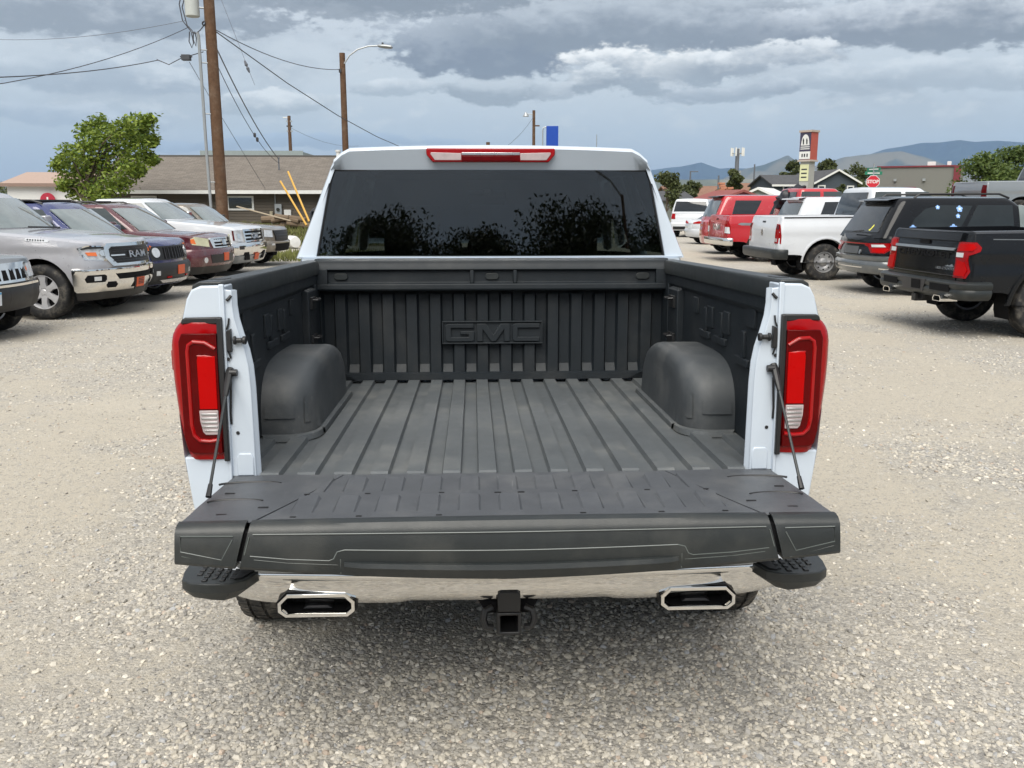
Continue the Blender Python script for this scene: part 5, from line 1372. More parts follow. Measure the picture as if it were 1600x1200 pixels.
# ---- right row, tails towards the lot
HR = R(88)
def rear_common(V): pass
def black_pickup():
    d = P_truck(P_BLACK, W=2.06, rm=M_RIMDARK, rim=.27, R=.43, Ra=.53, zr=.60, sill=.50, hm=P_BLACK, lean=(.1, .05))
    V = Veh('pickup_truck', 'black pickup truck with red tail lamps and black bumper nearest on the right', 'pickup truck', place(1626, 528, d['wy'][0], 1, d, HR), HR, d)
    truck_windows(V)
    tg = V.fit('tailgate', [[(-.80, .66), (.80, .66), (.80, 1.335), (-.80, 1.335)]], P_BLACK, 'R', .012, .03)[0]
    V.fit('tailgate_lip', [[(-.80, 1.235), (.80, 1.235), (.80, 1.335), (-.80, 1.335)]], P_BLACK, 'R', .045, .04, parent=tg)
    V.fit('tailgate_ledge', [[(-.78, 1.11), (.70, 1.11), (.74, 1.145), (-.78, 1.145)]], P_GREY, 'R', .030, .02, parent=tg)
    V.fit('tailgate_crease', [[(-.78, .79), (.78, .79), (.78, .80), (-.78, .80)]], M_RIMDARK, 'R', .018, .01, parent=tg)
    V.letters('R', 'CHEVROLET', 0, 1.045, .115, M_VOID, .016, tg, 2.1, boff=.004)
    V.fit('handle_slot', [[(-.12, 1.175), (.12, 1.175), (.12, 1.22), (-.12, 1.22)]], M_VOID, 'R', .030, .02, parent=tg)
    bdg = V.letters('R', 'HIGH COUNTRY', .56, .875, .048, M_STEEL, .018, tg, 1.15)
    mt = V.fit('badge_peak', [[(.55, .902), (.61, .925), (.64, .912), (.69, .938), (.74, .905)]], M_STEEL, 'R', .018, .01, parent=tg)
    lamp = V.fit('tail_lamp', [[(-.235+.03, .775), (.03, .775), (.07, .86), (.02, 1.0), (.03, 1.06), (.17, 1.11), (.19, 1.16), (.12, 1.225), (-.205, 1.225)]], M_RED, 'S', .016, .05)
    for q, sd in zip(lamp, (1, -1)):
        V.fit('lamp_panel', [[(-.17, .80), (.01, .80), (.03, .88), (-.02, .97), (-.17, 1.0)]], M_REDB, 'S', .022, .02, sides=(sd,), parent=q); V.fit('lamp_panel', [[(-.17, 1.11), (.06, 1.12), (.12, 1.16), (.08, 1.205), (-.17, 1.205)]], M_REDB, 'S', .022, .02, sides=(sd,), parent=q)
        V.fit('reverse_lens', [[(-.19, 1.035), (-.06, 1.035), (-.06, 1.09), (-.19, 1.09)]], M_PLATE, 'S', .024, .02, sides=(sd,), parent=q)
    b = V.wrap('rear_bumper', V.amin, .32, [(.0, .50), (.06, .50), (.10, .54), (.11, .60), (.09, .635), (.11, .66), (.11, .705), (.07, .735), (-.03, .735), (-.03, .52)], M_TRIM)
    V.fit('bumper_recess', [[(.42, .595), (.84, .595), (.84, .685), (.42, .685)], [(-.84, .595), (-.42, .595), (-.42, .685), (-.84, .685)]], M_VOID, 'R', .114, .02)
    V.fit('plate_recess', [[(-.26, .56), (.26, .56), (.32, .715), (-.32, .715)]], M_RIMDARK, 'R', .116, .02); V.fit('plate_bracket', [[(-.02, .58), (.2, .58), (.2, .70), (-.02, .70)]], M_VOID, 'R', .121, .02)
    for sx in (-1, 1):
        e = MB(); o = [(-.09, -.035), (.09, -.035), (.10, 0), (.07, .04), (-.07, .04), (-.10, 0)]; e.grid([[(sx*.66+a, y, .50+c) for a, c in [(q[0]*k, q[1]*k) for q in o]] for y, k in ((.10, 1), (-.13, 1), (-.13, .8), (.1, .8))], closed=True); V.fin(e, 'exhaust_tip', M_CHROME, smooth=30)
    h = MB(); h.box(-.05, .05, -.08, .3, .40, .50); h.box(-.12, .12, -.02, .02, .43, .5); V.fin(h, 'hitch_receiver', M_BLACK, bevel=.005)
    V.flare(d['wy'][0], -.005, .055, P_BLACK, off=.02); V.flare(d['wy'][1], -.005, .055, P_BLACK, off=.02)
    V.fit('side_crease', [[(.35, 1.255), (5.2, 1.2), (5.2, 1.212), (.35, 1.267)]], P_DARK, 'S', .004, .01)
black_pickup()

def black_suv():
    d = P_suv(P_BLACK, L=5.1, W=1.96, top=[(0, 1.0), (.08, 1.12), (.4, 1.14), (3.3, 1.12), (3.65, 1.10), (4.7, 1.02), (5.0, .95), (5.1, .88)], wy=(1.05, 4.09), R=.40, Ra=.455, br=.10, rr=.30, zr=.42, sill=.38,
              gh=dict(belt=(.10, 3.72), roof=(.50, 2.85), wb=.915, wr=.70, zb=1.07, zr=1.80, r=.17), lean=(.2, .06))
    V = Veh('parked_suv', 'black suv with a wraparound red tail lamp and flower stickers on its side window', 'suv', place(1372, 449, d['wy'][0], -1, d, HR), HR, d)
    V.fit('back_window', [[(-.70, 1.17), (.70, 1.17), (.60, 1.66), (-.60, 1.66)]], M_GLASS, 'GR')
    sp = MB(); sp.grid([[(x, y+.03*(x/.6)**2, z) for x in np.linspace(-.60, .60, 9)] for y, z in ((.62, 1.805), (.36, 1.770), (.33, 1.755), (.36, 1.74), (.60, 1.72))]); V.fin(sp, 'roof_spoiler', P_BLACK, smooth=30)
    win = V.fit('side_window', [[(.62, 1.17), (1.60, 1.17), (1.92, 1.66), (1.30, 1.67), (1.0, 1.60), (.78, 1.42)]], M_GLASS3, 'G')
    V.fit('side_window', [[(1.72, 1.17), (2.70, 1.17), (2.70, 1.67), (2.02, 1.67)]], M_GLASS3, 'G'); V.fit('front_window', [[(2.82, 1.17), (3.45, 1.17), (3.05, 1.64), (2.82, 1.67)]], M_SCREEN, 'G')
    mS = mat('sticker_blue', (.24, .42, .80), .5); mS2 = mat('sticker_white', (.7, .75, .85), .5)
    for q, sd in zip(win[:1], (1,)):
        for (yy, zz, r) in ((.74, 1.235, .075), (1.24, 1.63, .040), (1.66, 1.60, .060), (1.52, 1.25, .075), (1.62, 1.47, .042), (1.10, 1.20, .05), (1.36, 1.20, .036)):
            for k in range(5):
                a = 2*math.pi*k/5+.3; c = (yy+r*.62*math.cos(a), zz+r*.62*math.sin(a)); V.fit('flower_sticker', [[(c[0]+r*.42*math.cos(t), c[1]+r*.42*math.sin(t)) for t in np.linspace(0, 6.28, 9)[:-1]]], mS, 'G', .0085+.0004*k, .003, sides=(sd,), parent=q)
            V.fit('flower_centre', [[(yy+r*.34*math.cos(t), zz+r*.34*math.sin(t)) for t in np.linspace(0, 6.28, 9)[:-1]]], mS2, 'G', .0115, .003, sides=(sd,), parent=q)
    y = MB(); V.fit('yellow_sticker', [[(.34, 1.20), (.40, 1.19), (.47, 1.28), (.44, 1.31), (.40, 1.24)]], mat('sticker_yellow', (.8, .75, .1), .5), 'GR', .009, .004)
    tl = V.fit('tail_lamp', [[(-.30, .965), (.40, .985), (.30, .855), (.20, .79), (-.10, .79), (-.20, .90), (-.30, .925)]], M_RED, 'S', .016, .05)
    for q, sd in zip(tl, (1, -1)): V.fit('reverse_lens', [[(-.10, .90), (.22, .91), (.17, .955), (-.12, .945)]], M_PLATE, 'S', .022, .02, sides=(sd,), parent=q); V.fit('lamp_panel', [[(-.06, .805), (.18, .805), (.27, .865), (.22, .885), (-.10, .875)]], M_REDB, 'S', .022, .02, sides=(sd,), parent=q)
    V.fit('light_bar', [[(-.55, .945), (.55, .945), (.55, .968), (-.55, .968)]], M_RED, 'R', .014, .03)
    V.wrap('rear_bumper', V.amin, .55, [(.0, .40), (.05, .44), (.06, .52), (.06, .60), (.03, .64), (.05, .66), (.05, .72), (.0, .74), (-.04, .74), (-.04, .42)], P_DARK)
    V.fit('chrome_strip', [[(-.5, .505), (.5, .505), (.5, .525), (-.5, .525)]], M_CHROME, 'R', .066, .02); V.fit('chrome_strip', [[(.14, .50), (.55, .47), (.55, .49), (.14, .522)]], M_CHROME, 'S', .066, .02)
    V.fit('emblem', [[(.34+.03*math.cos(t), .80+.045*math.sin(t)) for t in np.linspace(0, 6.28, 13)[:-1]]], M_STEEL, 'R', .016, .02); V.fit('plate_recess', [[(-.27, .76), (.27, .76), (.27, .90), (-.27, .90)]], M_DARKP, 'R', .010, .02)
    for sx in (-1, 1):
        r = MB(); r.tube([(sx*.63, .85, 1.80), (sx*.63, .95, 1.875), (sx*.63, 2.5, 1.875), (sx*.63, 2.7, 1.80)], .020, 6); V.fin(r, 'roof_rail', M_BLACK)
    V.seams([((1.80, .45), (1.80, 1.1)), ((2.78, .45), (2.78, 1.1))]); V.handles([1.75, 2.95], 1.02, P_BLACK)
    w = MB(); w.tube([(-.1, .08, 1.17), (.35, .06, 1.20)], .014, 6); V.fin(w, 'rear_wiper', M_BLACK)
M_DARKP = mat('grey_plastic', (.08, .085, .09), .5)
black_suv()

def white_right_pickup():
    d = P_truck(P_WHITE, W=2.02, rs='steel', rm=M_STEELRIM, rim=.235, R=.41, Ra=.52, top=[(0, 1.40), (.1, 1.42), (1.95, 1.44), (2.0, 1.39), (4.1, 1.38), (4.35, 1.35), (5.4, 1.26), (5.65, 1.2), (5.85, 1.1)], L=5.85, wy=(1.12, 4.8), bed=(.1, 1.95, .5),
                gh=dict(belt=(2.02, 4.2), roof=(2.18, 3.5), wb=.95, wr=.78, zb=1.34, zr=2.04), zr=.58)
    V = Veh('pickup_truck', 'white pickup truck with steel wheels and dark rear bumper beside the black suv', 'pickup truck', place(1284, 438, d['wy'][0], 1, d, HR), HR, d)
    truck_windows(V)
    tg = V.fit('tailgate', [[(-.78, .68), (.78, .68), (.78, 1.385), (-.78, 1.385)]], P_WHITE, 'R', .010, .03)[0]
    V.fit('handle_slot', [[(-.10, 1.27), (.10, 1.27), (.10, 1.31), (-.10, 1.31)]], M_BLACK, 'R', .014, .02, parent=tg); V.fit('emblem', [[(-.05, .98), (.05, .98), (.07, 1.05), (.05, 1.12), (-.05, 1.12), (-.07, 1.05)]], M_STEEL, 'R', .016, .02, parent=tg)
    tl = V.fit('tail_lamp', [[(-.16, .83), (.08, .82), (.08, 1.0), (.05, 1.16), (.0, 1.245), (-.16, 1.255)]], M_RED, 'S', .016, .05)
    for q, sd in zip(tl, (1, -1)): V.fit('reverse_lens', [[(-.15, .86), (-.04, .86), (-.04, .93), (-.15, .94)]], M_CLEAR, 'S', .022, .02, sides=(sd,), parent=q); V.fit('lamp_panel', [[(-.13, 1.14), (-.0, 1.14), (-.02, 1.23), (-.13, 1.235)]], M_REDD, 'S', .022, .02, sides=(sd,), parent=q)
    V.wrap('rear_bumper', V.amin, .20, [(.0, .48), (.12, .48), (.15, .52), (.15, .66), (.13, .70), (-.03, .70), (-.03, .50)], M_TRIM)
    V.fit('bed_rail', [[(.14, 1.38), (1.93, 1.395), (1.93, 1.42), (.14, 1.405)]], M_BLACK, 'S', .012, .03)
    V.flare(d['wy'][0], -.004, .035, P_WHITE, off=.02)
white_right_pickup()

def white_hidden_suv():
    d = P_suv(P_WHITE, L=5.0, W=1.98, gh=dict(belt=(.12, 3.66), roof=(.42, 2.8), wb=.92, wr=.74, zb=1.16, zr=1.86, r=.15), top=[(0, 1.1), (.1, 1.2), (.4, 1.24), (3.2, 1.22), (3.6, 1.2), (4.6, 1.1), (5.0, .95)], R=.40, Ra=.46, lean=(.2, .06))
    p = at(1213, 400, 25.2); V = Veh('parked_suv', 'white suv with dark side windows behind the white pickup', 'suv', (p.x+2.5, 25.2, 0), HR, d)
    V.fit('back_window', [[(-.72, 1.28), (.72, 1.28), (.64, 1.74), (-.64, 1.74)]], M_GLASS2, 'GR'); V.fit('side_window', [[(.75, 1.28), (1.55, 1.28), (1.55, 1.75), (.95, 1.74)], [(1.60, 1.28), (2.5, 1.28), (2.5, 1.76), (1.60, 1.76)], [(2.58, 1.28), (3.3, 1.28), (2.85, 1.75), (2.58, 1.76)]], M_GLASS, 'G')
    sp = MB(); sp.grid([[(x, y, z) for x in np.linspace(-.62, .62, 5)] for y, z in ((.5, 1.865), (.28, 1.835), (.26, 1.81), (.5, 1.79))]); V.fin(sp, 'roof_spoiler', P_WHITE)
    V.fit('tail_lamp', [[(-.18, .95), (.10, .95), (.06, 1.18), (-.14, 1.18)]], M_RED, 'S', .015, .04); V.wrap('rear_bumper', V.amin, .5, [(.0, .40), (.05, .44), (.06, .66), (.0, .72), (-.04, .72), (-.04, .42)], P_WHITE)
white_hidden_suv()

def red_pickup():
    d = P_truck(P_RED, W=2.04, R=.42, Ra=.52, zr=.6, rm=M_RIMDARK, hm=P_RED, gh=dict(belt=(2.02, 4.18), roof=(2.20, 3.50), wb=.955, wr=.78, zb=1.30, zr=2.13))
    V = Veh('pickup_truck', 'red pickup truck with chrome rear bumper and white striped tail lamp lens', 'pickup truck', place(1192, 409, d['wy'][0], 1, d, HR), HR, d)
    truck_windows(V)
    tg = V.fit('tailgate', [[(-.80, .68), (.80, .68), (.80, 1.325), (-.80, 1.325)]], P_RED, 'R', .010, .03)[0]
    V.letters('R', 'RAM', 0, 1.0, .26, M_STEEL, .016, tg, 1.3, boff=.006); V.fit('handle_slot', [[(-.10, 1.22), (.10, 1.22), (.10, 1.26), (-.10, 1.26)]], M_VOID, 'R', .014, .02, parent=tg)
    tl = V.fit('tail_lamp', [[(-.17, .84), (.12, .82), (.10, 1.05), (.02, 1.20), (-.17, 1.21)]], M_RED, 'S', .016, .05)
    for q, sd in zip(tl, (1, -1)): V.fit('reverse_lens', [[(-.17, .85), (.10, .835), (.07, 1.02), (-.17, 1.02)]], M_PLATE, 'S', .022, .02, sides=(sd,), parent=q); V.fit('lens_stripe', [[(-.15, .90+.04*k), (.08, .90+.04*k), (.08, .908+.04*k), (-.15, .908+.04*k)] for k in range(3)], M_CLEAR, 'S', .026, .01, sides=(sd,), parent=q)
    V.wrap('rear_bumper', V.amin, .16, [(.0, .48), (.10, .48), (.13, .52), (.13, .66), (.11, .70), (-.03, .70), (-.03, .50)], M_CHROME)
    V.fit('side_decal', [[(.32, 1.10), (.42, 1.145), (1.05, 1.13), (1.08, 1.09), (1.0, 1.065), (.45, 1.07)]], P_GREY, 'S', .003, .005)
    V.flare(d['wy'][0], -.004, .06, M_BLACK, off=.03)
red_pickup()

def tarp():
    p = at(1237, 303, 27.4); mb = MB(); rows = []
    for i in range(15):
        a = math.pi*i/14; row = []
        for k in range(22):
            b = 2*math.pi*k/22; d = Vector((math.sin(a)*math.cos(b), math.sin(a)*math.sin(b), math.cos(a))); n = 1+.45*mnoise.noise(d*2.3+Vector((3, 1, 7)))+.2*mnoise.noise(d*6)
            row.append((d.x*.46*n, d.y*.40*n, d.z*.34*n+d.x*.16))
        rows.append(row)
    mb.grid(rows, closed=True); o = mb.build('tarp_bundle', mat('black_tarp', (.012, .013, .018), .45, 0, .5, 0, .3, 4.0), None, loc=(p.x, p.y, 1.86), smooth=50); tag(o, 'crumpled black tarp bundle strapped in the bed of the red pickup', 'tarp')
tarp()

def red_hidden_suv():
    d = P_suv(P_RED, L=5.05, W=1.95, gh=dict(belt=(.10, 3.7), roof=(.46, 2.85), wb=.91, wr=.71, zb=1.12, zr=1.96, r=.16), top=[(0, 1.05), (.1, 1.16), (.4, 1.2), (3.2, 1.18), (3.6, 1.16), (4.7, 1.05), (5.05, .92)], lean=(.2, .06))
    p = at(1098, 380, 31); V = Veh('parked_suv', 'red suv with dark glass seen above the bed of the red pickup', 'suv', (p.x+2.5, 31, 0), HR, d)
    V.fit('back_window', [[(-.72, 1.26), (.72, 1.26), (.62, 1.80), (-.62, 1.80)]], M_GLASS2, 'GR'); V.fit('side_window', [[(.68, 1.26), (1.45, 1.26), (1.75, 1.80), (.85, 1.80)], [(1.95, 1.26), (2.65, 1.26), (2.65, 1.82), (2.25, 1.82)], [(2.74, 1.26), (3.4, 1.26), (3.0, 1.8), (2.74, 1.82)]], M_GLASS, 'G')
    sp = MB(); sp.grid([[(x, y, z) for x in np.linspace(-.58, .58, 5)] for y, z in ((.55, 1.965), (.30, 1.935), (.28, 1.91), (.5, 1.88))]); V.fin(sp, 'roof_spoiler', M_BLACK); V.fit('tail_lamp', [[(-.25, .92), (.20, .92), (.14, 1.08), (-.2, 1.08)]], M_RED, 'S', .015, .04)
red_hidden_suv()

def far_cars():
    d = P_suv(P_WHITE, L=4.5, W=1.82, top=[(0, .86), (.1, 1.0), (.6, 1.03), (2.9, .98), (3.2, .96), (4.2, .82), (4.5, .7)], gh=dict(belt=(.45, 3.25), roof=(1.2, 2.4), wb=.84, wr=.6, zb=.94, zr=1.42, r=.16), R=.33, Ra=.38, wy=(.85, 3.55), sill=.25, zr=.3, zf=.25, tw=.21, rim=.21)
    p = at(1085, 378, 38.5); V = Veh('parked_car', 'small white car with thin red tail lamps half hidden by the red pickup', 'car', (p.x+1.9, 38.5, 0), R(80), d)
    V.fit('tail_lamp', [[(-.45, .86), (.25, .88), (.2, .98), (-.1, .97), (-.45, .91)]], M_REDB, 'S', .015, .04); V.fit('back_window', [[(-.66, 1.0), (.66, 1.0), (.54, 1.34), (-.54, 1.34)]], M_GLASS, 'GR'); V.fit('side_window', [[(1.0, 1.02), (2.0, 1.02), (2.0, 1.35), (1.35, 1.35)], [(2.06, 1.02), (2.95, 1.02), (2.4, 1.35), (2.06, 1.35)]], M_GLASS, 'G')
    V.wrap('rear_bumper', V.amin, .4, [(.0, .30), (.03, .34), (.03, .60), (.0, .64), (-.04, .64), (-.04, .32)], P_WHITE); V.plate('R', 0, .72, M_PLATE)
    d = P_suv(P_WHITE, L=5.3, W=2.05, gh=dict(belt=(.06, 3.8), roof=(.22, 3.0), wb=.97, wr=.80, zb=1.20, zr=1.92, r=.12), top=[(0, 1.2), (.1, 1.26), (3.5, 1.24), (3.8, 1.22), (5.0, 1.12), (5.3, 1.0)], R=.41, Ra=.47, wy=(1.1, 4.15), lean=(.1, .03), rr=.16, br=.04)
    p = at(1082, 372, 45.5); V = Veh('parked_suv', 'tall white suv seen from behind at the far end of the lot', 'suv', (p.x+.9, 45.5+2.4, 0), R(24), d)
    V.fit('back_window', [[(-.86, 1.30), (.86, 1.30), (.76, 1.80), (-.76, 1.80)]], M_GLASS, 'GR'); V.fit('side_window', [[(.3, 1.28), (1.3, 1.28), (1.3, 1.80), (.4, 1.80)], [(1.38, 1.28), (2.3, 1.28), (2.3, 1.80), (1.38, 1.80)], [(2.38, 1.28), (3.4, 1.28), (3.0, 1.80), (2.38, 1.80)]], M_GLASS, 'G')
    V.fit('tail_lamp', [[(-.16, .92), (.06, .92), (.06, 1.28), (-.14, 1.26)]], M_RED, 'S', .015, .04); V.fit('chrome_strip', [[(-.78, 1.12), (.78, 1.12), (.78, 1.15), (-.78, 1.15)]], M_STEEL, 'R', .012, .02); V.wrap('rear_bumper', V.amin, .4, [(.0, .38), (.05, .42), (.05, .70), (.0, .74), (-.04, .74), (-.04, .42)], P_WHITE); V.fit('bumper_base', [[(-.85, .40), (.85, .40), (.85, .55), (-.85, .55)]], M_BLACK, 'R', .056, .02)
    # grey pickup standing on a raised display pad
    d = P_truck(P_GREY, hm=M_BLACK, gh=dict(belt=(2.02, 4.18), roof=(2.22, 3.50), wb=.955, wr=.78, zb=1.30, zr=2.0))
    q = at(1512, 290, 27.5); V = Veh('pickup_truck', 'grey pickup truck standing high on a display mound at the right edge', 'pickup truck', (q.x+2.9, 27.5, 1.0), R(90), d); truck_windows(V)
    V.fit('tail_lamp', [[(-.15, .80), (.08, .80), (.05, 1.24), (-.15, 1.25)]], M_REDD, 'S', .015, .04); V.wrap('rear_bumper', V.amin, .2, [(.0, .48), (.1, .48), (.12, .66), (.1, .70), (-.03, .70), (-.03, .5)], M_CHROME)
    mb = MB(); x0, x1, y0, y1 = q.x-.6, q.x+7.2, 25.9, 29.1; mb.add([(x0-1.6, y0-1.2, 0), (x1+1.6, y0-1.2, 0), (x1+1.6, y1+1.2, 0), (x0-1.6, y1+1.2, 0), (x0, y0, 1), (x1, y0, 1), (x1, y1, 1), (x0, y1, 1)], [(0, 1, 5, 4), (1, 2, 6, 5), (2, 3, 7, 6), (3, 0, 4, 7), (4, 5, 6, 7)])
    o = mb.build('display_mound', mat('mound_dirt', (.36, .32, .26), .9, bump=.5, bs=20), None, smooth=0); tag(o, kind='structure')
    # pickup seen through the cab glass, far down the lot
    d = P_truck(P_WHITE, rf=.25, bf=.08); p = at(800, 345, 40); V = Veh('pickup_truck', 'white pickup truck facing the lot, seen through the cab glass of the front truck', 'pickup truck', (p.x, 43, 0), R(178), d); truck_windows(V)
    V.fit('grille', [[(-.58, .76), (.58, .76), (.60, 1.08), (-.60, 1.08)]], M_CHROME, 'F', .03, .06); V.bars('grille_slot', False, -.52, .52, .80, 1.05, 3, M_VOID, False, .036, .02, .5); V.fit('headlamp', [[(V.L-.14, .84), (V.L+.14, .82), (V.L+.15, 1.06), (V.L-.16, 1.06)]], M_LAMP, 'S', .012, .05)
    V.wrap('front_bumper', V.L-.5, V.amax, [(.0, .44), (.05, .5), (.05, .72), (.0, .76), (-.05, .76), (-.05, .5)], M_CHROME)
far_cars()
# ------------------------------------------------------------------ surroundings: houses, poles, wires, signs, trees
M_SIDING = mat('taupe_siding', (.115, .098, .080), .8, 0, .3, 0, .06, 1.5, bump=.2, bs=30)
M_WTRIM = mat('white_trim', (.66, .66, .64), .6); M_WALLW = mat('white_wall', (.62, .62, .60), .7, var=.03)
M_WOOD = mat('pole_wood', (.105, .060, .036), .85, 0, .2, 0, .25, 9.0, .6, 40, dirt=((.20, .15, .11), .5, 3.0))
M_GALV = mat('galvanised', (.36, .38, .39), .45, .6); M_WIRE = mat('wire_black', (.045, .047, .055), .6); M_WIREG = mat('wire_grey', (.12, .13, .15), .6)
M_PANE = mat('house_pane', (.012, .016, .016), .06, 0, .6, .4)
M_MAROON = mat('maroon_trim', (.16, .02, .03), .6); M_CONC = mat('grey_block_wall', (.17, .17, .155), .8, var=.05, bump=.2, bs=12)
def roof_mat(name, c1, c2):
    m = bpy.data.materials.new(name); m.use_nodes = True; T = NT(m.node_tree); b = T.n['Principled BSDF']
    tc = T.new('ShaderNodeTexCoord').outputs['Object']
    br = T.new('ShaderNodeTexBrick'); T.put(br.inputs['Vector'], T.vmath('MULTIPLY', tc, (1, 1.25, 1))); br.inputs['Scale'].default_value = 1; br.inputs['Mortar Size'].default_value = .008
    br.inputs['Brick Width'].default_value = .32; br.inputs['Row Height'].default_value = .16
    br.inputs['Color1'].default_value = (*c1, 1); br.inputs['Color2'].default_value = (*c2, 1); br.inputs['Mortar'].default_value = (*[v*.5 for v in c1], 1)
    c = T.mix(T.math('MULTIPLY', T.noise(tc, 9, 5, .7), .6), br.outputs[0], tuple(v*.7 for v in c2)); T.put(b.inputs['Base Color'], c); b.inputs['Roughness'].default_value = .9
    return m
M_SHING = roof_mat('brown_shingles', (.125, .108, .092), (.19, .165, .14)); M_SHINGD = roof_mat('dark_shingles', (.05, .052, .058), (.085, .085, .09)); M_SHINGR = roof_mat('rust_roof', (.20, .10, .065), (.27, .15, .10))

def window(parent, x, y, z, w, h, t=.09, name='window'):
    """framed window on a wall that faces -y"""
    f = MB(); f.prism([(x-w/2, z-h/2), (x+w/2, z-h/2), (x+w/2, z+h/2), (x-w/2, z+h/2)], 'y', y-.02, y+.02)
    p = f.build('pane', M_PANE, None, smooth=0)
    fr = MB()
    fr.box(x-w/2-t, x+w/2+t, y-.06, y+.02, z+h/2, z+h/2+t); fr.box(x-w/2-t, x+w/2+t, y-.06, y+.02, z-h/2-t, z-h/2)
    fr.box(x-w/2-t, x-w/2, y-.058, y+.02, z-h/2, z+h/2); fr.box(x+w/2, x+w/2+t, y-.058, y+.02, z-h/2, z+h/2)
    o = fr.build(name, M_WTRIM, parent, smooth=0, merge=0, recalc=True); p.parent = o; return o

def ranch_house():
    H = empty('ranch_house', (-10.5, 45, 0)); tag(H, 'long brown ranch house with shingle roof and white fascia behind the left row', 'house')
    x0, x1, dy = -7.7, 14.5, 8.0
    w = MB(); w.box(x0, x1, 0, dy, -.2, 2.28); w.prism([(0, 2.28), (dy, 2.28), (dy/2, 3.95)], 'x', x0, x1); w.build('wall', M_SIDING, H, smooth=0)
    for k in range(15):
        b = MB(); b.prism([(-.035, .02+.15*k), (-.030, .155+.15*k), (-.004, .168+.15*k), (-.004, .02+.15*k)], 'x', x0-.01, x1+.01); b.build('siding_board', M_SIDING, H, smooth=0)
    r = MB(); r.prism([(-.55, 2.24), (dy/2, 4.10), (dy/2, 4.18), (-.60, 2.34)], 'x', x0-.45, x1+.4); r.prism([(dy+.55, 2.24), (dy/2, 4.10), (dy/2, 4.18), (dy+.60, 2.34)], 'x', x0-.45, x1+.4)
    ro = r.build('roof', M_SHING, H, smooth=0)
    cap = MB(); cap.prism([(dy/2-.16, 4.13), (dy/2, 4.215), (dy/2+.16, 4.13), (dy/2, 4.15)], 'x', x0-.46, x1+.41); cap.build('ridge_cap', mat('ridge_dark', (.05, .045, .04), .9), ro, smooth=0)
    f = MB(); f.box(x0-.5, x1+.45, -.64, -.60, 2.16, 2.33); f.build('fascia', M_WTRIM, H, smooth=0)
    f = MB(); f.box(x0-.4, x1+.4, -.60, -.02, 2.18, 2.20); f.build('soffit', M_WTRIM, H, smooth=0)
    f = MB(); f.box(x0-.05, x0+.12, -.05, .0, 0, 2.2); f.build('corner_board', M_WTRIM, H, smooth=0)
    window(H, -.98, -.03, 1.72, 1.12, .52); window(H, -5.62, -.03, 1.72, 1.05, .52); window(H, 4.5, -.03, 1.6, 1.4, .9)
    for nm, x, z, ww, hh, dd, m in (('meter_box', .86, 1.33, .34, .70, .14, M_GALV), ('utility_box', 1.30, 1.22, .34, .36, .10, M_WTRIM), ('junction_box', .50, 1.20, .15, .26, .10, mat('beige_box', (.35, .31, .22), .6))):
        b = MB(); b.box(x-ww/2, x+ww/2, -.04-dd, -.036, z-hh/2, z+hh/2); o = b.build(nm, m, H, bevel=.015)
        if nm == 'meter_box': l = MB(); l.lathe([(-.04-dd-.07, .001), (-.04-dd-.07, .085), (-.04-dd, .09)], 'y', (x, 0, z+.08), 16); l.build('meter_dial', M_GLASS, o)
    c = MB(); c.tube([(.72, -.09, 1.65), (.72, -.09, 2.16)], .025, 6); c.build('conduit', M_GALV, H); c = MB(); c.tube([(.50, -.09, .1), (.50, -.09, 1.07)], .02, 6); c.build('conduit', M_GALV, H)
    v = MB(); v.lathe([(3.45, .14), (3.5, .11), (4.32, .11), (4.33, .15), (4.42, .15), (4.43, .001)], 'z', (3.45, 2.9, 0), 12); v.build('vent_pipe', M_WTRIM, H)
    v = MB(); v.tube([(.55, 2.0, 3.1), (.55, 2.0, 3.95), (.60, 1.98, 4.0)], .035, 8); v.build('service_mast', M_WIREG, H)
ranch_house()

def simple_house(name, label, cat, pos, rot, w, d, h, rise, wm, rm, over=.35, group=None, wins=(), trim=None, gable_front=False):
    """gabled block: ridge along local x (or along y when gable_front), wall facing -y"""
    H = empty(name, pos, (0, 0, rot)); tag(H, label, cat, group)
    b = MB(); b.box(-w/2, w/2, 0, d, -.3, h)
    if gable_front: b.prism([(-w/2, h), (w/2, h), (0, h+rise)], 'y', 0, d)
    else: b.prism([(0, h), (d, h), (d/2, h+rise)], 'x', -w/2, w/2)
    b.build('wall', wm, H, smooth=0)
    r = MB(); t = .14
    if gable_front:
        k = rise/(w/2)
        for s in (-1, 1): r.prism([(s*(w/2+over), h-over*k), (0, h+rise), (0, h+rise+t), (s*(w/2+over), h-over*k+t)], 'y', -over, d+over)
    else:
        k = rise/(d/2)
        for a, s in ((0, -1), (d, 1)): r.prism([(a+s*over, h-over*k), (d/2, h+rise), (d/2, h+rise+t), (a+s*over, h-over*k+t)], 'x', -w/2-over, w/2+over)
    ro = r.build('roof', rm, H, smooth=0)
    if trim and gable_front:
        for s in (-1, 1): f = MB(); f.prism([(s*(w/2+over), h-over*k-.05), (0, h+rise-.05), (0, h+rise+t), (s*(w/2+over), h-over*k+t)], 'y', -over-.05, -over-.003); f.build('bargeboard', trim, H, smooth=0)
    elif trim: f = MB(); f.box(-w/2-over, w/2+over, -over-.06, -over-.004, h-over*k-.06, h-over*k+t); f.build('fascia', trim, H, smooth=0)
    for (x, z, ww, hh) in wins: window(H, x, -.01, z, ww, hh, .12)
    return H

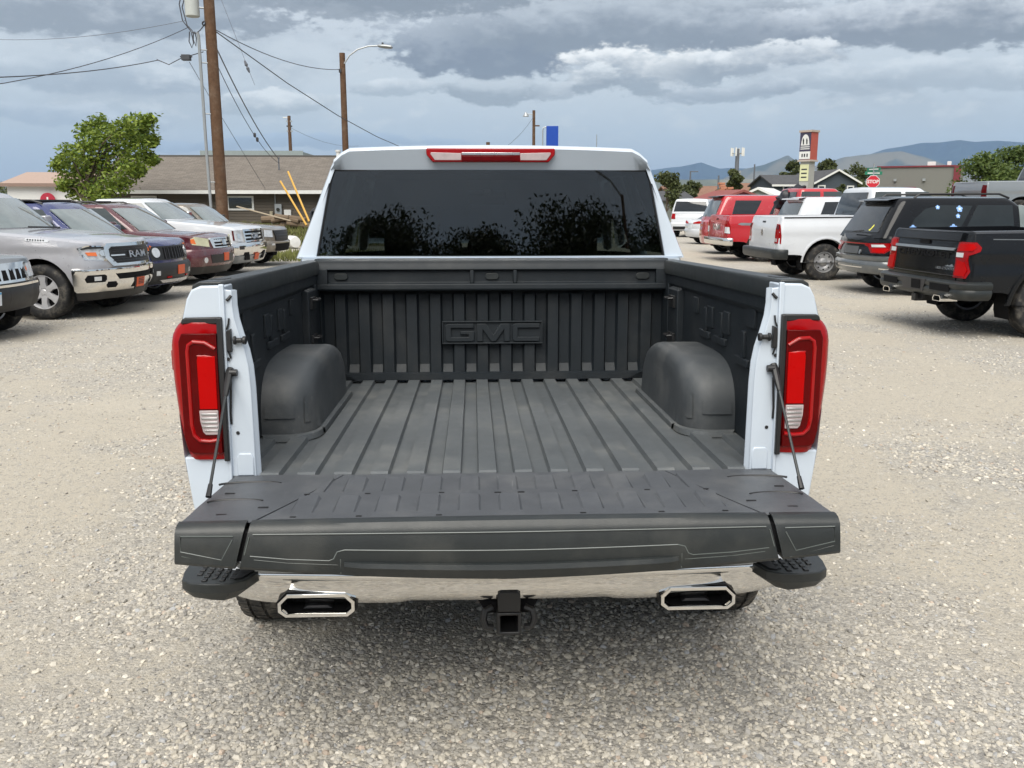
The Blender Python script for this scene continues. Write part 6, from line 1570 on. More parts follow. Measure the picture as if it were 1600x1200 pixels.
# white shed with the round red sign
S = simple_house('white_shed', 'low white shed with tan roof left of the tree', 'shed', (at(60, 300, 58).x+3.0, 58, 0), R(4), 9.5, 8, 2.85, .75, M_WALLW, mat('tan_roof', (.36, .26, .21), .7), .3, trim=mat('tan_fascia', (.22, .15, .12), .7))
p = at(73, 313, 57.4)
sg = empty('round_sign', (p.x, 57.55, p.z)); tag(sg, 'round red sign with a white cross shaped emblem on the white shed wall', 'sign')
d_ = MB(); d_.lathe([(.04, .001), (.04, .46), (-.02, .46), (-.02, .001)], 'y', (0, 0, 0), 28); d_.build('sign_disc', mat('sign_red', (.34, .012, .035), .5), sg)
d_ = MB(); d_.prism([(-.05, -.30), (.05, -.30), (.05, -.06), (.22, -.06), (.22, -.16), (.30, -.16), (.30, -.36), (-.30, -.36), (-.30, -.12), (-.05, -.12)][::1], 'y', -.035, -.021); d_.prism([(-.05, -.12), (.05, -.06), (.05, .20), (-.05, .20)], 'y', -.036, -.021); d_.build('sign_emblem', M_WTRIM, sg, smooth=0)
# pale flat roofed block behind the ridge
f = MB(); q0, q1 = at(316, 247, 64), at(472, 247, 64); f.box(0, q1.x-q0.x, 0, 9, 0, q0.z+.45); f.box(-.1, q1.x-q0.x+.1, -.1, -.02, q0.z+.1, q0.z+.5)
o = f.build('flat_roof_building', mat('pale_green_wall', (.23, .27, .27), .7), None, smooth=0, loc=(q0.x, 64, 0)); tag(o, 'pale flat roofed building rising just above the ranch house ridge', 'building')

# ---- poles and wires
def pole(name, label, cat, px, Y, ztop, r0, r1, m=M_WOOD, group=None, n=14):
    x = at(px, 318, Y).x; e = empty(name, (x, Y, 0)); tag(e, label, cat, group)
    b = MB(); b.tube([(0, 0, -.3), (0, 0, ztop*.5), (0, 0, ztop)], [r0, (r0+r1)/2, r1], n); b.build('post', m, e); return e, x
U, ux = pole('utility_pole', 'tall brown wooden utility pole with transformer and conduit, rising over the left row', 'utility pole', 346.5, 31, 9.6, .205, .165)
t = MB(); t.lathe([(7.62, .001), (7.62, .20), (7.64, .225), (8.55, .225), (8.57, .24), (8.62, .24), (8.64, .001)], 'z', (-.52, -.1, 0), 24); tr = t.build('transformer', mat('transformer_grey', (.42, .44, .42), .5), U)
for z in (7.9, 8.35): b = MB(); b.tube([(-.3, -.1, z), (0, 0, z)], .03, 6); b.build('transformer_bracket', M_GALV, tr)
for dx in (-.1, .1): b = MB(); b.lathe([(8.62, .05), (8.68, .06), (8.72, .035), (8.78, .055), (8.85, .03), (8.9, .001)], 'z', (-.52+dx, -.1, 0), 10); b.build('bushing', M_CONC, tr)
c = MB(); c.tube([(-.29, -.20, .2), (-.33, -.22, 3.5), (-.34, -.22, 7.0), (-.36, -.24, 7.12)], .05, 8); c.build('conduit', M_GALV, U)
for z in (2.4, 4.6, 6.2, 6.6): b = MB(); b.tube([(-.35, -.2, z), (0, -.05, z)], .022, 6); b.build('standoff_bracket', M_GALV, U)
for k, pts in enumerate(([(-.75, -.1, 8.6), (-.92, -.1, 8.0), (-.85, -.1, 7.5), (-.55, -.2, 7.12), (-.36, -.2, 7.10)], [(-.6, -.1, 8.6), (-.82, -.15, 7.9), (-.70, -.15, 7.35), (-.45, -.2, 7.08), (-.30, -.15, 7.2), (-.1, 0, 7.5)], [(-.62, -.2, 7.15), (-.66, -.2, 6.85), (-.58, -.2, 6.65), (-.52, -.2, 6.80), (-.56, -.2, 7.1)], [(-.5, -.2, 7.12), (-.52, -.2, 6.9), (-.45, -.2, 6.7), (-.42, -.2, 6.95), (-.46, -.2, 7.15)])):
    w = MB(); w.tube(pts, .018, 6); w.build('lead_wire', M_WIRE, U)
b = MB(); b.lathe([(-.05, .05), (0, .09), (.05, .05)], 'y', (-.16, -.1, 7.42), 10); b.build('insulator', M_WIRE, U)
sl_, sx_ = pole('street_lamp', 'brown wooden pole carrying a curved arm street lamp above the cab', 'street lamp', 543, 45, 8.75, .17, .135)
a = MB(); a.tube([(.10, -.1, 8.25), (.35, -.1, 8.62), (.75, -.1, 8.90), (1.25, -.1, 9.05), (1.75, -.1, 9.08)], .035, 8); a.build('lamp_arm', M_GALV, sl_)
h = MB(); h.grid([[(x, -.1+w*math.cos(q), z+hh*math.sin(q)) for q in np.linspace(0, 2*math.pi, 13)[:-1]] for x, w, hh, z in ((1.70, .04, .04, 9.08), (1.78, .12, .07, 9.07), (2.05, .16, .10, 9.05), (2.35, .15, .08, 9.02), (2.42, .06, .04, 9.01))], closed=True); ho = h.build('lamp_head', M_GALV, sl_)
h = MB(); h.lathe([(9.12, .05), (9.22, .05), (9.23, .001)], 'z', (1.95, -.1, 0), 10); h.build('photocell', M_WIRE, ho); h = MB(); h.box(-.16, -.05, -.2, .0, 7.85, 8.0); h.build('wire_clamp', M_WIRE, sl_)
b_, bx_ = pole('utility_pole', 'thin wooden pole standing behind the ranch house roof', 'utility pole', 458, 78, 8.9, .17, .13)
for z, m_ in ((8.4, M_GALV), (8.0, M_WIRE), (7.6, M_GALV)): k = MB(); k.box(-.22, .22, -.1, .1, z, z+.12); k.build('pole_hardware', m_, b_)
k = MB(); k.tube([(-.5, 0, 8.75), (.1, 0, 8.75)], .05, 6); k.build('crossarm', M_WTRIM, b_)
c_, cx_ = pole('lamp_pole', 'wooden pole with small lamp beside the blue sign', 'street lamp', 833.5, 110, 12.6, .22, .17)
k = MB(); k.tube([(0, 0, 12.1), (-.9, 0, 12.2)], .05, 6); k.build('lamp_arm', M_GALV, c_); k = MB(); k.lathe([(11.9, .40), (12.05, .30), (12.35, .12), (12.4, .001)], 'z', (-.95, 0, 0), 12); k.build('lamp_head', M_GALV, c_); k = MB(); k.box(.0, .7, -.06, .06, 10.75, 10.9); k.build('crossarm', M_WOOD, c_)
pole('wooden_post', 'short stub of a wooden post showing just above the cab roof', 'post', 763, 90, 7.6, .20, .19)
pole('thin_mast', 'slim grey mast right of the blue sign', 'mast', 930.5, 100, 9.1, .07, .04, M_GALV)
for px_, Y_, zt_, lab in ((1077, 105, 5.4, 'dark lamp post nearest the cab pillar in the distance'), (1121, 95, 4.6, 'short dark lamp post between the far trees'), (1176, 110, 6.4, 'dark lamp post over the white metal roof')):
    e, x = pole('lamp_post', lab, 'lamp post', px_, Y_, zt_, .12, .09, M_WIREG)
    if px_ == 1077: k = MB(); k.box(-.05, .9, -.1, .1, zt_-.12, zt_); k.build('lamp_head', M_WIREG, e)
T_, tx_ = pole('antenna_tower', 'distant cell tower with white antenna panels left of the tall sign', 'tower', 1148.5, 150, 10.6, .45, .30, M_WIREG)
for k in range(6):
    a = k*math.pi/3; b = MB(); b.box(-.11, .11, -.09, .09, 0, 1.35); o = b.build('antenna_panel', M_WTRIM, T_, smooth=0, loc=(1.05*math.cos(a), 1.05*math.sin(a), 9.4)); b = MB(); b.tube([(0, 0, 9.7), (1.05*math.cos(a), 1.05*math.sin(a), 9.9)], .06, 5); b.build('antenna_arm', M_GALV, T_)
for dx in (-.5, .5): b = MB(); b.box(dx-.15, dx+.15, -.15, .15, 6.4, 7.1); b.build('dish', M_GALV, T_)

def wire(label, pts, r=.014, sag=0, m=M_WIRE, n=14):
    """pts = endpoints in space; hangs in a parabola"""
    a, b = Vector(pts[0]), Vector(pts[-1]); q = [a.lerp(b, i/n)-Vector((0, 0, 4*sag*(i/n)*(1-i/n))) for i in range(n+1)] if len(pts) == 2 else [Vector(p) for p in pts]
    mb = MB(); mb.tube(q, r*.85, 5); o = mb.build('power_line', m, None); tag(o, label, 'power line', 'overhead wires from the utility poles'); return o
PT = Vector((ux, 31, 0))
A_ = lambda px, py, Y: tuple(at(px, py, Y))
wire('black cable from the utility pole down to the street lamp pole', [(ux+.15, 31, 7.25), (sx_-.1, 45, 8.0)], .018, .35)
wire('long sagging cable passing the street lamp towards the far lamp pole', [(ux+.15, 31, 7.2), (cx_, 110, 11.9)], .022, 4.6)
wire('cable dropping steeply from the utility pole to the house mast', [(ux+.12, 31, 6.75), (-9.95, 46.9, 3.95)], .026, .3, M_WIREG)
wire('thin second drop cable beside the steep house cable', [(ux+.12, 31, 6.2), (-9.9, 46.9, 3.7)], .015, .5)
wire('upper cable running from the pole to the left edge of the frame', [A_(296, 42, 31), A_(-60, 140, 22)], .013, .25)
wire('lower splice cable running from the black box to the left edge', [A_(247, 94, 31), A_(-60, 122, 20)], .016, .12)
wire('thin cable sagging between the black splice box and the pole', [A_(245, 93, 31), A_(264, 101, 31), A_(283, 91, 31), A_(318, 81, 31)], .018)
wire('faint wire high across the left sky', [A_(290, 32, 31), A_(-60, 58, 40)], .010, .3, M_WIREG)
wire('thin diagonal wire from the splice box down past the pole', [A_(296, 97, 31), A_(336, 166, 38), A_(415, 296, 44.6)], .012, 0, M_WIREG)
wire('faint wire leaving the small rear pole towards the cab', [(bx_, 78, 8.0), A_(560, 228, 95)], .016, .5, M_WIREG)
wire('faint guy wire high right of the utility pole', [A_(342, -10, 33), A_(398, 133, 33)], .008, 0, M_WIREG)
q = at(291, 90, 31); b = MB(); b.box(-.14, .14, -.1, .1, -.09, .09); b.tube([(-.2, 0, .03), (.2, 0, .03)], .03, 6); o = b.build('splice_box', M_WIRE, None, loc=q, bevel=.02); tag(o, 'small black splice box hanging on the wires left of the utility pole', 'cable box')
q = at(386, 104, 33); b = MB(); b.lathe([(-.22, .001), (-.2, .03), (-.06, .06), (0, .025), (.06, .06), (.2, .03), (.22, .001)], 'z', (0, 0, 0), 10); o = b.build('guy_insulator', M_WIREG, None, loc=q); o.rotation_euler = (0, R(-20), 0); tag(o, 'grey egg shaped insulator on the faint guy wire', 'insulator')
for px_, py_, lab in ((398, 211, 'upper black connector on the steep house cable'), (402, 218, 'lower black connector on the steep house cable')):
    b = MB(); b.lathe([(-.1, .02), (-.06, .06), (.06, .06), (.1, .02)], 'z', (0, 0, 0), 8); o = b.build('cable_connector', M_WIRE, None, loc=at(px_, py_, 40)); tag(o, lab, 'cable connector')
for (a, b_, lab) in (((438, 283), (479, 352), 'yellow pole guard leaning lower beside the cab pillar'), ((450, 268), (483, 346), 'thin yellow pole guard leaning higher beside the cab pillar')):
    p0, p1 = at(*a, 41.5), at(*b_, 40.5); p1.z = max(p1.z, .1); mb = MB(); mb.tube([p0, p1], .045, 8); o = mb.build('guy_guard', mat('guard_yellow', (.62, .36, .07), .5), None); tag(o, lab, 'pole guard')

# ---- logs, plank, barrel and grass by the house
rng = random.Random(4)
for k in range(9):
    x, y = -9.3+.30*(k % 5)+rng.uniform(-.1, .1), 42.3+rng.uniform(-.4, .4); L_ = rng.uniform(.9, 1.5)
    mb = MB(); r_ = rng.uniform(.10, .17); mb.tube([(-L_/2, 0, 0), (0, .02, .01), (L_/2, 0, 0)], [r_, r_*1.05, r_*.95], 9); o = mb.build('log', mat('log_bark', (.16, .115, .075), .9, bump=.4, bs=30), None, loc=(x, y, .62+.24*(k//5)+.02*k)); o.rotation_euler = (rng.uniform(0, 1), rng.uniform(-.2, .2), rng.uniform(-.5, .5)); tag(o, 'weathered brown log lying in the heap by the ranch house wall', 'log', 'logs heaped by the ranch house wall')
mb = MB(); mb.box(-1.3, 1.3, -.08, .08, -.02, .02); o = mb.build('plank', mat('plank_wood', (.40, .33, .24), .8), None, loc=(-9.6, 41.6, 1.25)); o.rotation_euler = (0, .25, -.15); tag(o, 'pale plank leaning over the log heap', 'plank')
mb = MB(); mb.lathe([(-.45, .001), (-.43, .20), (-.25, .24), (.25, .24), (.43, .20), (.45, .001)], 'y', (0, 0, 0), 18); g_ = ground_at(457, 388); o = mb.build('barrel', M_WTRIM, None, loc=(g_.x, g_.y, .245)); o.rotation_euler = (0, 0, .5); tag(o, 'white barrel lying in the grass beside the cab mirror', 'barrel')
bank = MB(); n_ = 24; bank.grid([[(-16+13*i/n_, y, z*(.75+.4*mnoise.noise((i*.5, y, 1)))) for i in range(n_+1)] for y, z in ((36.5, .0), (38.5, .12), (40.5, .38), (42.5, .62), (44.9, .72))]); o = bank.build('grass_bank', mat('bank_soil', (.15, .13, .07), .95, var=.2, vs=2), None); tag(o, kind='structure')
def grass(name, areas, m, seed):
    r = random.Random(seed); mb = MB()
    for (x0, x1, y0, y1, n, h, zf) in areas:
        for _ in range(n):
            x, y = r.uniform(x0, x1), r.uniform(y0, y1); z = zf(y); hh = h*r.uniform(.5, 1.3); a = r.uniform(0, 6.28); w = .018+.012*r.random(); l = hh*.5
            dx, dy = math.cos(a)*w, math.sin(a)*w; bx, by = r.uniform(-l, l), r.uniform(-l, l)
            mb.add([(x-dx, y-dy, z), (x+dx, y+dy, z), (x+bx, y+by, z+hh)], [(0, 1, 2)])
    o = mb.build(name, m, None, smooth=0, merge=0, recalc=False); tag(o, kind='stuff')
zb_ = lambda y: float(np.interp(y, [36.5, 38.5, 40.5, 42.5, 44.9], [0, .10, .34, .56, .66]))
M_GRASS = mat('grass_blades', (.13, .14, .035), .8, var=.3, vs=1.2)
grass('grass', [(-15, -4, 37, 44.5, 5200, .26, zb_), (-6.6, -3.2, 27, 31, 1500, .22, lambda y: 0), (5.5, 9.5, 44.2, 45.6, 1200, .22, lambda y: 0)], M_GRASS, 3)

# ---- signs and buildings on the right
def stop_sign():
    p = at(1364, 284, 38); e = empty('stop_sign', (p.x, 38, 0), (0, 0, R(-20))); tag(e, 'red octagonal stop sign below green street name plates', 'stop sign')
    m = MB(); m.tube([(0, .03, 0), (0, .03, p.z+.75)], .03, 8); m.build('post', M_GALV, e)
    oc = lambda r: [(r*math.cos(R(22.5+45*k)), p.z+r*math.sin(R(22.5+45*k))) for k in range(8)]
    m = MB(); m.prism(oc(.285), 'y', -.012, .0); b = m.build('sign_plate', M_WTRIM, e, smooth=0); m = MB(); m.prism(oc(.262), 'y', -.016, -.0125); m.build('sign_face', mat('stop_red', (.50, .015, .03), .4), b, smooth=0)
    m = text_mb('STOP', .20, .004, lambda q: (q[0], q[1]-.019, q[2]+p.z), .95, .006); m.build('lettering', M_WTRIM, b, smooth=0)
    for dz, an, w in ((.36, .25, .36), (.52, -1.0, .44)):
        m = MB(); m.box(-w, w, -.008, .008, -.07, .07); o = m.build('street_name_plate', mat('street_green', (.012, .16, .09), .4), e, smooth=0, loc=(0, .03, p.z+dz)); o.rotation_euler = (0, 0, an)
        m = MB(); m.box(-w*.7, w*.7, -.0095, -.0082, -.022, .022); m.build('name_print', M_WTRIM, o, smooth=0)
stop_sign()
def tall_sign():
    p = at(1265, 207, 75); e = empty('pylon_sign', (p.x, 75, 0), (0, 0, R(38))); tag(e, 'tall pylon sign with red side and white arch emblem beyond the red pickup', 'sign')
    zt, zb2 = p.z, at(1265, 250, 75).z; w = .52
    M_SR = mat('sign_brick_red', (.38, .075, .055), .6, var=.12)
    m = MB(); m.box(-w, w, -w, w, zb2, zt); bx = m.build('sign_box', M_SR, e, smooth=0)
    m = MB(); m.box(-w-.08, w+.08, -w-.08, w+.08, zt, zt+.16); m.build('sign_cap', mat('sign_tan', (.40, .33, .28), .6), e, smooth=0); m = MB(); m.box(-w-.08, w+.08, -w-.08, w+.08, zb2-.14, zb2); m.build('sign_base_rim', mat('sign_tan2', (.42, .36, .32), .6), e, smooth=0)
    # the face towards the lot carries the emblem (local -x side)
    def face(y0, y1, z0, z1, mm, nm, par, o=0.02): m = MB(); m.box(-w-o, -w-.001, y0, y1, z0, z1); return m.build(nm, mm, par, smooth=0)
    H_ = zt-zb2
    fc = face(-w+.02, w-.02, zb2+.03, zt-.03, mat('sign_navy', (.045, .04, .075), .5), 'sign_face', bx)
    m = MB(); arch = [(-.40, zb2+H_*.52), (.40, zb2+H_*.52)]+[(.34*math.cos(a), zb2+H_*.66+H_*.26*math.sin(a)) for a in np.linspace(.1, math.pi-.1, 12)]; m.prism([(a, b) for a, b in arch], 'x', -w-.035, -w-.021); ar = m.build('arch_emblem', M_WTRIM, fc, smooth=0)
    for y in (-.16, .16): m = MB(); m.prism([(y-.05, zb2+H_*.56), (y+.05, zb2+H_*.56), (y+.09, zb2+H_*.72), (y+.02, zb2+H_*.80), (y-.05, zb2+H_*.70)], 'x', -w-.045, -w-.036); m.build('emblem_mark', M_INK, ar, smooth=0)
    lo = face(-w+.02, w-.02, zb2+.06, zb2+H_*.30, M_WTRIM, 'lower_face', bx, .026)
    for y in (-.24, .0, .22): m = MB(); m.box(-w-.034, -w-.027, y-.06, y+.06, zb2+H_*.10, zb2+H_*.22); m.build('price_mark', M_INK, lo, smooth=0)
    for z in (.38, .45): face(-w+.10, w-.10, zb2+H_*z, zb2+H_*z+.07, M_WTRIM, 'name_strip', fc, .024)
    m = MB(); m.box(-.42, .42, -.42, .42, 0, zb2-.14); co = m.build('column', mat('sign_column', (.34, .34, .32), .7), e, smooth=0)
    z0, z1 = at(1265, 283, 75).z, at(1265, 262, 75).z
    m = MB(); m.box(-.46, -.421, -.40, .40, z0, z1+.25); pn = m.build('message_panel', mat('message_yellow', (.60, .60, .36), .6), co, smooth=0)
    for k in range(3): m = MB(); m.box(-.468, -.461, -.26, .26, z0+.25+.32*k, z0+.36+.32*k); m.build('message_print', M_INK, pn, smooth=0)
tall_sign()
p = at(863, 197, 120); e = empty('blue_sign', (p.x, 120, 0)); tag(e, 'plain blue rectangular sign above the cab roof', 'sign')
b = MB(); b.box(-.78, .78, -.2, .2, 6.5, p.z); b.build('sign_box', mat('sign_blue', (.006, .055, .36), .4), e, bevel=.03); b = MB(); b.tube([(-1.25, 0, 0), (-1.25, 0, p.z-.5), (-1.15, 0, p.z-.2), (-.8, 0, p.z-.12)], .08, 6); b.build('side_pipe', M_GALV, e); b = MB(); b.box(-.3, .3, -.15, .15, 0, 6.5); b.build('post', M_GALV, e)

M_SLATE = mat('slate_blue_siding', (.050, .064, .080), .8)
p = at(1307, 290, 90); simple_house('blue_house', 'dark blue gabled house with white trim right of the pylon sign', 'house', (p.x, 90, 0), R(2), 4.3, 9, at(1307, 280, 90).z-.3, 1.15, M_SLATE, M_SHINGD, .35, wins=((-1.55, 2.9, .55, 1.0), (1.45, 2.9, .5, .9)), trim=M_WTRIM, gable_front=True)
p = at(1245, 290, 94); simple_house('blue_house', 'long dark blue house wing left of the pylon sign', 'house', (p.x+.8, 94, 0), R(2), 6.6, 7, 3.6, 1.0, M_SLATE, M_SHINGD, .3, wins=((-1.9, 2.9, .6, 1.1), (-.2, 2.9, .5, 1.1), (1.0, 2.9, .5, 1.1)), trim=M_WTRIM)
p = at(1185, 300, 72); simple_house('metal_shed', 'white roofed metal shed behind the red suv', 'shed', (p.x, 72, 0), R(-28), 4.2, 7, 1.9, .95, mat('shed_green_grey', (.24, .26, .24), .6), M_WTRIM, .25, gable_front=True, trim=M_WTRIM)
p = at(1197, 290, 118); simple_house('far_house', 'far house with rust brown roof between lamp post and pylon sign', 'house', (p.x, 118, 0), R(-5), 7.5, 9, 2.7, 1.6, mat('far_wall_tan', (.3, .26, .22), .8), M_SHINGR, .4)
p = at(1098, 295, 105); simple_house('far_house', 'long far grey building with brown roof beyond the white suv', 'building', (p.x, 105, 0), R(0), 7.4, 9, 2.5, 1.15, mat('far_wall_grey', (.15, .16, .15), .8), M_SHINGR, .3)
p = at(1060, 300, 95); simple_house('far_house', 'low grey far house behind the cab pillar', 'house', (p.x-1.5, 95, 0), R(5), 6.5, 8, 2.0, .9, mat('far_wall_grey', (.15, .16, .15), .8), M_SHINGD, .3)
p = at(1185, 300, 55); simple_house('red_shed', 'small rusty red shed roof behind the red suv', 'shed', (p.x-1.0, 55, 0), R(15), 3.2, 3, 1.9, .5, M_MAROON, mat('rust_red_roof', (.22, .06, .05), .7), .2, gable_front=True)

def commercial():
    a, b = at(1372, 262, 96), at(1504, 258, 92); L_ = math.hypot(b.x-a.x, b.y-a.y); e = empty('commercial_building', (a.x, a.y, 0), (0, 0, math.atan2(b.y-a.y, b.x-a.x))); tag(e, 'long grey flat roofed commercial building with maroon parapet', 'building')
    h = a.z; m = MB(); m.box(0, L_, 0, 14, -.2, h); m.build('wall', M_CONC, e, smooth=0); m = MB(); m.box(-.1, L_+.1, -.12, 14.1, h-.02, h+.14); m.build('parapet', M_MAROON, e, smooth=0)
    m = MB(); m.box(L_-.75, L_-.1, -.16, -.005, 0, h+.10); m.build('corner_pier', M_MAROON, e, smooth=0)
    for x in (.95, 2.7): m = MB(); m.prism([(-.9, h-2.35), (-.01, h-2.05), (-.01, h-2.35)], 'x', x-.05, x+1.2); m.build('awning', M_MAROON, e, smooth=0); window(e, x+.55, -.01, h-3.0, 1.0, 1.1)
    window(e, 7.7, -.01, h-2.6, .9, 1.5, .05); window(e, 8.0, -.01, h-4.4, .9, 1.2, .05)
    for x in (1.8, 4.6): m = MB(); m.box(x-.14, x+.14, -.22, -.01, h-1.45, h-1.2); m.build('wall_lamp', M_GALV, e)
    for x, w in ((4.7, .8), (6.6, .4)): m = MB(); m.box(x, x+w, 2, 3, h+.14, h+.6); m.build('roof_unit', M_WTRIM, e, bevel=.03)
    m = MB(); m.tube([(8.6, 1, h), (8.6, 1, h+1.1)], .04, 6); m.build('roof_pipe', M_GALV, e)
commercial()
def cairn():
    p = at(1133, 303, 58); e = empty('brick_pillar', (p.x, 58, 0)); tag(e, 'crooked stack of orange brick blocks beyond the white suv', 'brick stack'); r = random.Random(8)
    m = MB(); m.box(-.34, .34, -.3, .3, 0, 2.02); m.build('base', mat('pillar_base', (.3, .2, .14), .9), e)
    me = None
    for k in range(7):
        for j in range(2):
            m = MB(); w = .19; m.box(-w, w, -.17, .17, -.065, .065); o = m.build('brick', mat('orange_brick', (.42, .19, .11), .85, var=.15, vs=4), e, bevel=.012, loc=((-.20 if j == 0 else .20)+r.uniform(-.05, .05)+.04*math.sin(k*2), r.uniform(-.05, .05), 2.09+.145*k)); o.rotation_euler = (0, r.uniform(-.06, .06), r.uniform(-.15, .15))
            if k > 4 and j == 1: bpy.data.objects.remove(o)
cairn()

# ---- trees: tapered trunk with limbs, crown of leaf clumps
def tree(name, label, cat, pos, h, w, crown0, leaf, n, c1, c2, seed, wind=(0, 0), trunk=.14, clumps=26, group=None, squash=.8, cl=None):
    r = random.Random(seed); e = empty(name, pos); tag(e, label, cat, group)
    tb = MB(); top = Vector((wind[0]*h*.3, wind[1]*h*.3, h*.72)); tb.tube([(0, 0, -.2), (0, 0, crown0*.6), tuple(top*.55), tuple(top)], [trunk, trunk*.85, trunk*.6, trunk*.2], 8)
    given = cl is not None; cl = cl or []
    for k in range(0 if given else clumps):
        a = r.uniform(0, 6.28); u = r.random(); zz = crown0+(h-crown0)*(.08+.86*u); rad = w/2*math.sqrt(max(.05, 1-((u-.42)/.62)**2))*r.uniform(.35, 1.0)
        c = Vector((math.cos(a)*rad+wind[0]*(zz-crown0), math.sin(a)*rad+wind[1]*(zz-crown0), zz)); cl.append((c, w*r.uniform(.11, .21)))
    for c, s in cl[::2]:
        st = Vector((0, 0, max(crown0*.7, c.z*.55))); md = st.lerp(c, .5)+Vector((0, 0, .08*h)); tb.tube([st, md, c], [trunk*.42, trunk*.25, trunk*.06], 5)
    tb.build('trunk', mat('tree_bark', (.10, .075, .055), .9), e)
    vs, fs, cs = [], [], []
    for i in range(n):
        c, s = cl[int(r.random()*len(cl))]
        d = Vector((r.gauss(0, 1), r.gauss(0, 1), r.gauss(0, 1))); d = d.normalized()*s*(r.random()**.5)*(1.5 if given else 1.5); d.z *= squash
        if given: d.x += abs(r.gauss(0, .5))*s; d.z += d.x*.25
        p = c+d+Vector((wind[0]*.3*r.random(), 0, 0)); l = leaf*r.uniform(.6, 1.4); a = Vector((r.gauss(0, 1)+wind[0]*2.5, r.gauss(0, 1), r.gauss(0, .7))).normalized(); b = a.cross(Vector((r.gauss(0, 1), r.gauss(0, 1), r.gauss(0, 1)))).normalized()
        k = len(vs); vs += [p-a*l*.5, p+b*l*.24, p+a*l*.5, p-b*l*.24]; fs.append((k, k+1, k+2, k+3)); cs.append(max(0, min(1, r.gauss(.45, .25))))
    me = bpy.data.meshes.new('crown'); me.from_pydata([tuple(v) for v in vs], [], fs); at_ = me.attributes.new('tone', 'FLOAT', 'POINT'); at_.data.foreach_set('value', np.repeat(np.array(cs, np.float32), 4))
    key = 'leaf_%.3f_%.3f' % (c1[1], c2[1])
    if key not in MATS:
        m = bpy.data.materials.new(key); m.use_nodes = True; T = NT(m.node_tree); b = T.n['Principled BSDF']; tn = T.new('ShaderNodeAttribute', attribute_name='tone').outputs['Fac']
        T.put(b.inputs['Base Color'], T.mix(tn, c1, c2)); b.inputs['Roughness'].default_value = .55; b.inputs['Specular IOR Level'].default_value = .3
        tl = T.new('ShaderNodeBsdfTranslucent'); T.put(tl.inputs[0], T.mix(tn, c1, c2)); mx = T.new('ShaderNodeMixShader'); mx.inputs[0].default_value = .25; T.l.new(b.outputs[0], mx.inputs[1]); T.l.new(tl.outputs[0], mx.inputs[2]); T.l.new(mx.outputs[0], T.n['Material Output'].inputs[0]); MATS[key] = m
    me.materials.append(MATS[key]); link('crown', me, e); return e
G1, G2 = (.055, .105, .010), (.29, .36, .06)
lobes = [(128, 205, 12), (146, 196, 13), (150, 218, 15), (132, 228, 15), (185, 200, 13), (206, 192, 12), (226, 190, 9), (172, 212, 14), (196, 214, 16), (218, 208, 13), (100, 240, 13), (86, 258, 9), (112, 258, 16), (134, 252, 18), (160, 242, 18), (184, 236, 18), (208, 230, 14), (232, 222, 8), (222, 246, 10), (236, 252, 6),
         (104, 276, 14), (128, 278, 18), (152, 270, 20), (178, 262, 18), (200, 262, 13), (212, 270, 8), (116, 300, 10), (138, 300, 14), (160, 296, 16), (182, 288, 14), (98, 290, 8), (150, 312, 10)]
rl = random.Random(6); CL = [(Vector(at(a, b, 41.5+rl.uniform(-1.2, 1.2)))-Vector((-17.35, 41.5, 0)), r_/FPX*42.3) for a, b, r_ in lobes]
tree('leafy_tree', 'windblown green leafy tree in front of the white shed', 'tree', (-17.35, 41.5, 0), 5.3, 4.4, 1.5, .19, 10500, G1, G2, 23, (.22, 0), .14, squash=.85, cl=CL)
F1, F2 = (.045, .060, .020), (.12, .135, .05)
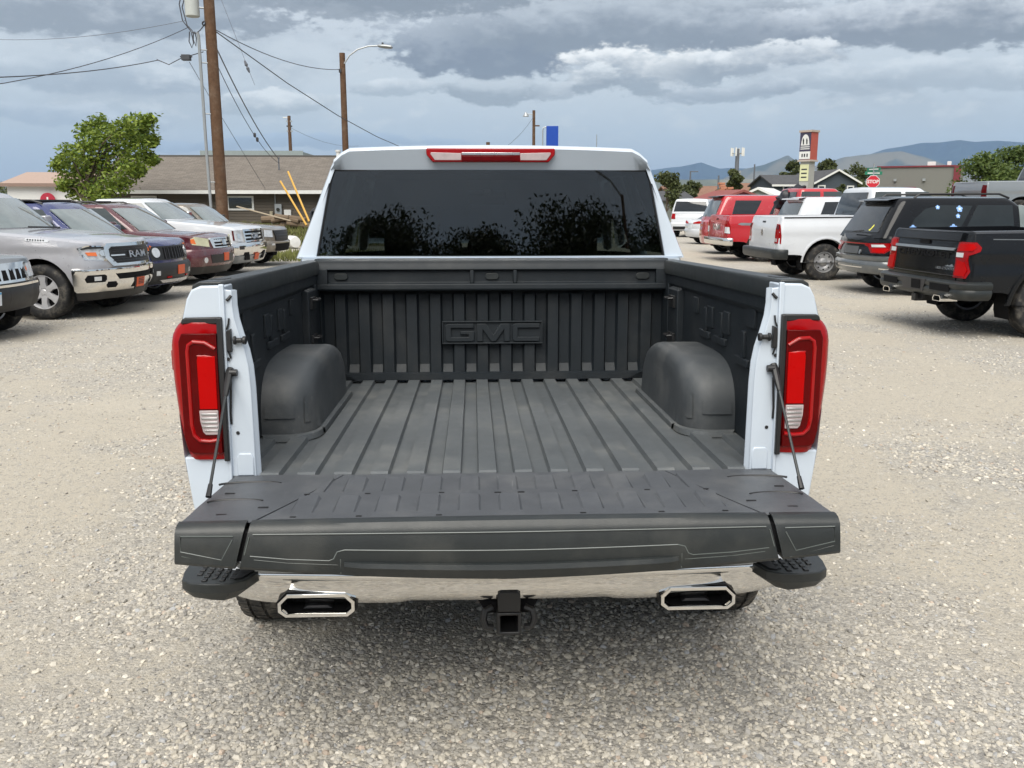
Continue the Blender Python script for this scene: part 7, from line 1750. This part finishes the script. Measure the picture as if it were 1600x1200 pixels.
for i, (px, y, w, Y, lab) in enumerate(((1043, 268, 44, 85, 'far leafy tree just right of the cab pillar'), (1078, 284, 30, 100, 'small far tree beside the dark lamp post'), (1146, 266, 24, 92, 'narrow far tree behind the antenna tower'), (1180, 290, 20, 120, 'tiny far tree near the rust brown roof'), (1240, 252, 34, 105, 'dark tall tree left of the pylon sign'),
                                  (1290, 250, 34, 112, 'rounded far tree right of the pylon sign'), (1330, 257, 40, 118, 'far tree behind the dark blue gable'), (1352, 264, 30, 122, 'far tree behind the stop sign'), (1125, 296, 22, 80, 'low far bush by the brick stack'), (1312, 288, 22, 84, 'small green bush before the dark blue house'))):
    p = at(px, y, Y); ww = w/FPX*Y*1.05
    tree('distant_tree', lab, 'tree', (p.x, Y, 0), p.z, ww, max(.5, p.z-ww*1.3), .40 if Y > 90 else .32, 2600, F1, F2, 40+i, (.05, 0), .10, 18)
B1, B2 = (.040, .070, .014), (.15, .20, .05)
for i, (px, y, w, Y, lab) in enumerate(((1535, 240, 56, 52, 'bushy green tree left of the grey pickup cab'), (1580, 234, 60, 55, 'bushy green tree behind the grey pickup'), (1630, 236, 60, 53, 'bushy green tree at the right frame edge'))):
    p = at(px, y, Y); tree('bushy_tree', lab, 'tree', (p.x, Y, 0), p.z, w/FPX*Y*1.45, .3, .24, 9000, B1, B2, 70+i, (.05, 0), .08, 34)
for i, (px, y, w, Y, lab) in enumerate(((8, 290, 46, 90, 'pale far bush at the left edge'), (42, 288, 26, 80, 'thin far tree beside the white shed'))):
    p = at(px, y, Y); tree('distant_tree', lab, 'tree', (p.x, Y, 0), p.z+.1, w/FPX*Y*1.1, .6, .26, 1300, F1, F2, 90+i, (.05, 0), .1, 12)
# the trees and lamp across the street behind the photographer, mirrored in the back glass
for i, (x, y, h, w) in enumerate(((-12.5, -26, 2.9, 7.5), (-5.4, -24, 4.1, 6.2), (-.2, -27, 3.5, 6.0), (5.2, -23, 4.3, 6.6), (10.8, -24, 4.0, 7.0))):
    tree('street_tree', ('low wide', 'rounded', 'thin middle', 'tall', 'broad')[i]+' dark tree mirrored in the back glass of the white pickup', 'tree', (x, y, 0), h, w, .1, .20, 26000, (.016, .024, .008), (.045, .058, .018), 110+i, (.02, 0), .18, 44)
e = empty('street_lamp', (7.0, -20, 0)); tag(e, 'curved street lamp mirrored in the back glass of the white pickup', 'street lamp')
b = MB(); b.tube([(0, 0, 0), (0, 0, 5.0)], [.1, .07], 8); b.build('post', M_WOOD, e); b = MB(); b.tube([(0, 0, 4.9), (-.5, 0, 5.4), (-1.4, 0, 5.75), (-2.0, 0, 5.8)], .05, 6); b.build('lamp_arm', M_GALV, e)
